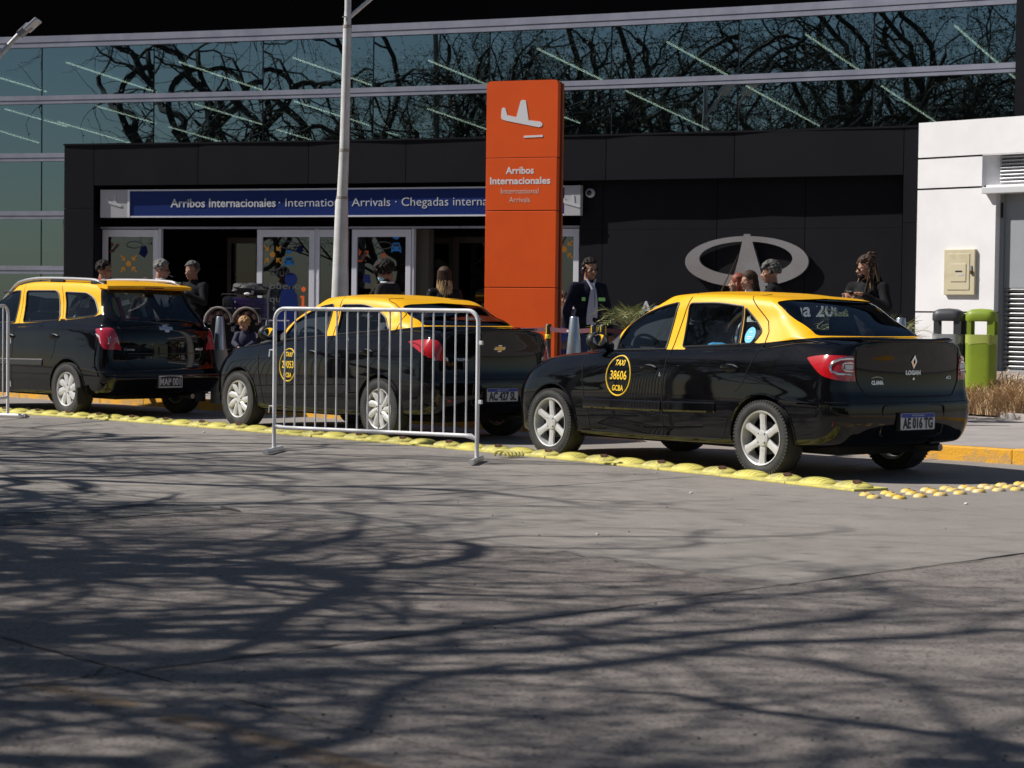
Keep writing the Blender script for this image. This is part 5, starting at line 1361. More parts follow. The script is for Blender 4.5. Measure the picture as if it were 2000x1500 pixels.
def extra_L(root, P_side, P_rear, P_top, made, mk, parts, line_side):
    roundel(root, P_side, .40, .750, '38606', .158, .170)
    for s in (1, -1):
        tl = made[('taillight', s)]
        # clear C shaped and inner lens laid over the red lamp
        def lens(pts, m, name, off):
            g = G(); vs = []
            for a, b in pts:   # a: y, b: z on the rear face
                h = P_rear(s*a, b, off); vs.append(h[0])
            N = len(vs); bk = [v+Vector((.006, 0, 0)) for v in vs]
            g.add(vs+bk, [tuple(range(N))]+[(i, (i+1) % N, N+(i+1) % N, N+i) for i in range(N)]); g.build(name, m, tl)
        def ribbon(pts, r, m, name, off):
            q = []
            for a, b in pts:
                h = P_rear(s*a, b, off) if abs(a) < .765 else None
                if h: q.append(h[0])
            g = G(); g.tube(q, r, 6); g.build(name, m, tl, True)
        q = [P_rear(s*a, b, .004)[0] for a, b in ((.635, .953), (.70, .955))]+[P_side(a, b, s, .004)[0] for a, b in ((-2.075, .955), (-2.03, .948), (-1.995, .925), (-1.98, .89), (-1.995, .855), (-2.035, .835), (-2.075, .828))]+[P_rear(s*a, b, .004)[0] for a, b in ((.70, .824), (.635, .822))]
        g = G(); g.tube(q, .0125, 6); g.build('lens_band', M_chrome, tl, True)
        ribbon([(.635, .920), (.69, .921), (.715, .912), (.718, .872), (.70, .860), (.635, .857)], .0085, M_chrome, 'lens_band', .006)
        lens([(.633, .907), (.700, .907), (.700, .870), (.633, .870)], M_clear, 'clear_lens', .008)
        lens([(.635, .800), (.72, .803), (.715, .782), (.635, .779)], M_redk, 'fog_lens', .006)
        g = G(); vs = [P_rear(s*a, b, .003)[0] for a, b in ((.63, .428), (.80, .432), (.80, .468), (.72, .462))]; g.add(vs, [(0, 1, 2, 3)]); g.build('reflector', M_ref, root)
        # crease of the bumper
        line_side([(-1.70, .598), (-1.85, .598), (-2.0, .596), (-2.10, .594)], .007, M_paintK, 'bumper_crease', root, False)
    plate_recess(root, P_rear, .462, .72, .25)
    x = P_rear(0, .47, .022)[0].x; rear_plate(root, .462, x, 'AE 016 TG')
    # diamond badge
    outer = [(0, .055), (.034, 0), (0, -.058), (-.034, 0)]; N = 4
    g = G(); o = [P_rear(-a, .93+b, .008)[0] for a, b in outer]; i_ = [P_rear(-a*.38, .93+b*.5, .010)[0] for a, b in outer]; b0 = [P_rear(-a, .93+b, -.002)[0] for a, b in outer]
    for k in range(4):
        l = (k+1) % 4; g.add([o[k], o[l], i_[l], i_[k]], [(0, 1, 2, 3)]); g.add([o[k], o[l], b0[l], b0[k]], [(0, 1, 2, 3)])
    g.build('badge', M_chrome, root)
    rear_text(root, 'LOGAN', 0, .842, .032, .175, P_rear, M_sil, .003)
    g = G(); h = P_rear(.0, .795, .003); g.lathe([(.012, 0), (.010, .006), (0, .006)], 14, frame(h[0], (0, -1, 0), (0, 0, 1))); g.build('trunk_lock', M_chrome, root)
    rear_text(root, 'CLAMA', .395, .765, .028, .125, P_rear, M_sil, .003); 
    g = G(); g.tube([P_rear(.395-a, .80+b, .004)[0] for a, b in ((-.06, 0), (-.02, .012), (.03, .010), (.06, -.002))], .0018, 4); g.build('badge_line', M_sil, root)
    rear_text(root, 'dCi', -.46, .80, .024, .07, P_rear, M_sil, .001)
    # trunk spoiler lip
    g = G(); q = [P_rear(y, 1.075, .006)[0]+Vector((-.004, 0, .022)) for y in [-.66+.06*k for k in range(23)]]; g.tube(q, [.004]+[.014]*21+[.004], 8); g.build('trunk_lip', M_paintK, root, True)
    # sky blue round sticker on the quarter glass
    for s in (1,):
        g = G(); g.add([P_side(-1.03+.052*math.cos(a), 1.118+.066*math.sin(a), s, .0035)[0] for a in [2*PI*k/24 for k in range(24)]], [tuple(range(24))]); e = g.build('window_sticker', mat('sticker_blue', (.03, .42, .72), .5), root)
        g = G()
        for dx, dz, w, h_ in ((0, .026, .03, .008), (0, -.012, .06, .006), (0, -.026, .05, .006)): g.add([P_side(-1.03-a, 1.118+b, s, .005)[0] for a, b in ((dx-w/2, dz-h_/2), (dx+w/2, dz-h_/2), (dx+w/2, dz+h_/2), (dx-w/2, dz+h_/2))], [(0, 1, 2, 3)])
        g.build('sticker_print', M_plate, e)
    # door lock and a blue cloth on the rear bench
    h = P_side(-.125, .775, 1, .002); g = G(); g.ball(h[0], (.013, .006, .016), 10, 8); g.build('door_lock', M_chrome, root, True)
    g = G(); g.ball((-.46, .52, 1.0), (.12, .07, .05), 12, 8, amp=.5, fr=4); g.build('blue_cloth', mat('cloth_blue', (.05, .28, .55), .8), root, True)
    # high brake light, antenna
    g = G(); h = P_top(-.95, 0); g.tube([P_top(.05, .0)[0], P_top(.05, 0)[0]+Vector((-.22, 0, .34))], [.006, .0025], 6); g.build('antenna', M_plast, root)
    g = G(); g.box((-1.05, 0, 1.375), (.02, .16, .02)); g.build('brake_lamp', mat('lamp_amber', (.4, .25, .03), .3), root)
    # headlamps
    for s in (1, -1):
        g = G(); pts = [(1.70, .80), (1.83, .825), (1.90, .80), (1.90, .70), (1.80, .69)]
        q = [P_side(a, b, s, .003) for a, b in pts]; q = [h[0] for h in q if h]
        if len(q) > 3: g.add(q, [tuple(range(len(q)))]); g.build('headlight', M_hl, root)
SL['extra'] = extra_L
car1 = build_car(SL)

# ======================= middle taxi (saloon with arched roof, leaf spoke covers)
kP = dict(xr=-2.142, xf=2.05,
 shoulder=[(-2.2, 1.105), (-1.95, 1.10), (-1.6, 1.085), (-1.1, 1.03), (-.3, .972), (.7, .93), (1.3, .88), (2.1, .80)],
 base=[(-1.8, 1.140), (-1.62, 1.142), (-1.3, 1.11), (-.9, 1.065), (-.3, 1.01), (.5, .958), (.85, .965), (1.15, .985)],
 rgx=-1.66, rtx=-1.20, mid=[(-1.5, 1.25), (-1, 1.225), (.3, 1.20), (.75, 1.20)],
 rail=[(-1.3, 1.355), (-.9, 1.388), (-.3, 1.398), (.1, 1.372), (.4, 1.32)], rail2=[(-1.2, 1.385), (-.8, 1.415), (-.3, 1.424), (.1, 1.405), (.35, 1.355)], roof=[(-1.1, 1.400), (-.7, 1.432), (-.3, 1.441), (0, 1.432), (.3, 1.388)],
 fw=rpoly([(.575, .962), (.565, 1.04), (.455, 1.165), (.22, 1.265), (.0, 1.325), (-.20, 1.346), (-.225, 1.34), (-.235, 1.022)], [.02, .03, .08, .08, .08, .01, .015, .01]),
 rw=rpoly([(-.425, 1.036), (-.37, 1.342), (-.72, 1.346), (-.90, 1.31), (-1.10, 1.215), (-1.245, 1.095)], [.02, .04, .1, .08, .05, .02]), qw=None,
 yel=[(.90, .98), (.62, .972), (-.215, 1.03), (-.22, 1.015), (-.44, 1.028), (-.45, 1.045), (-1.20, 1.10), (-1.25, 1.086), (-1.35, 1.100), (-1.6, 1.128), (-1.84, 1.152), (-2.4, 1.6), (-.5, 1.7), (1.0, 1.7), (1.25, 1.01)],
 mirror_tri=[(.82, .975), (.90, .985), (.62, 1.12), (.60, 1.05), (.585, .962)],
 rg=rpoly([(-.01, 1.142), (.575, 1.145), (.535, 1.335), (.43, 1.352), (-.01, 1.372)], [.0, .035, .05, .05, 0]),
 ws=[(-.01, 1.0), (.62, .99), (.70, .98), (.60, 1.16), (.545, 1.30), (.40, 1.34), (-.01, 1.36)],
 tls=rpoly([(-1.63, .985), (-1.85, 1.01), (-2.6, 1.0), (-2.6, .795), (-2.09, .780), (-1.92, .86), (-1.72, .945)], [.02, .08, 0, 0, .05, .08, .05]),
 tlr=rpoly([(.70, 1.01), (1.2, 1.01), (1.2, .775), (.60, .79), (.655, .90)], [.03, 0, 0, .02, .05]),
 door_seams=[[(-.33, 1.42), (-.345, 1.30), (-.375, 1.03), (-.36, .60), (-.36, .275)], [(-.95, 1.415), (-1.14, 1.355), (-1.33, 1.255), (-1.37, 1.16), (-1.33, 1.02), (-1.25, .85), (-1.12, .74), (-1.02, .66)], [(.92, .93), (.90, .80), (.86, .60), (.80, .40), (.775, .275)], [(.775, .272), (.3, .262), (-.36, .262), (-.85, .272)], [(-.90, .44), (-.88, .33), (-.85, .275)], [(.92, .93), (1.0, .915), (1.3, .88), (1.7, .82)]],
 trunk=None, hood=None, belt_top=None,
 rear_lines=[(rpoly([(-.66, 1.06), (-.59, .78), (-.50, .62), (.50, .62), (.59, .78), (.66, 1.06)], [.02, .05, .05, .05, .05, .02]), .005, M_seam, 'trunk_gap', False)])
SP = dict(name='saloon_taxi', pose=(-1.5102, 22.2019, 2.2851), label='middle black and yellow saloon taxi with plate AC 427 SL, behind the white barrier', loops=sedan_loops(kP),
  wb=2.528, arch=.355, R=.308, rr=.205, tw=.185, track=1.53, kind='P', hem=.20, len=4.26,
  handles=[(-.11, .835), (-1.03, .868)], mirror=(.76, .99), mould=[], shelf=(1.09, -1.42))
saloon_spec(SP, kP)
def bowtie(root, y, z, w, h, P_rear, m=M_gold):
    pts = [(-.5, -.18), (-.40, .22), (-.17, .22), (-.15, .5), (.17, .5), (.15, .22), (.5, .22), (.40, -.22), (.17, -.22), (.15, -.5), (-.17, -.5), (-.15, -.22)]
    pts = [(a*w, b*h) for a, b in pts]; big = [(a*1.12, b*1.2) for a, b in pts]
    rear_poly(root, big, y, z, P_rear, M_chrome, 'badge', .006); rear_poly(root, pts, y, z, P_rear, m, 'badge', .010)
def extra_P(root, P_side, P_rear, P_top, made, mk, parts, line_side):
    roundel(root, P_side, .30, .705, '29053', .150, .170)
    for s in (1, -1):
        tl = made[('taillight', s)]
        def lens(pts, m, name, off):
            vs = [P_rear(s*a, b, off)[0] for a, b in pts]; N = len(vs); g = G(); g.add(vs+[v+Vector((.006, 0, 0)) for v in vs], [tuple(range(N))]+[(i, (i+1) % N, N+(i+1) % N, N+i) for i in range(N)]); g.build(name, m, tl)
        lens([(.615, .835), (.745, .838), (.745, .808), (.605, .802)], M_clear, 'clear_lens', .006)
        lens([(.66, .90), (.74, .905), (.74, .85), (.63, .846)], M_redk, 'dark_lens', .006)
        g = G(); g.tube([P_side(a, b, s, .006)[0] for a, b in ((-1.68, .978), (-1.80, .955), (-1.9, .90), (-1.97, .83))], .006, 6); g.build('lens_rib', M_redk, tl, True)
        g = G(); vs = [P_rear(s*a, b, .003)[0] for a, b in ((.58, .40), (.74, .41), (.74, .435), (.60, .428))]; g.add(vs, [(0, 1, 2, 3)]); g.build('reflector', M_ref, root)
        g = G(); pts = [(1.60, .745), (1.72, .80), (1.84, .78), (1.84, .66), (1.72, .64)]; q = [P_side(a, b, s, .003) for a, b in pts]; q = [h[0] for h in q if h]
        if len(q) > 3: g.add(q, [tuple(range(len(q)))]); g.build('headlight', M_hl, root)
    plate_recess(root, P_rear, .468, .70, .23)
    rear_plate(root, .468, P_rear(0, .47, .022)[0].x, 'AC 427 SL')
    bowtie(root, 0, .925, .135, .055, P_rear)
    rear_text(root, 'PRISMA', .455, .815, .026, .15, P_rear, M_sil, .001)
    g = G(); q = [P_rear(y, 1.085, .004)[0]+Vector((-.010, 0, .026)) for y in [-.68+.06*k for k in range(24)]]; g.tube(q, [.004]+[.012]*22+[.004], 8); g.build('trunk_lip', M_paintK, root, True)
    g = G(); g.tube([P_top(.05, 0)[0], P_top(.05, 0)[0]+Vector((-.20, 0, .2))], [.006, .0025], 6); g.build('antenna', M_plast, root)
SP['extra'] = extra_P
car2 = build_car(SP)

# ======================= far left taxi (tall people carrier)
def van_loops():
    r, f = -2.20, 2.14
    sh = [(-2.2, 1.03), (-1.9, 1.035), (-1.2, 1.045), (-.3, 1.03), (.7, 1.0), (1.3, .97), (2.1, .88)]
    base = [(-2.1, 1.10), (-1.8, 1.15), (-1.2, 1.13), (-.3, 1.085), (.5, 1.06), (.9, 1.05), (1.3, 1.06)]
    c = dict(br=.09, cr=.17, cy=.17, bf=.30, cf=.36, cfy=.34)
    def L(**k): d = dict(c); d.update(k); return d
    return [L(xr=r+.26, xf=f-.14, w=.75, z=[(r, .27), (-1, .235), (f, .22)], kr=.05),
     L(xr=r+.14, xf=f-.06, w=.835, z=[(r, .30), (-1.2, .26), (f, .245)], kr=.04, kf=.05),
     L(xr=r+.06, xf=f-.02, w=.862, z=[(r, .38), (f, .34)], kr=.03, kf=.05), L(xr=r, xf=f, w=.872, z=[(r, .47), (f, .48)], kr=.025, kf=.05),
     L(xr=r+.01, xf=f-.01, w=.872, z=[(r, .505), (-1.4, .56), (f, .57)], kr=.025, kf=.05), L(xr=r+.06, xf=f-.04, w=.870, z=[(r, .56), (-1.4, .64), (f, .64)], kr=.03, kf=.055),
     L(xr=r+.085, xf=f-.07, w=.864, z=[(r, .70), (-1.2, .75), (f, .72)], kr=.035, kf=.06), L(xr=r+.09, xf=f-.13, w=.850, z=[(r, .88), (-1.2, .88), (1.2, .86), (f, .80)], kr=.045, kf=.07),
     L(xr=r+.12, xf=f-.24, w=.826, z=sh, kr=.055, kf=.09), L(xr=r+.16, xf=f-.42, w=.792, z=[(-2.2, 1.06), (-1.2, 1.085), (-.3, 1.05), (.7, 1.02), (1.3, 1.0), (2, .93)], kr=.06, kf=.10),
     L(xr=r+.19, xf=1.42, w=.765, z=base, kr=.07, kf=.10, cr=.18, cf=.16, cfy=.1, bf=.34, br=.07), L(xr=r+.22, xf=1.34, w=.750, z=[(a, b+.035) for a, b in base], kr=.07, kf=.10, cf=.16, cfy=.1, bf=.34, br=.07),
     L(xr=r+.34, xf=.98, w=.672, z=[(-2, 1.335), (-1, 1.33), (.9, 1.30)], kr=.06, kf=.08, cf=.16, cfy=.1, bf=.30, br=.07), L(xr=r+.44, xf=.60, w=.612, z=[(-1.9, 1.505), (-1.2, 1.515), (-.3, 1.525), (.2, 1.50), (.6, 1.46)], kr=.05, kf=.06, cf=.18, cfy=.12, bf=.26, br=.06, cr=.14, cy=.13),
     L(xr=r+.47, xf=.52, w=.57, z=[(-1.8, 1.545), (-1.2, 1.575), (-.3, 1.585), (.2, 1.56), (.6, 1.50)], kr=.05, kf=.06, cf=.18, cfy=.12, bf=.24, br=.06, cr=.13, cy=.12),
     L(xr=r+.58, xf=.32, w=.42, z=[(-1.7, 1.575), (-1.2, 1.60), (-.3, 1.61), (.4, 1.56)], kr=.04, kf=.04, cf=.15, cfy=.12, bf=.14, br=.03, cr=.12, cy=.1),
     L(xr=r+.75, xf=.2, w=.2, z=[(-1.7, 1.588), (-1.2, 1.612), (-.3, 1.622), (.4, 1.575)], kr=0, kf=0, cf=.1, cfy=.08, bf=.05, br=.02, cr=.1, cy=.08),
     L(xr=r+.85, xf=.1, w=.0005, z=[(-1.7, 1.592), (-1.2, 1.616), (-.3, 1.626), (.4, 1.58)], kr=0, kf=0, cf=.02, cfy=.0001, bf=0, br=0, cr=.02, cy=.0001)]
vFW = rpoly([(.92, 1.075), (.60, 1.38), (.30, 1.478), (.085, 1.482), (.0, 1.095)], [.03, .1, .08, .03, .02])
vRW = rpoly([(-.185, 1.098), (-.055, 1.484), (-.70, 1.484), (-.775, 1.46), (-.955, 1.18), (-.955, 1.13)], [.03, .05, .06, .04, .05, .03])
vQW = rpoly([(-1.10, 1.145), (-.915, 1.468), (-1.36, 1.456), (-1.52, 1.40), (-1.70, 1.23), (-1.66, 1.19)], [.03, .03, .05, .06, .05, .03])
vYEL = [(1.2, 1.08), (.2, 1.085), (.0, 1.08), (-.2, 1.085), (-.98, 1.125), (-.99, 1.145), (-1.09, 1.145), (-1.10, 1.132), (-1.66, 1.18), (-1.74, 1.205), (-1.995, 1.222), (-1.93, 1.32), (-1.82, 1.497), (-1.95, 1.497), (-2.1, 1.7), (1.2, 1.75), (1.5, 1.09)]
vRG = rpoly([(-.01, 1.125), (.515, 1.13), (.595, 1.24), (.575, 1.485), (-.01, 1.497)], [0, .06, .1, .04, 0])
vBAND = rpoly([(-.01, 1.10), (.60, 1.10), (.70, 1.20), (.62, 1.497), (-.01, 1.505)], [0, .1, .1, .02, 0])
vTLs = rpoly([(-1.80, 1.035), (-1.95, 1.05), (-2.6, 1.05), (-2.6, .785), (-1.985, .80)], [.02, .04, 0, 0, .03])
vTLr = rpoly([(.675, 1.05), (1.2, 1.05), (1.2, .785), (.60, .785)], [.04, 0, 0, .02])
vWS = [(-.01, 1.07), (.62, 1.06), (.72, 1.05), (.60, 1.28), (.545, 1.42), (.40, 1.475), (-.01, 1.495)]
SV = dict(name='people_carrier_taxi', pose=(-5.5727, 26.0971, 2.3513), label='tall black and yellow people carrier taxi with roof rails at the left edge', loops=van_loops(), wb=2.62, arch=.365, R=.318, rr=.205, tw=.195, track=1.55, kind='S', hem=.22, len=4.34,
  handles=[(-.02, .92), (-.985, .935)], mirror=(.95, 1.08), mould=[((.85, .61), (-.02, .612)), ((-.06, .612), (-.79, .622))], shelf=(1.08, -1.5))
def clV(c, n):
    x, y, z = c; wb = 1.31
    if y > .40 and z < .80 and (math.hypot(x-wb, z-.318) < .365 or math.hypot(x+wb, z-.318) < .365): return None
    if z > 1.0 and y > .3:
        if inpoly(x, z, vFW) or inpoly(x, z, vRW): return 'window'
        if inpoly(x, z, vQW): return 'quarter'
    if x < -1.5 and z > 1.05 and n.x < -.2:
        if inpoly(y, z, vRG): return 'rear_window'
        if inpoly(y, z, vBAND): return 'band'
    if x < -1.5 and inpoly(x, z, vTLs) and inpoly(y, z, vTLr): return 'taillight'
    if x > .15 and z > 1.03 and inpoly(y, z, vWS) and n.x > .12 and x < 1.5: return 'windshield'
    return 'roof' if inpoly(x, z, vYEL) else 'body'
SV['classify'] = clV
SV['cuts'] = [(vFW, (0, 2), lambda c: c.z > 1 and c.y > .25), (vRW, (0, 2), lambda c: c.z > 1 and c.y > .25), (vQW, (0, 2), lambda c: c.z > 1 and c.y > .25), (vYEL, (0, 2), lambda c: c.z > 1),
  (circ(1.31, .318, .365, 44), (0, 2), lambda c: c.y > .4 and c.z < .8), (circ(-1.31, .318, .365, 44), (0, 2), lambda c: c.y > .4 and c.z < .8),
  (vRG, (1, 2), lambda c: c.x < -1.5 and c.z > 1.05), (vBAND, (1, 2), lambda c: c.x < -1.5 and c.z > 1.05), (vTLs, (0, 2), lambda c: c.x < -1.5), (vTLr, (1, 2), lambda c: c.x < -1.5 and .6 < c.z < 1.2), (vWS, (1, 2), lambda c: c.x > .15 and c.z > 1)]
SV['partdef'] = {'window': ('window', M_cglass, True, .007), 'quarter': ('quarter_window', M_cglass, True, .007), 'rear_window': ('rear_window', M_cglassd, False, .004), 'band': ('glass_surround', mat('gloss_black', (.006, .006, .007), .06), False, .002), 'windshield': ('windshield', M_cglass, False, .005), 'taillight': ('taillight', mat('lamp_rose', (.36, .02, .045), .12, coat=1), True, -.004), 'roof': ('roof', M_paintY, False, 0), 'body': ('body', M_paintK, False, 0)}
SV['lined'] = ('roof', 'body')
SV['side_lines'] = [(vFW, .009, M_trim, 'window_seal', True), (vRW, .009, M_trim, 'window_seal', True), (vQW, .009, M_trim, 'window_seal', True)]+[(p, .0035, M_seam, 'door_gap', False) for p in (
  [(.03, 1.545), (-.04, 1.30), (-.10, 1.08), (-.11, .6), (-.11, .29)], [(-.80, 1.54), (-.86, 1.46), (-1.03, 1.16), (-1.05, .95), (-1.03, .78), (-.97, .66)], [(-.11, .285), (-.5, .283), (-.85, .29)], [(.98, 1.0), (.95, .6), (.85, .29)], [(-1.68, .575), (-1.9, .545), (-2.05, .535)])]
SV['rear_lines'] = [(rpoly([(-.60, 1.07), (-.585, .80), (-.52, .62), (-.40, .585), (.40, .585), (.52, .62), (.585, .80), (.60, 1.07)], [.02, .03, .05, .05, .05, .05, .03, .02]), .005, M_seam, 'tailgate_gap', False), ([(-.52, .755), (0, .75), (.52, .755)], .006, M_paintK, 'tailgate_crease', False), ([(-.82, .505), (0, .50), (.82, .505)], .006, M_paintK, 'bumper_crease', False)]
def extra_S(root, P_side, P_rear, P_top, made, mk, parts, line_side):
    g = G(); N = 20; prof = []
    for k in range(N+1):
        y = -.60+1.2*k/N; e = abs(y)/.60; xb = -1.835+.07*e**2.2; z = 1.545-.010*e**3
        for dx, dz in ((.22, .028), (.10, .026), (.0, .004), (-.005, -.026), (.04, -.030), (.20, -.01)): g.v.append((xb+dx, y, z+dz))
    for k in range(N):
        for j in range(6): g.f.append((k*6+j, (k+1)*6+j, (k+1)*6+(j+1) % 6, k*6+(j+1) % 6))
    g.f += [tuple(range(6)), tuple(range(N*6, N*6+6))]; g.build('roof_spoiler', M_paintY, root, True, 60)
    for s in (1, -1):
        pts = []; N = 26
        for k in range(N+1):
            x = .62-2.32*k/N; h = P_top(x, s*.545); e = min(1, k/3, (N-k)/3)
            pts.append(Vector((x, s*.545, h[0].z+.006+.038*e)))
        g = G(); g.tube(pts, [.012]+[.019]*(N-1)+[.012], 8); rl = g.build('roof_rail', mat('rail_silver', (.42, .42, .44), .35, .5), root, True)
        for x in (.45, -.62, -1.50):
            h = P_top(x, s*.545); g = G(); g.box((x, s*.545, h[0].z+.022), (.30, .035, .045), bev=.012); g.build('rail_foot', M_plast, rl)
        tl = made[('taillight', s)]
        def lens(pts, m, name, off):
            vs = [P_rear(s*a, b, off)[0] for a, b in pts]; N = len(vs); g = G(); g.add(vs+[v+Vector((.006, 0, 0)) for v in vs], [tuple(range(N))]+[(i, (i+1) % N, N+(i+1) % N, N+i) for i in range(N)]); g.build(name, m, tl)
        lens([(.655, .945), (.755, .95), (.755, .865), (.63, .86)], M_chrome, 'lens_band', .005)
        lens([(.665, .932), (.745, .935), (.745, .882), (.648, .878)], mat('lens_grey', (.20, .21, .24), .2, coat=1), 'clear_lens', .008)
        vs = [P_side(a, b, s, .006)[0] for a, b in ((-1.825, .985), (-1.90, .958), (-2.02, .950), (-2.02, .862), (-1.94, .868))]; g = G(); g.add(vs, [tuple(range(5))]); g.build('lens_band', M_clear, tl)
        vs = [P_rear(s*a, b, .004)[0] for a, b in ((.60, .792), (.76, .792), (.76, .84), (.615, .84))]; g = G(); g.add(vs, [(0, 1, 2, 3)]); g.build('lower_lens', M_redk, tl)
        g = G(); vs = [P_side(a, b, s, .003)[0] for a, b in ((-1.70, .20+.12), (-1.80, .30), (-1.80, .33), (-1.70, .34))]
    rear_plate(root, .424, P_rear(0, .42, .02)[0].x, 'MAP 001', old=True)
    bowtie(root, -.02, 1.045, .19, .07, P_rear, M_sil)
    rear_text(root, 'Cetiver', .50, .80, .028, .135, P_rear, M_sil, .0); rear_text(root, 'SPIN LT', -.49, .80, .024, .12, P_rear, M_sil, .002)
    g = G(); q = [P_rear(y, z, .012)[0] for y, z in ((.04, 1.12), (-.1, 1.135), (-.3, 1.20), (-.42, 1.30), (-.46, 1.40))]; 
    g = G(); q = [P_rear(y, z, .015)[0] for y, z in ((-.45, 1.075), (-.20, 1.06), (-.40, 1.14), (-.46, 1.12))]
    g = G(); g.tube([P_rear(y, z, .014)[0] for y, z in ((-.50, 1.10), (-.40, 1.125), (-.22, 1.145), (.12, 1.150))], .008, 6); g.ball(P_rear(-.50, 1.10, .014)[0], .025, 10, 6); g.build('rear_wiper', M_plast, root, True)
    g = G(); g.box((-1.86, 0, 1.52), (.03, .25, .012)); g.build('brake_lamp', M_redk, root)
    # things seen inside through the rear window
    g = G(); 
    for y, m, n_ in ((.43, mat('strap_yellow', (.55, .5, .12), .7), 'yellow_strap'), (.36, mat('strap_rose', (.5, .10, .13), .7), 'rose_strap'), (.05, mat('strap_grey', (.25, .32, .35), .7), 'grey_strap')):
        g = G(); g.tube([(-1.75, y, 1.18), (-1.70, y+.02, 1.30), (-1.60, y-.02, 1.40)], [.022, .028, .02], 8); g.build(n_, m, root, True)
    g = G(); g.tube([(-1.78, .40, 1.165), (-1.78, .18, 1.165)], .018, 8); g.build('rose_strap', mat('strap_rose', (.5, .10, .13)), root, True)
    for s in (1, -1): g = G(); g.box((-1.62, s*.84, .25), (.03, .16, .20)); g.build('mud_flap', M_plast, root)
SV['extra'] = extra_S
car3 = build_car(SV)
# ------------------------------------------------------------------ white crowd barriers
M_bar = mat('barrier_white', (.74, .74, .76), .42, coat=.2, col2=(.62, .61, .60), nscale=5, lo=.52, hi=.75)
def arc(c, r, a0, a1, n=6): return [(c[0]+r*math.cos(a0+(a1-a0)*k/n), c[1]+r*math.sin(a0+(a1-a0)*k/n)) for k in range(n+1)]
def barrier(W_, H_, label, nb=18, off_foot=0):
    root = empty('crowd_barrier', (0, 0, 0), 0, label, 'barrier', 'white tubular crowd barriers')
    r = .10
    pts = [(0, .05)]+[(0, .6)]+arc((r, H_-r), r, PI, PI/2)+arc((W_-r, H_-r), r, PI/2, 0)+[(W_, .6), (W_, .05)]
    g = G(); g.tube([(x, 0, z) for x, z in pts], .018, 12); g.build('frame', M_bar, root, True)
    g = G(); g.tube([(.0, 0, .25), (.06, 0, .235), (.12, 0, .232), (W_-.12, 0, .232), (W_-.06, 0, .228), (W_, 0, .20)], [.010, .021, .017, .017, .024, .012], 12); g.build('bottom_rail', M_bar, root, True)
    me = None
    for k in range(nb):
        x = W_*(k+1)/(nb+1)
        if me is None: g = G(); g.tube([(0, 0, .235), (0, 0, H_-.01)], .0078, 8); me = g.mesh('bar', M_bar, True)
        o = link('bar', me, root); o.location = (x, 0, 0)
    for x in (0, W_):
        ft = empty('foot', (x, 0, 0), .35, parent=root)
        g = G(); g.tube([(0, -.30, .030), (0, .26, .030)], .024, 12); g.build('foot_tube', M_bar, ft, True)
        g = G(); g.tube([(0, .235, .030), (0, .30, .024)], [.0245, .012], 10); g.build('foot_end', mat('worn_steel', (.12, .10, .09), .7), ft, True)
    for z in (.52, 1.02):
        g = G(); g.box((W_+.03, 0, z), (.03, .03, .035), bev=.005); g.tube([(-.005, 0, z-.1), (-.055, 0, z-.1), (-.06, 0, z-.16)], .006, 6); g.build('hook', M_bar, root)
    return root
pL, pR = ground(535, 885), ground(931, 905)
b1 = barrier((pR-pL).length, 1.29, 'white crowd barrier with thin vertical bars standing in front of the middle taxi')
b1.location = (pL.x, pL.y, 0); b1.rotation_euler = (0, 0, math.atan2((pR-pL).y, (pR-pL).x))
# second barrier seen nearly end on at the left edge
qF, qN = ground(15, 816), ground(6, 834)
d = (qN-qF).normalized()
b2 = barrier(2.05, 1.29, 'white crowd barrier seen nearly end-on at the left edge of the road')
ax_ = Vector((-.31, -1)).normalized(); b2.location = (qF.x, qF.y, 0); b2.rotation_euler = (0, 0, math.atan2(ax_.y, ax_.x))
for f in b2.children:
    if f.name.startswith('foot'): f.rotation_euler = (0, 0, -.12)

# ------------------------------------------------------------------ bollards (metal cone on concrete base)
M_cone = mat('galvanised_steel', (.46, .50, .54), .28, .75, col2=(.38, .42, .46), nscale=4)
M_conc = mat('bollard_concrete', (.34, .33, .30), .85, col2=(.27, .26, .24), nscale=6, bump=.3)
def bollard():
    root = empty('bollard', (0, 0, 0), 0, 'x', 'bollard', 'steel capped bollards along the kerb')
    g = G(); g.lathe([(.115, 0), (.112, .05), (.094, .62), (.084, .66)], 28); g.build('base', M_conc, root, True, 50)
    g = G(); g.lathe([(.080, .655), (.080, .665), (.046, 1.06), (.043, 1.065), (0, 1.068)], 28); g.build('cap', M_cone, root, True, 50)
    return root
b0 = None
for px, Y, s, lab in ((430, 25.6, 1.0, 'concrete and steel cone bollard between the left and middle taxis'), (1122, 23.0, 1.05, 'steel cone bollard in front of the man in the navy jacket'), (1297, 22.0, 1.0, 'steel cone bollard seen through the nearest taxi front window'), (1760, 22.5, 1.08, 'steel cone bollard right behind the nearest taxi roof end')):
    o = copy_tree(b0) if b0 else bollard(); b0 = b0 or o
    p = at(px, 600, Y); o.location = (p.x, Y, .128-.0); o.scale = (s, s, s); o['label'] = lab
b0.scale = (1, 1, 1)

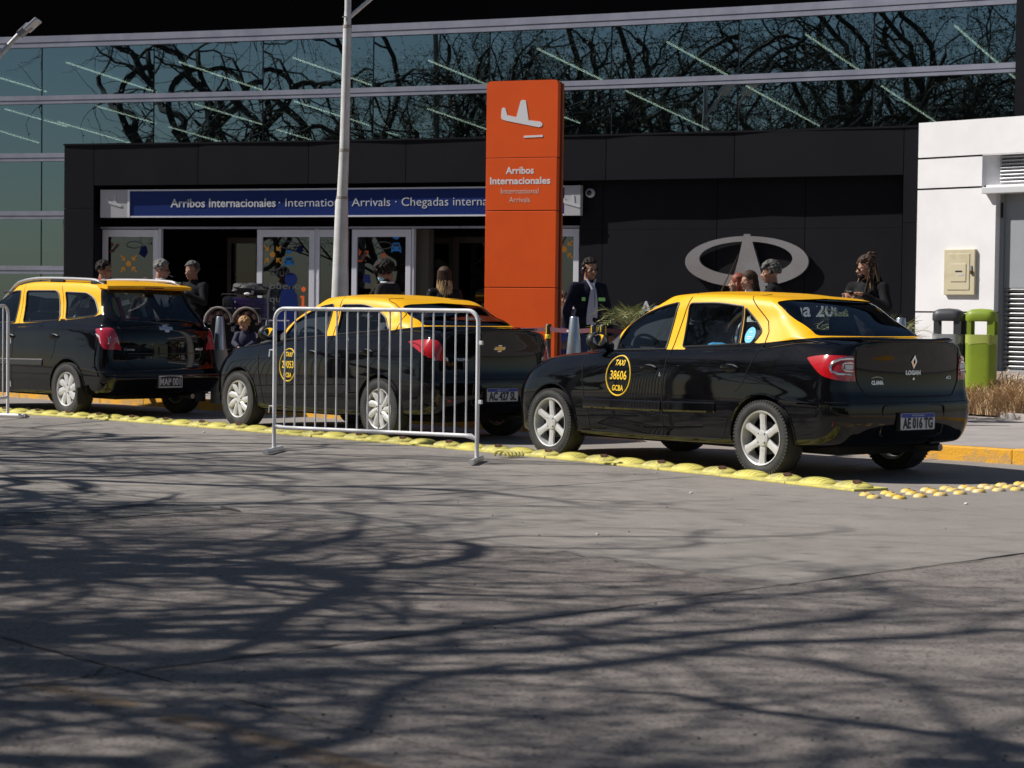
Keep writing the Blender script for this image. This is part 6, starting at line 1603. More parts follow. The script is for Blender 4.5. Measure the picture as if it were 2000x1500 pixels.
# ------------------------------------------------------------------ belt barrier posts and belts
M_belt = mat('belt_maroon', (.10, .03, .045), .7); M_postk = mat('post_grey', (.05, .05, .055), .4, .4); M_ylw = mat('post_yellow', (.75, .48, .03), .4)
p0 = None; posts = []
for px, Y, lab in ((1072, 24.3, 'belt barrier post with yellow bands before the orange totem'), (1160, 23.3, 'belt barrier post with yellow stripe by the bonnet of the nearest taxi'), (1178, 23.9, 'belt barrier post just behind the man in the navy jacket')):
    root = empty('queue_post', (at(px, 600, Y).x, Y, .128), 0, lab, 'queue post', 'posts of the belt barrier')
    g = G(); g.lathe([(.17, 0), (.17, .02), (.05, .035), (.032, .05), (.030, .86)], 20); g.build('post', M_postk, root, True, 40)
    g = G(); g.lathe([(.040, .86), (.042, .88), (.042, .905), (.034, .915)], 18); g.build('collar', M_ylw, root, True, 40)
    g = G(); g.lathe([(.036, .915), (.038, 1.02), (.030, 1.03), (0, 1.03)], 18); g.build('belt_head', M_postk, root, True, 40)
    for k in range(4):
        g = G(); g.box((.0375*math.cos(k*PI/2+.9), .0375*math.sin(k*PI/2+.9), .965), (.012, .012, .10), k*PI/2+.9); g.build('stripe', M_ylw, root)
    posts.append(root)
def belt(a, b, lab, txt=True):
    a = Vector(a); b = Vector(b); d = (b-a); L = d.length; r_ = empty('queue_belt', tuple(a), math.atan2(d.y, d.x), lab, 'belt', 'maroon belts of the queue barrier')
    N = 10; g = G()
    for k in range(N+1):
        t = k/N; sag = -.02*4*t*(1-t)
        for dz in (-.025, .025):
            for dy in (-.0015, .0015): g.v.append((L*t, dy, dz+sag))
    for k in range(N):
        q = k*4; w = q+4; g.f += [(q, q+2, w+2, w), (q+1, w+1, w+3, q+3), (q, w, w+1, q+1), (q+2, q+3, w+3, w+2)]
    g.build('belt', M_belt, r_)
    if txt:
        me = textmesh('Aeropuertos', .035, ext=.0005, bold=.002); me.transform(frame((L*.5, -.003, -.018), (1, 0, 0), (0, 0, 1))); me.materials.clear(); me.materials.append(M_wht); link('lettering', me, r_)
h_ = .128+.975
P1, P2, P3 = [Vector(p.location) for p in posts]
up_ = Vector((0, 0, .975))
belt(at(985, 600, 25.0)*Vector((1, 1, 0))+Vector((0, 0, h_)) if False else Vector((at(985, 600, 25.0).x, 25.0, h_)), P1+up_, 'maroon belt running left from the post before the orange totem')
belt(P1+up_, P2+up_, 'maroon belt with white print between the totem and the navy jacket man')
belt(P3+up_, Vector((at(1250, 600, 24.2).x, 24.2, h_)), 'maroon belt running right behind the bonnet of the nearest taxi', False)

# ------------------------------------------------------------------ twin litter bins
def bin_(mbody, mhood, px, Y, lab):
    p = at(px, 600, Y); root = empty('litter_bin', (p.x, Y, .28), -.42, lab, 'bin', 'pair of litter bins by the white wall')
    w, d, h = .36, .26, .80
    g = G(); poly = rpoly([(-w/2, -d/2), (w/2, -d/2), (w/2, d/2), (-w/2, d/2)], .10, 5)
    g.ext(poly, Matrix.Translation((0, 0, 0)), h); g.build('body', mbody, root, True, 35)
    g = G(); N = len(poly); ring = [(x*.99, y*.99, z+.02*math.sin(9*k/N*2*PI)*(.4)) for z in (h-.02,) for k, (x, y) in enumerate(poly)]
    bag = G(); bag.add([(x*1.02, y*1.02, h-.10-.015*math.sin(k*1.9)) for k, (x, y) in enumerate(poly)]+[(x*1.02, y*1.02, h+.012) for x, y in poly]+[(x*.9, y*.9, h+.012) for x, y in poly], [(k, (k+1) % N, N+(k+1) % N, N+k) for k in range(N)]+[(N+k, N+(k+1) % N, 2*N+(k+1) % N, 2*N+k) for k in range(N)])
    bag.build('bin_liner', mat('liner_plastic', (.30, .31, .32), .35) if mbody is M_binK else mat('liner_green', (.40, .46, .10), .4), root, True, 70)
    for sx, sy in ((-w/2+.05, -d/2+.03), (w/2-.05, -d/2+.03), (-w/2+.05, d/2-.03), (w/2-.05, d/2-.03)):
        g = G(); g.box((sx, sy, h+.085), (.09 if sx > 0 else .05, .03, .17)); g.build('hood_post', mhood, root)
    g = G(); ph = [(.98, h+.17), (1.03, h+.185), (1.03, h+.25), (.92, h+.29), (.6, h+.315), (0, h+.325)]
    for k_, z in ph: g.v += [(x*k_, y*k_, z) for x, y in poly]
    g.f = [(i*N+k, i*N+(k+1) % N, (i+1)*N+(k+1) % N, (i+1)*N+k) for i in range(len(ph)-1) for k in range(N)]+[tuple(range(N))]
    g.build('hood', mhood, root, True, 40); return root
M_binK = mat('bin_grey', (.045, .047, .055), .5, col2=(.055, .057, .065), nscale=3); M_binG = mat('bin_green', (.24, .33, .02), .5, col2=(.20, .28, .02), nscale=3)
bin_(M_binK, M_binK, 1853, 25.2, 'dark grey litter bin with rounded hood before the white wall')
bin_(M_binG, M_binG, 1918, 25.0, 'lime green litter bin next to the dark grey one')
p = at(1886, 600, 25.3); bp = empty('bin_post', (p.x, 25.3, .28), -.42, 'dark upright post panel between the grey and green bins', 'post')
g = G(); g.box((0, 0, .53), (.08, .26, 1.06), bev=.01); g.build('panel', M_binK, bp)

# ------------------------------------------------------------------ dry grass in the bed
def grass(name, cx, cy, z0, n, rad, h, m, lab, seed):
    r = random.Random(seed); g = G()
    for k in range(n):
        a = r.uniform(0, 2*PI); q = rad*math.sqrt(r.random()); bx, by = cx+q*math.cos(a), cy+q*math.sin(a)
        hh = h*.85*r.uniform(.4, 1.1)*(1-.35*q/rad); ln = r.uniform(.1, .9)*hh; aa = r.uniform(0, 2*PI); w = r.uniform(.003, .006)
        p = [Vector((bx+math.cos(aa)*ln*t*t, by+math.sin(aa)*ln*t*t, z0+hh*t*(1-.25*t*ln/hh))) for t in (0, .4, .75, 1)]
        s = Vector((-math.sin(aa+.6), math.cos(aa+.6), 0))*w
        vs = []
        for i, q_ in enumerate(p): ww = (1, .9, .6, .1)[i]; vs += [q_-s*ww, q_+s*ww]
        if r.random() < .5:   # seed head
            vs[-2] = vs[-2]-s*1.2; vs[-1] = vs[-1]+s*1.2
        g.add(vs, [(0, 1, 3, 2), (2, 3, 5, 4), (4, 5, 7, 6)])
    o = g.build(name, m); prop(o, lab, 'grass', kind='stuff'); return o
M_g1 = mat('dry_grass', (.58, .42, .25), .8, col2=(.42, .28, .15), nscale=9); M_g2 = mat('green_grass', (.14, .17, .04), .8, col2=(.22, .20, .08), nscale=6); M_g3 = mat('pale_grass', (.72, .56, .38), .8, col2=(.52, .38, .24), nscale=5)
rr = random.Random(4)
tuf = [(1885, 25.2, .17, .55), (1908, 25.0, .17, .50), (1935, 25.1, .17, .60), (1960, 24.7, .17, .50), (1990, 24.6, .17, .62), (2020, 24.3, .17, .6), (1900, 25.6, .2, .68), (1945, 25.5, .2, .66), (1985, 25.2, .22, .5), (1868, 25.5, .2, .5)]
wh = ['at the taxi bumper', 'left of centre in the front row', 'below the lime green bin', 'in the middle of the front row', 'near the right picture edge', 'at the far right edge', 'in front of the dark bin', 'behind the front row in the middle', 'behind at the right, before the service door', 'nearest to the nearest taxi tail lamp']
for i, (px, Y, z, h) in enumerate(tuf):
    p = at(px, 600, Y); m = [M_g1, M_g3, M_g1][i % 3]
    root = empty('grass_tuft', (0, 0, 0), 0, 'dry straw coloured grass tuft '+wh[i], 'grass', 'dry grass tufts in the soil bed')
    g1 = grass('blades', p.x, Y, z-.02, 1500, .36, h, m, None, i); g1.parent = root; del g1['category']
    g2 = grass('green_blades', p.x+.05, Y+.05, z-.02, 300, .30, h*.7, M_g2, None, i+50); g2.parent = root; del g2['category']

# ------------------------------------------------------------------ palms in pots by the dark wall
M_frond = mat('palm_frond', (.15, .19, .05), .5, col2=(.30, .29, .14), nscale=5); M_pot = mat('planter_steel', (.40, .41, .43), .3, .7)
def palm(px, Y, h, lab, seed, spread=.62, pot=True, nf=17):
    r = random.Random(seed); p = at(px, 600, Y); root = empty('potted_palm', (p.x, Y, .128), 0, lab, 'plant', 'potted palms along the dark wall')
    if pot: g = G(); g.lathe([(.16, 0), (.19, .42), (.20, .45), (.175, .45), (.17, .40), (0, .40)], 24); g.build('pot', M_pot, root, True, 40)
    for k in range(nf):
        a = 2*PI*k/nf+r.uniform(-.2, .2); el = r.uniform(.35, 1.35); L = spread*r.uniform(.8, 1.2); pts = []
        for i in range(9):
            t = i/8; pts.append(Vector((math.cos(a)*L*t*math.cos(el*(1-.25*t)), math.sin(a)*L*t*math.cos(el*(1-.25*t)), h+L*(math.sin(el)*t-.55*t*t*t))))
        g = G(); g.tube(pts, [.007, .006, .006, .005, .005, .004, .003, .002, .001], 4)
        for i in range(1, 9):
            for sub in (0, .5):
                q = pts[i] if sub == 0 or i == 8 else pts[i].lerp(pts[i+1], .5); d = (pts[i]-pts[i-1]).normalized(); sd = d.cross(Vector((0, 0, 1))).normalized()
                for s in (-1, 1):
                    l_ = .21*math.sin(PI*min(.93, (i+sub)/9.5)+.12)*r.uniform(.8, 1.15); tip = q+(sd*s*.75+d*.75+Vector((0, 0, r.uniform(-.25, .2)))).normalized()*l_; w = d*.008
                    g.add([q-w, q+w, q.lerp(tip, .6)+w*.8, tip, q.lerp(tip, .6)-w*.8], [(0, 1, 2, 3, 4)])
        g.build('frond', M_frond, root)
    g = G(); g.lathe([(.05, .38), (.04, h*.7), (.03, h)], 10); g.build('stem', mat('palm_stem', (.12, .09, .05), .8), root, True)
palm(1228, 24.2, .95, 'feathery potted palm between the navy jacket man and the nearest taxi', 1, .52)
palm(1655, 24.2, .92, 'potted palm to the left of the man with dreadlocks', 2, .55)
palm(1752, 24.0, .80, 'spiky potted palm to the right of the man with dreadlocks', 3, .62)
palm(1285, 25.0, .55, 'low potted palm seen through the nearest taxi front window', 6, .5)

# ------------------------------------------------------------------ twin pushchair with child, luggage trolley
M_canopy = mat('canopy_taupe', (.20, .175, .16), .85, col2=(.28, .25, .23), nscale=4, bump=.5, bscale=20); M_cblk = mat('pushchair_black', (.012, .012, .016), .8); M_rose = mat('lining_rose', (.30, .20, .20), .85, col2=(.22, .15, .16), nscale=8)
def canopy(par, cx, cz, w, m2):
    """arched hood open towards the viewer"""
    N, Mm = 20, 7; g = G(); 
    for j in range(Mm+1):
        t = j/Mm; el = -.15+1.5*t
        for k in range(N+1):
            a = PI*k/N; rr_ = w*(1-.06*t); wr = 1+.02*math.sin(7*a+j*2)
            x = cx-rr_*math.cos(a)*wr; up = rr_*1.08*math.sin(a)*wr
            g.v.append((x, .34*math.sin(el)*(.3+.7*math.sin(a))-.05, cz+up*math.cos(el*.75)))
    g.f = [(j*(N+1)+k, j*(N+1)+k+1, (j+1)*(N+1)+k+1, (j+1)*(N+1)+k) for j in range(Mm) for k in range(N)]
    g.build('canopy', M_canopy, par, True)
    g = G(); g.tube([(cx-w*math.cos(PI*k/24), -.10, cz+w*1.08*math.sin(PI*k/24)) for k in range(25)], .016, 8); g.build('canopy_rim', m2, par, True)
    g = G()
    for q in (.82, .70):
        g.tube([(cx-w*q*math.cos(PI*k/18), -.02+.05*math.sin(k*1.3), cz-.02+w*q*1.05*math.sin(PI*k/18)+.012*math.sin(k*2.1)) for k in range(19)], .014, 6)
    g.build('canopy_fold', M_rose, par, True)
    g = G(); g.box((cx, .16, cz-.10), (w*1.7, .05, .62), R=Matrix.Rotation(.25, 3, 'X'), bev=.02); g.box((cx, -.05, cz-.40), (w*1.6, .36, .07), bev=.02); g.box((cx, -.22, cz-.55), (w*1.4, .04, .30), bev=.01); g.build('seat', M_cblk, par, True)
Yp = 28.2
pc = at(455, 600, Yp); push = empty('pushchair', (pc.x, Yp, .135), -.08, 'black twin pushchair with two arched taupe canopies by the doorway', 'pushchair')
for px_ in (429, 484): canopy(push, (px_-455)/F*Yp, .975, .185, M_canopy)
g = G()
for x in (-.42, -.01, .40): g.tube([(x, .34, 1.02), (x, .15, .62), (x, -.30, .10)], .013, 8); g.tube([(x, -.1, .45), (x, .30, .10)], .012, 8)
g.tube([(-.42, .34, 1.02), (.40, .34, 1.02)], .016, 8); g.build('chassis', M_postk, push, True)
for x in (-.42, -.01, .40):
    for y, r_ in ((.30, .10), (-.30, .085)):
        g = G(); g.lathe([(r_*.7, -.018), (r_, -.015), (r_, .015), (r_*.7, .018)], 20, Matrix.Translation((x, y, r_))@Matrix.Rotation(PI/2, 4, 'Y'), closed=True); g.build('wheel', M_tyre, push, True)
g = G(); g.box(((452-455)/F*Yp, .1, .885), (.05, .03, .07), bev=.01); g.build('buckle_tag', M_wht, push)
Yl = 29.0; pl_ = at(500, 600, Yl)
trol = empty('luggage_trolley', (pl_.x, Yl, .135), 0, 'steel airport luggage trolley loaded with suitcases behind the pushchair', 'trolley')
g = G(); g.box((0, 0, .22), (.85, .60, .03)); g.tube([(-.42, .30, .2), (-.42, .36, 1.0), (.42, .36, 1.0), (.42, .30, .2)], .016, 8); g.tube([(-.4, -.3, .21), (.4, -.3, .21)], .015, 8); g.build('frame', M_alu, trol, True)
for x, y in ((-.35, .25), (.35, .25), (0, -.28)):
    g = G(); g.lathe([(.07, -.02), (.08, -.015), (.08, .015), (.07, .02)], 16, Matrix.Translation((x, y, .08))@Matrix.Rotation(PI/2, 4, 'Y'), closed=True); g.build('wheel', M_tyre, trol, True)
M_pur = mat('suitcase_purple', (.032, .014, .075), .25, coat=.6); M_dks = mat('suitcase_dark', (.035, .036, .042), .3, coat=.5)
def suitcase(px0, px1, pyt, Y, z0, m, lab, ribs_vert=False, dots=False):
    a, b = at(px0, pyt, Y), at(px1, pyt, Y); w = b.x-a.x; h = a.z-z0; root = empty('suitcase', ((a.x+b.x)/2, Y, z0), 0, lab, 'suitcase')
    g = G(); g.box((0, 0, h/2), (w, .30, h), bev=.04); g.build('shell', m, root, True, 40)
    n = 9 if not ribs_vert else 6
    for k in range(n):
        g = G()
        if ribs_vert: g.box((-w/2+w*(k+.8)/(n+.6), -.151, h/2), (.012, .012, h*.86), bev=.004)
        else: g.box((.02, -.151, h*(k+.8)/(n+.6)), (w*.86, .012, .014), bev=.004)
        g.build('rib', m, root)
    if dots:
        for k in range(7): g = G(); g.ball((-w/2+.045, -.155, h*.94-.085*k), .015, 8, 6); g.build('stud', M_chrome, root, True)
    g = G(); g.tube([(-.1, -.13, h), (-.1, -.13, h+.03), (.1, -.13, h+.03), (.1, -.13, h)], .01, 6); g.build('handle', M_plast, root)
suitcase(456, 524, 581, 28.75, .40, M_pur, 'large glossy purple ribbed suitcase with a row of shiny studs', dots=True)
suitcase(437, 462, 579, 29.05, .40, M_dks, 'dark grey ribbed suitcase standing left of the purple one', True)
p = at(490, 569, 28.8); hb = empty('holdall', (p.x, 28.8, at(490, 580, 28.8).z+.03), .1, 'crumpled black holdall with a grey tag lying on the purple suitcase', 'bag')
g = G(); g.ball((0, 0, .07), (.24, .17, .09), 22, 14, amp=.45, fr=3.2, seed=3); g.ball((-.12, 0, .10), (.12, .12, .06), 14, 10, amp=.5, fr=3, seed=8); g.build('bag_body', mat('bag_black', (.02, .02, .023), .7, col2=(.04, .04, .045), nscale=12), hb, True, 80)
g = G(); g.box((.03, -.17, .05), (.035, .01, .11), R=Matrix.Rotation(.2, 3, 'Y')); g.build('tag', mat('tag_grey', (.45, .43, .47), .6), hb)
g = G(); g.ball((-.04, -.17, .01), (.05, .03, .025), 10, 8, amp=.3); g.build('white_cloth', M_pap, hb, True)
# trolley wheels glimpsed under the left taxi
# ------------------------------------------------------------------ people
M_skin = mat('skin', (.38, .20, .13), .6, col2=(.32, .16, .10), nscale=20); M_skin2 = mat('skin_tan', (.33, .17, .11), .6, col2=(.27, .13, .08), nscale=20); M_eye = mat('eye_dark', (.01, .008, .008), .3); M_lip = mat('lips', (.20, .07, .055), .6)
def remesh(g, name, m, par, vox, smooth=2):
    me = bpy.data.meshes.new(name); me.from_pydata(g.v, [], g.f); o = bpy.data.objects.new(name, me); COL.objects.link(o)
    md = o.modifiers.new('r', 'REMESH'); md.mode = 'VOXEL'; md.voxel_size = vox; md.use_smooth_shade = True
    if smooth: s_ = o.modifiers.new('s', 'SMOOTH'); s_.iterations = smooth; s_.factor = .5
    dg = bpy.context.evaluated_depsgraph_get(); nm = bpy.data.meshes.new_from_object(o.evaluated_get(dg)); nm.name = name; bpy.data.objects.remove(o)
    nm.materials.clear(); nm.materials.append(m); return link(name, nm, par)
def cap(g, a, b, ra, rb, n=12):
    a, b = Vector(a), Vector(b); g.tube([a, a.lerp(b, .5), b], [ra, (ra+rb)/2, rb], n); g.ball(a, ra, n, 8); g.ball(b, rb, n, 8)
def hand(g, w, d, up, s=1, curl=.5, sc=1.0):
    """palm at wrist w, pointing along d; up = back-of-hand normal"""
    d = Vector(d).normalized(); up = Vector(up); up = (up-d*up.dot(d)).normalized(); sd = d.cross(up)*s
    c = Vector(w)+d*.045*sc; R = Matrix((sd, d, up)).transposed(); g.ball(c, (.042*sc, .052*sc, .018*sc), 12, 8, R=R)
    for k, (o, L) in enumerate(((-.030, .062), (-.010, .075), (.010, .070), (.028, .055))):
        p0 = Vector(w)+d*.085*sc+sd*o*sc; p1 = p0+(d*math.cos(curl)-up*math.sin(curl))*L*.5*sc; p2 = p1+(d*math.cos(curl*2.4)-up*math.sin(curl*2.4))*L*.5*sc
        cap(g, p0, p1, .0095*sc, .009*sc, 8); cap(g, p1, p2, .009*sc, .0075*sc, 8)
    p0 = Vector(w)+d*.03*sc-sd*.035*sc; p1 = p0+(d*.6-sd*.7-up*.2).normalized()*.035*sc; p2 = p1+(d*.95-sd*.1-up*.3).normalized()*.03*sc
    cap(g, p0, p1, .013*sc, .011*sc, 8); cap(g, p1, p2, .010*sc, .008*sc, 8)
def person(label, px, Y, h, yaw, hyaw=0, tilt=0, skin=M_skin, top=None, pants=None, shoes=None, arms=None, build=1.0, lean=0, group=None, female=False, hairfn=None, extra=None, z0=.13, vox=.011, shirt=None):
    """yaw: direction the body faces (radians, 0 = away from the camera, +pi/2 = to the left)"""
    p = at(px, 600, Y); root = empty('person', (p.x, Y, z0), yaw, label, 'person', group); k = h/1.75
    V = lambda x, y, z: Vector((x*k, y*k, z*k))
    sw = (.185 if not female else .160)*(.6+.4*build)
    HM = Matrix.Translation(V(0, .03+lean*.5, 1.60))@Matrix.Rotation(hyaw, 4, 'Z')@Matrix.Rotation(tilt, 4, 'X')
    hp = lambda x, y, z: HM@V(x, y, z)
    R3 = HM.to_3x3()
    g = G()
    # head
    g.ball(hp(0, -.012, .045), (.076*k, .095*k, .088*k), 20, 14, R=R3); g.ball(hp(0, .030, -.022), (.058*k, .064*k, .075*k), 16, 12, R=R3); g.ball(hp(0, .055, -.078), (.032*k, .032*k, .024*k), 12, 8, R=R3)
    g.ball(hp(0, .072, .026), (.048*k, .018*k, .014*k), 12, 8, R=R3)
    cap(g, hp(0, .088, .012), hp(0, .108, -.018), .009*k, .0135*k, 8)
    g.ball(hp(-.016, .095, -.022), .009*k, 8, 6); g.ball(hp(.016, .095, -.022), .009*k, 8, 6)
    for s in (-1, 1):
        g.ball(hp(s*.040, .064, -.012), (.022*k, .020*k, .020*k), 10, 8, R=R3); g.ball(hp(s*.078, -.005, -.004), (.010*k, .020*k, .032*k), 10, 8, R=R3)
    g.ball(hp(0, .088, -.052), (.024*k, .012*k, .010*k), 10, 8, R=R3)
    cap(g, hp(0, -.02, -.06), V(0, lean*.35, 1.42), .052*k, .062*k)
    # trunk, arms, legs
    sh = [V(-sw, lean*.3, 1.405), V(sw, lean*.3, 1.405)]
    g.ball(V(0, lean*.2, 1.28), (.16*k*build, .105*k*build, .19*k), 20, 14); g.ball(V(0, 0, 1.08), (.14*k*build, .10*k*build, .16*k), 20, 14); g.ball(V(0, -.01, .93), (.16*k*build, .11*k, .12*k), 20, 14)
    cap(g, sh[0], sh[1], .055*k, .055*k)
    arms = arms or [((-.26, 0, 1.12), (-.27, .06, .87), None), ((.26, 0, 1.12), (.27, .06, .87), None)]
    for i, (el, wr, hd) in enumerate(arms):
        e, w = V(*el), V(*wr); cap(g, sh[i], e, .048*k, .038*k); cap(g, e, w, .037*k, .026*k)
        if hd: hand(g, w, hd[0], hd[1], hd[2], hd[3] if len(hd) > 3 else .5, k)
        else: hand(g, w, (w-e), (1 if i else -1, 0, 0), 1 if i else -1, .35, k)
    lg = [(V(s*.095, 0, .92), V(s*.11, .025, .50), V(s*.12, -.01, .09)) for s in (-1, 1)]
    for a, b, c in lg: cap(g, a, b, .085*k, .055*k); cap(g, b, c, .054*k, .036*k); cap(g, c, c+V(0, .14, -.055), .036*k, .028*k)
    body = remesh(g, 'body', skin, root, vox*k*.8)
    # clothes
    if top:
        g = G(); e_ = .016
        g.ball(V(0, lean*.2, 1.27), ((.165+e_)*k*build, (.115+e_)*k*build, .205*k), 22, 14); g.ball(V(0, .01, 1.06), ((.155+e_)*k*build, (.115+e_)*k*build, .18*k), 22, 14); g.ball(V(0, -.005, .93), ((.165+e_)*k*build, (.118+e_)*k*build, .13*k), 20, 12)
        cap(g, sh[0], sh[1], .066*k, .066*k); cap(g, V(0, lean*.32, 1.40), V(0, lean*.36+.005, 1.475), .085*k, .062*k)
        for i, (el, wr, hd) in enumerate(arms):
            e, w = V(*el), V(*wr); cap(g, sh[i], e, .064*k, .052*k); cap(g, e, w.lerp(e, .06), .051*k, .038*k)
        n0 = len(g.v)
        for i, v in enumerate(g.v):
            v = Vector(v); q = noise.noise(v*9)*.012+noise.noise(v*22)*.005; g.v[i] = (v.x+q, v.y+q*.7, v.z)
        remesh(g, 'jacket', top, root, .012*k)
    if pants:
        g = G(); g.ball(V(0, -.005, .92), (.172*k*build, .122*k*build, .12*k), 20, 12)
        for a, b, c in lg: cap(g, a, b, .100*k, .072*k); cap(g, b, c+V(0, 0, .02), .070*k, .056*k)
        remesh(g, 'trousers', pants, root, .014*k)
    for a, b, c in lg:
        g = G(); g.ball(c+V(0, .05, -.055), (.046*k, .135*k, .036*k), 16, 8); g.box(c+V(0, .05, -.08), (.085*k, .26*k, .02*k), bev=.006); g.ball(c+V(0, -.02, 0), (.045*k, .055*k, .06*k), 12, 8); g.build('shoe', shoes or M_plast, root, True)
    # face details
    for s in (-1, 1):
        g = G(); g.ball(hp(s*.030, .083, .004), (.012*k, .006*k, .006*k), 10, 6, R=R3); g.build('eye', M_eye, root, True)
        
    g = G(); g.ball(hp(0, .0985, -.050), (.022*k, .006*k, .0045*k), 10, 6, R=R3); g.build('mouth', M_lip, root, True)
    if hairfn: hairfn(root, hp, k, R3)
    if extra: extra(root, hp, k, R3, V)
    return root
def hair_short(m, vol=1.0, amp=.22, fr=9, low=-.01, back=-.07, front=.045, vox=.006, grow=1.0):
    def f(root, hp, k, R3):
        g = G()
        for i in range(int(170*grow)):
            r = random.Random(i*7+3); a = r.uniform(0, 2*PI); el = r.uniform(-.5, PI/2)
            x, y, z = .080*vol*math.cos(el)*math.cos(a), -.012+.098*vol*math.cos(el)*math.sin(a), .050+.092*vol*math.sin(el)
            if y > .02 and z < front+.02: continue
            if z < back: continue
            if abs(x) > .06 and z < low and y > -.02: continue
            s = r.uniform(.014, .024)*vol; g.ball(hp(x*(1+amp*r.uniform(-.1, .2)), y, z), (s*k, s*k, s*.8*k), 6, 4)
        g.ball(hp(0, -.020, .058), (.078*vol*k, .090*vol*k, .084*vol*k), 18, 12, R=R3)
        q = [v for v in g.v]
        remesh(g, 'hair', m, root, vox*k, 1)
    return f
def strands(m, n, z_end, spread, rad=.006, seed=1, col2=None, y_shift=-.02, keepfront=False, wav=.012, curve=0):
    def f(root, hp, k, R3):
        r = random.Random(seed); g = G(); g.ball(hp(0, -.016, .056), (.084*k, .098*k, .090*k), 18, 12, R=R3); remesh(g, 'hair', m, root, .009*k, 1)
        for part, mm in (('hair', m), ('hair_ends', col2 or m)):
            g = G()
            for i in range(n):
                a = r.uniform(PI*.93, PI*2.07) if not keepfront else r.uniform(PI*.85, PI*2.15)
                x0, y0 = .080*math.cos(a), -.015+.092*math.sin(a); ze = z_end*r.uniform(.8, 1.1); pts = []
                t0, t1 = (0, .45) if part == 'hair' else (.3, 1)
                ph = r.uniform(0, 6)
                for j in range(8):
                    t = t0+(t1-t0)*j/7; z = .09+(ze-.09)*t; s = 1+spread*t*t
                    pts.append(hp(x0*s+wav*math.sin(t*9+ph)*t, y0*(1+spread*.5*t)+y_shift*t+wav*math.cos(t*8+ph)*t, z))
                g.tube(pts, [rad*k*(1-.35*j/7) for j in range(8)], 5)
            o = g.build(part, mm, root, True); o['kind'] = 'stuff'
    return f
def collar(m, z=1.47, r=.065, lean=0):
    def f(root, hp, k, R3, V):
        g = G(); g.tube([V(r*math.cos(a), lean*.4+.01+r*math.sin(a), z+.012*math.sin(a*2)) for a in [2*PI*i/20 for i in range(20)]], .013*k, 8, closed=True); g.build('collar', m, root, True)
    return f
def both(*fs):
    def f(*a):
        for q in fs: q(*a)
    return f
def glasses(m=M_eye, sun=False):
    def f(root, hp, k, R3, V):
        g = G()
        for s in (-1, 1):
            g.tube([hp(s*.034+.024*math.cos(a), .097-.012*abs(math.cos(a))*0, .004+.017*math.sin(a)) for a in [2*PI*i/14 for i in range(14)]], .0028*k, 5, closed=True)
            g.tube([hp(s*.058, .094, .008), hp(s*.080, .05, .008), hp(s*.083, -.01, .004)], .0028*k, 5)
            if sun: g.ball(hp(s*.034, .096, .003), (.024*k, .005*k, .017*k), 12, 8, R=R3)
        g.tube([hp(-.012, .100, .008), hp(.012, .100, .008)], .0028*k, 5); g.build('glasses', m, root, True)
    return f
H_blk = mat('hair_black', (.010, .007, .006), .75, spec=.25); H_gry = mat('hair_grey', (.13, .125, .12), .75, col2=(.22, .215, .21), nscale=14, spec=.25); H_brn = mat('hair_brown', (.035, .018, .010), .7, col2=(.06, .033, .02), nscale=9, spec=.3); H_dgr = mat('hair_dark_grey', (.035, .033, .032), .75, col2=(.12, .115, .11), nscale=12, spec=.25)
H_bln = mat('hair_blonde', (.60, .42, .22), .55, col2=(.30, .19, .09), nscale=25); H_red = mat('hair_red', (.20, .04, .015), .6); H_chl = mat('child_hair', (.42, .24, .09), .6, col2=(.30, .16, .06), nscale=25)
C_red = mat('jacket_red', (.38, .045, .02), .8, spec=.08); C_wht = mat('shirt_white', (.66, .66, .68), .8, col2=(.58, .58, .61), nscale=12, spec=.08); C_blk = mat('cloth_black', (.012, .012, .013), .85, col2=(.02, .02, .021), nscale=9, spec=.08); C_gry = mat('sweater_charcoal', (.022, .022, .024), .9, col2=(.035, .035, .037), nscale=14, spec=.08)
C_navy = mat('jacket_navy', (.009, .010, .020), .8, col2=(.014, .015, .028), nscale=7, spec=.08); C_lea = mat('jacket_leather', (.012, .012, .014), .4, spec=.08); C_jean = mat('jeans', (.03, .045, .09), .9, col2=(.045, .06, .11), nscale=15, spec=.08); C_lil = mat('shirt_lilac', (.42, .42, .52), .8, spec=.08); C_brn = mat('coat_brown', (.05, .035, .03), .85, spec=.08)
LEFT, RIGHT, AWAY, TOWARD = PI/2, -PI/2, 0, PI
person('man in a red jacket with a white collar facing right, behind the left taxi', 199, 29.6, 1.84, RIGHT, -.1, skin=M_skin2, top=C_red, pants=C_jean, hairfn=hair_short(H_blk, low=-.03, front=.055), extra=collar(C_wht))
person('curly dark haired head just above the left taxi roof, between two men', 287, 29.3, 1.58, TOWARD, .5, skin=M_skin2, top=C_brn, pants=C_blk, hairfn=hair_short(H_brn, 1.12, .5, grow=1.3), female=True)
person('elderly grey haired man in a white shirt with glasses and a cigarette', 311, 29.5, 1.86, RIGHT, 0, -.12, top=C_wht, pants=C_jean, hairfn=hair_short(H_gry, .97, low=-.03, front=.06), extra=both(collar(C_wht), glasses(), lambda root, hp, k, R3, V: G().tube([hp(.01, .105, -.052), hp(.015, .165, -.068)], .0045, 6).build('cigarette', M_wht, root)))
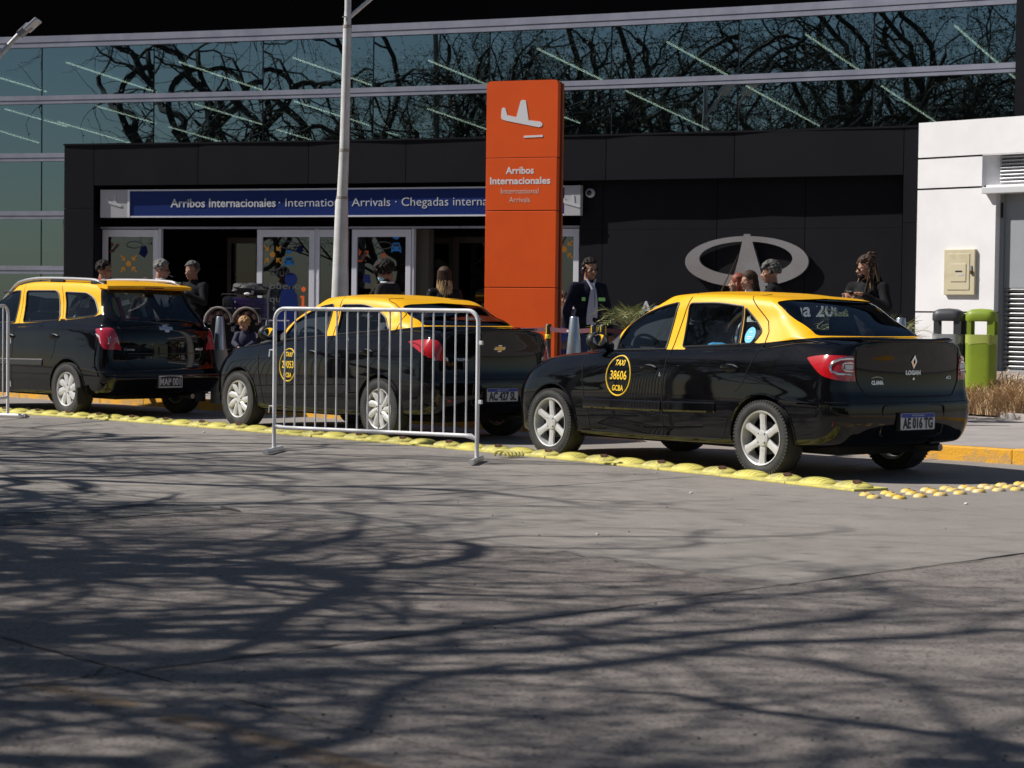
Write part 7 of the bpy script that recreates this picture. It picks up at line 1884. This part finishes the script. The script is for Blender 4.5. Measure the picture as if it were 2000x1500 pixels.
person('grey haired man in a black shirt with folded hands in the dark doorway', 378, 28.6, 1.82, 2.5, .0, -.1, top=C_blk, pants=C_blk, hairfn=hair_short(H_dgr, .98, low=-.02, front=.06), skin=M_skin2,
  arms=[((-.27, .07, 1.20), (-.09, .25, 1.31), ((.75, .55, .1), (0, .3, 1), 1, .5)), ((.27, .07, 1.20), (.10, .25, 1.29), ((-.75, .55, .1), (0, .3, 1), -1, .5))],
  extra=lambda root, hp, k, R3, V: (G().ball(V(0, .135, 1.30), (.05*k, .008, .02*k), 10, 6).build('shirt_print', C_wht, root), G().tube([V(.0, .14, 1.1), V(.0, .135, .95)], .012, 6).build('badge_strap', C_wht, root)))
def mask(root, hp, k, R3, V):
    g = G(); g.ball(hp(0, .070, -.045), (.056*k, .048*k, .052*k), 16, 12, R=R3); g.build('face_mask', mat('mask_blue', (.35, .60, .70), .8), root, True)
    g = G(); g.tube([V(.078*math.cos(a), .03+.078*math.sin(a), 1.475) for a in [2*PI*i/20 for i in range(20)]], .012*k, 8, closed=True); g.build('collar', C_wht, root, True)
person('person with a curly dark mop and pale blue face mask in a charcoal sweater', 760, 27.4, 1.82, 1.15, .45, -.45, top=C_gry, pants=C_jean, hairfn=hair_short(H_blk, 1.28, .9, grow=2.0, low=-.02, front=.04, back=-.06), extra=mask, lean=.06,
  arms=[((-.25, .10, 1.12), (-.12, .30, 1.05), None), ((.27, -.05, 1.12), (.20, .12, .92), None)])
person('woman with long blonde hair in a black leather jacket seen from behind', 867, 25.4, 1.72, .25, .15, .05, top=C_lea, pants=C_blk, female=True, hairfn=strands(H_brn, 150, -.36, .55, .0065, 4, H_bln), arms=[((-.27, -.02, 1.12), (-.16, .2, 1.05), None), ((.25, 0, 1.12), (.2, .16, 1.0), None)],
  extra=lambda root, hp, k, R3, V: G().tube([V(-.30, -.06, .98), V(-.22, -.07, 1.12), V(-.12, -.09, 1.30)], [.07, .05, .02], 8).build('shoulder_bag', C_brn, root, True))
def headset(root, hp, k, R3, V):
    g = G()
    for s in (-1, 1): g.ball(hp(s*.088, -.005, -.002), (.018*k, .036*k, .040*k), 12, 8, R=R3)
    g.tube([hp(.092*math.cos(a), -.01, .005+.142*math.sin(a)*.92) for a in [PI*i/14 for i in range(15)]], .009*k, 6); g.build('headset', M_eye, root, True)
    g = G(); g.box(V(-.085, .150, 1.27), (.14*k, .012, .040*k), R=Matrix.Rotation(.38, 3, 'Z'), bev=.003); g.build('hi_vis_band', mat('band_lime', (.32, .70, .20), .6, emis=0), root)
    g = G(); g.box(V(.150, .118, 1.27), (.04*k, .012, .040*k), R=Matrix.Rotation(-.6, 3, 'Z')); g.build('hi_vis_band', mat('band_lime', (.32, .70, .20)), root)
    g = G(); g.v = []; rows = [(.98, -.01, .115, .138), (1.06, -.02, .125, .150), (1.16, -.02, .12, .158), (1.27, -.015, .10, .158), (1.38, -.01, .06, .135), (1.46, -.012, .03, .085)]
    for z_, xa, xb, y_ in rows:
        for t_ in range(5): g.v.append(tuple(V(xa+(xb-xa)*t_/4, y_+.006-.012*(t_/4)**2, z_)))
    g.f = [(i*5+j, i*5+j+1, (i+1)*5+j+1, (i+1)*5+j) for i in range(5) for j in range(4)]
    g.build('shirt_front', C_lil, root)
    g = G(); g.tube([V(-.055, .06, 1.50), V(-.01, .095, 1.44), V(.02, .13, 1.36)], .014*k, 6); g.tube([V(.06, .05, 1.50), V(.045, .095, 1.44), V(.03, .13, 1.38)], .014*k, 6); g.build('collar', C_lil, root, True)
    g = G(); g.tube([V(.02, .155, 1.38), V(.025, .165, 1.25), V(.03, .16, 1.16)], .003, 5); g.build('lanyard', M_eye, root)
person('stout man with headset and glasses in a navy jacket with lime band', 1148, 25.0, 1.83, 3.75, -.15, -.05, skin=M_skin2, top=C_navy, pants=C_jean, build=1.12, hairfn=hair_short(H_blk, .98, low=-.02, front=.065), extra=both(glasses(), headset), arms=[((-.30, .0, 1.12), (-.29, .06, .86), None), ((.30, .0, 1.12), (.29, .06, .86), None)])
person('person half hidden behind the orange totem in grey with a pink bag', 1101, 26.9, 1.45, TOWARD, .3, top=mat('cloth_grey', (.12, .12, .13), .9), pants=mat('cloth_blue2', (.02, .05, .25), .9), hairfn=hair_short(H_brn), skin=M_skin2, female=True,
  extra=lambda root, hp, k, R3, V: (G().ball(V(-.12, .16, .62), (.09, .07, .16), 14, 10, amp=.3).build('pink_bag', mat('bag_pink', (.45, .02, .09), .8), root, True), G().ball(V(.06, .13, 1.06), (.1, .05, .1), 12, 8, amp=.4).build('blue_scarf', mat('cloth_blue3', (.03, .07, .35), .9), root, True)))
person('brown haired woman with loose hair facing left above the nearest taxi roof', 1466, 24.5, 1.70, 1.9, .2, .0, top=C_wht, pants=C_jean, female=True, hairfn=strands(H_brn, 130, -.20, .35, .007, 9, H_brn), arms=None, group=None)
person('red haired person mostly hidden by the brown haired woman', 1444, 25.3, 1.68, 1.4, 0, 0, top=C_blk, pants=C_blk, female=True, hairfn=strands(H_red, 90, -.16, .3, .007, 12, H_red))
person('grey haired man in a black coat in profile facing left before the emblem', 1511, 24.2, 1.80, 1.35, .15, -.08, skin=M_skin2, top=C_blk, pants=C_blk, build=1.1, hairfn=hair_short(H_dgr, 1.06, .5, grow=1.4, low=-.02, front=.05, back=-.08), lean=.02)
def dreads(root, hp, k, R3):
    hair_short(H_brn, 1.03, .3, low=-.0, front=.05)(root, hp, k, R3); r = random.Random(5)
    g = G(); g.ball(hp(0, -.07, .135), (.055*k, .055*k, .045*k), 12, 8, amp=.6, fr=4); g.build('hair_bun', H_brn, root, True)
    for i in range(22):
        a = r.uniform(-.6, PI+.6); x0, y0 = .082*math.cos(a), -.03-.07*math.sin(a); side = 1 if x0 > 0 else -1; f = r.random() < .5
        ze = r.uniform(-.52, -.36); pts = [hp(x0*.9, y0, .09)]
        for j in range(1, 8):
            t = j/7; pts.append(hp(x0*(1+.25*t)+side*.03*t+.008*math.sin(6*t+i), y0+(.17*t if f else -.02*t)+.008*math.cos(5*t+i), .09+(ze-.09)*t))
        g = G(); g.tube(pts, [.008*k]*8, 6); g.build('dreadlock', H_brn if i % 2 else mat('dread_tan', (.26, .17, .09), .8), root, True)
    g = G(); g.ball(hp(0, .060, -.066), (.052*k, .040*k, .036*k), 14, 10, R=R3); g.build('beard', H_blk, root, True)
def phone(root, hp, k, R3, V):
    g = G(); g.box(V(-.0, .33, 1.335), (.075, .14, .010), R=Matrix.Rotation(.4, 3, 'X'), bev=.004); g.build('phone', M_eye, root)
    g = G(); g.ball(V(0, -.10, 1.46), (.13*k, .075*k, .09*k), 16, 10, amp=.2); g.build('hood', C_blk, root, True)
    for i in range(5): g = G(); g.ball(V(.262+.012*i, .01+.01*i, 1.36-.035*i), (.006, .026, .018), 8, 5); g.build('sleeve_print', C_wht, root)
    g = G(); g.tube([V(.16, .22, 1.31), V(.22, .16, 1.27)], .012, 6); g.build('sleeve_print', mat('print_grey', (.35, .35, .36), .8), root)
person('bearded man with dreadlocks and sunglasses in a black hooded jacket using a phone', 1694, 23.4, 1.85, 2.45, -.75, -.12, top=C_blk, pants=C_blk, hairfn=dreads, extra=both(glasses(sun=True), phone),
  arms=[((-.28, .06, 1.19), (-.08, .25, 1.33), ((.55, .8, .12), (0, -.3, 1), 1, .7)), ((.28, .06, 1.19), (.09, .25, 1.32), ((-.55, .8, .12), (0, -.3, 1), -1, .7))])
# toddler sitting in the right half of the pushchair
pc_ = at(480, 600, 28.1); kid = empty('person', (pc_.x, 28.05, .135+.50), 0, 'blond toddler in a navy coat sitting in the pushchair looking down', 'person'); k = .60
g = G(); HM = Matrix.Translation(Vector((0, -.05, .455)))@Matrix.Rotation(PI-.5, 4, 'Z')@Matrix.Rotation(-.55, 4, 'X'); R3 = HM.to_3x3(); q_ = lambda x, y, z: HM@Vector((x, y, z))
g.ball(q_(0, -.01, .025), (.072, .082, .072), 18, 12, R=R3); g.ball(q_(0, .03, -.02), (.055, .05, .05), 14, 10, R=R3); g.ball(q_(0, .082, -.012), .011, 8, 6); g.ball(q_(-.035, .055, -.025), .02, 8, 6); g.ball(q_(.035, .055, -.025), .02, 8, 6)
for s in (-1, 1): g.ball(q_(s*.072, -.005, -.005), (.008, .016, .022), 8, 6, R=R3)
cap(g, (0, -.03, .40), (0, 0, .33), .035, .04); g.ball((0, .02, .22), (.10, .08, .14), 16, 12); g.ball((0, .03, .07), (.10, .09, .08), 14, 10)
sh_ = [Vector((-.095, .0, .31)), Vector((.095, .0, .31))]; ar = [(Vector((-.14, -.04, .20)), Vector((-.07, -.15, .15))), (Vector((.13, -.05, .20)), Vector((.03, -.16, .14)))]
for a, (e, w) in zip(sh_, ar): cap(g, a, e, .035, .028); cap(g, e, w, .027, .02); hand(g, w, (w-e), (0, 0, 1), 1, .6, .6)
for s in (-1, 1): cap(g, (s*.06, 0, .07), (s*.07, -.22, .09), .05, .04); cap(g, (s*.07, -.22, .09), (s*.07, -.27, -.10), .038, .03); cap(g, (s*.07, -.27, -.10), (s*.07, -.34, -.12), .028, .022)
remesh(g, 'body', M_skin, kid, .007)
g = G(); g.ball((0, .02, .22), (.125, .105, .155), 18, 12); g.ball((0, .02, .08), (.12, .11, .09), 14, 10); cap(g, (0, 0, .33), (0, -.01, .375), .06, .048)
for a, (e, w) in zip(sh_, ar): cap(g, a, e, .05, .042); cap(g, e, w.lerp(e, .1), .040, .032)
remesh(g, 'coat', mat('coat_navy', (.016, .018, .045), .85, col2=(.025, .027, .06), nscale=12), kid, .009)
g = G()
for s in (-1, 1): cap(g, (s*.06, 0, .07), (s*.07, -.22, .09), .06, .05); cap(g, (s*.07, -.22, .09), (s*.07, -.265, -.08), .048, .04)
remesh(g, 'trousers', C_jean, kid, .01)
g = G(); r = random.Random(2)
for i in range(150):
    a = r.uniform(0, 2*PI); el = r.uniform(-.3, PI/2); x, y, z = .074*math.cos(el)*math.cos(a), -.01+.084*math.cos(el)*math.sin(a), .028+.076*math.sin(el)
    if y > .035 and z < .05: continue
    g.ball(q_(x, y, z), .014, 6, 4)
g.ball(q_(0, -.016, .033), (.073, .080, .071), 16, 10, R=R3); remesh(g, 'hair', H_chl, kid, .006, 1)
for s in (-1, 1):
    g = G(); g.ball(q_(s*.026, .076, .004), (.009, .005, .005), 8, 6, R=R3); g.build('eye', M_eye, kid, True)
g = G(); g.ball((.12, .03, .30), (.05, .03, .05), 12, 8, amp=.3); g.build('white_blanket', C_wht, kid, True)
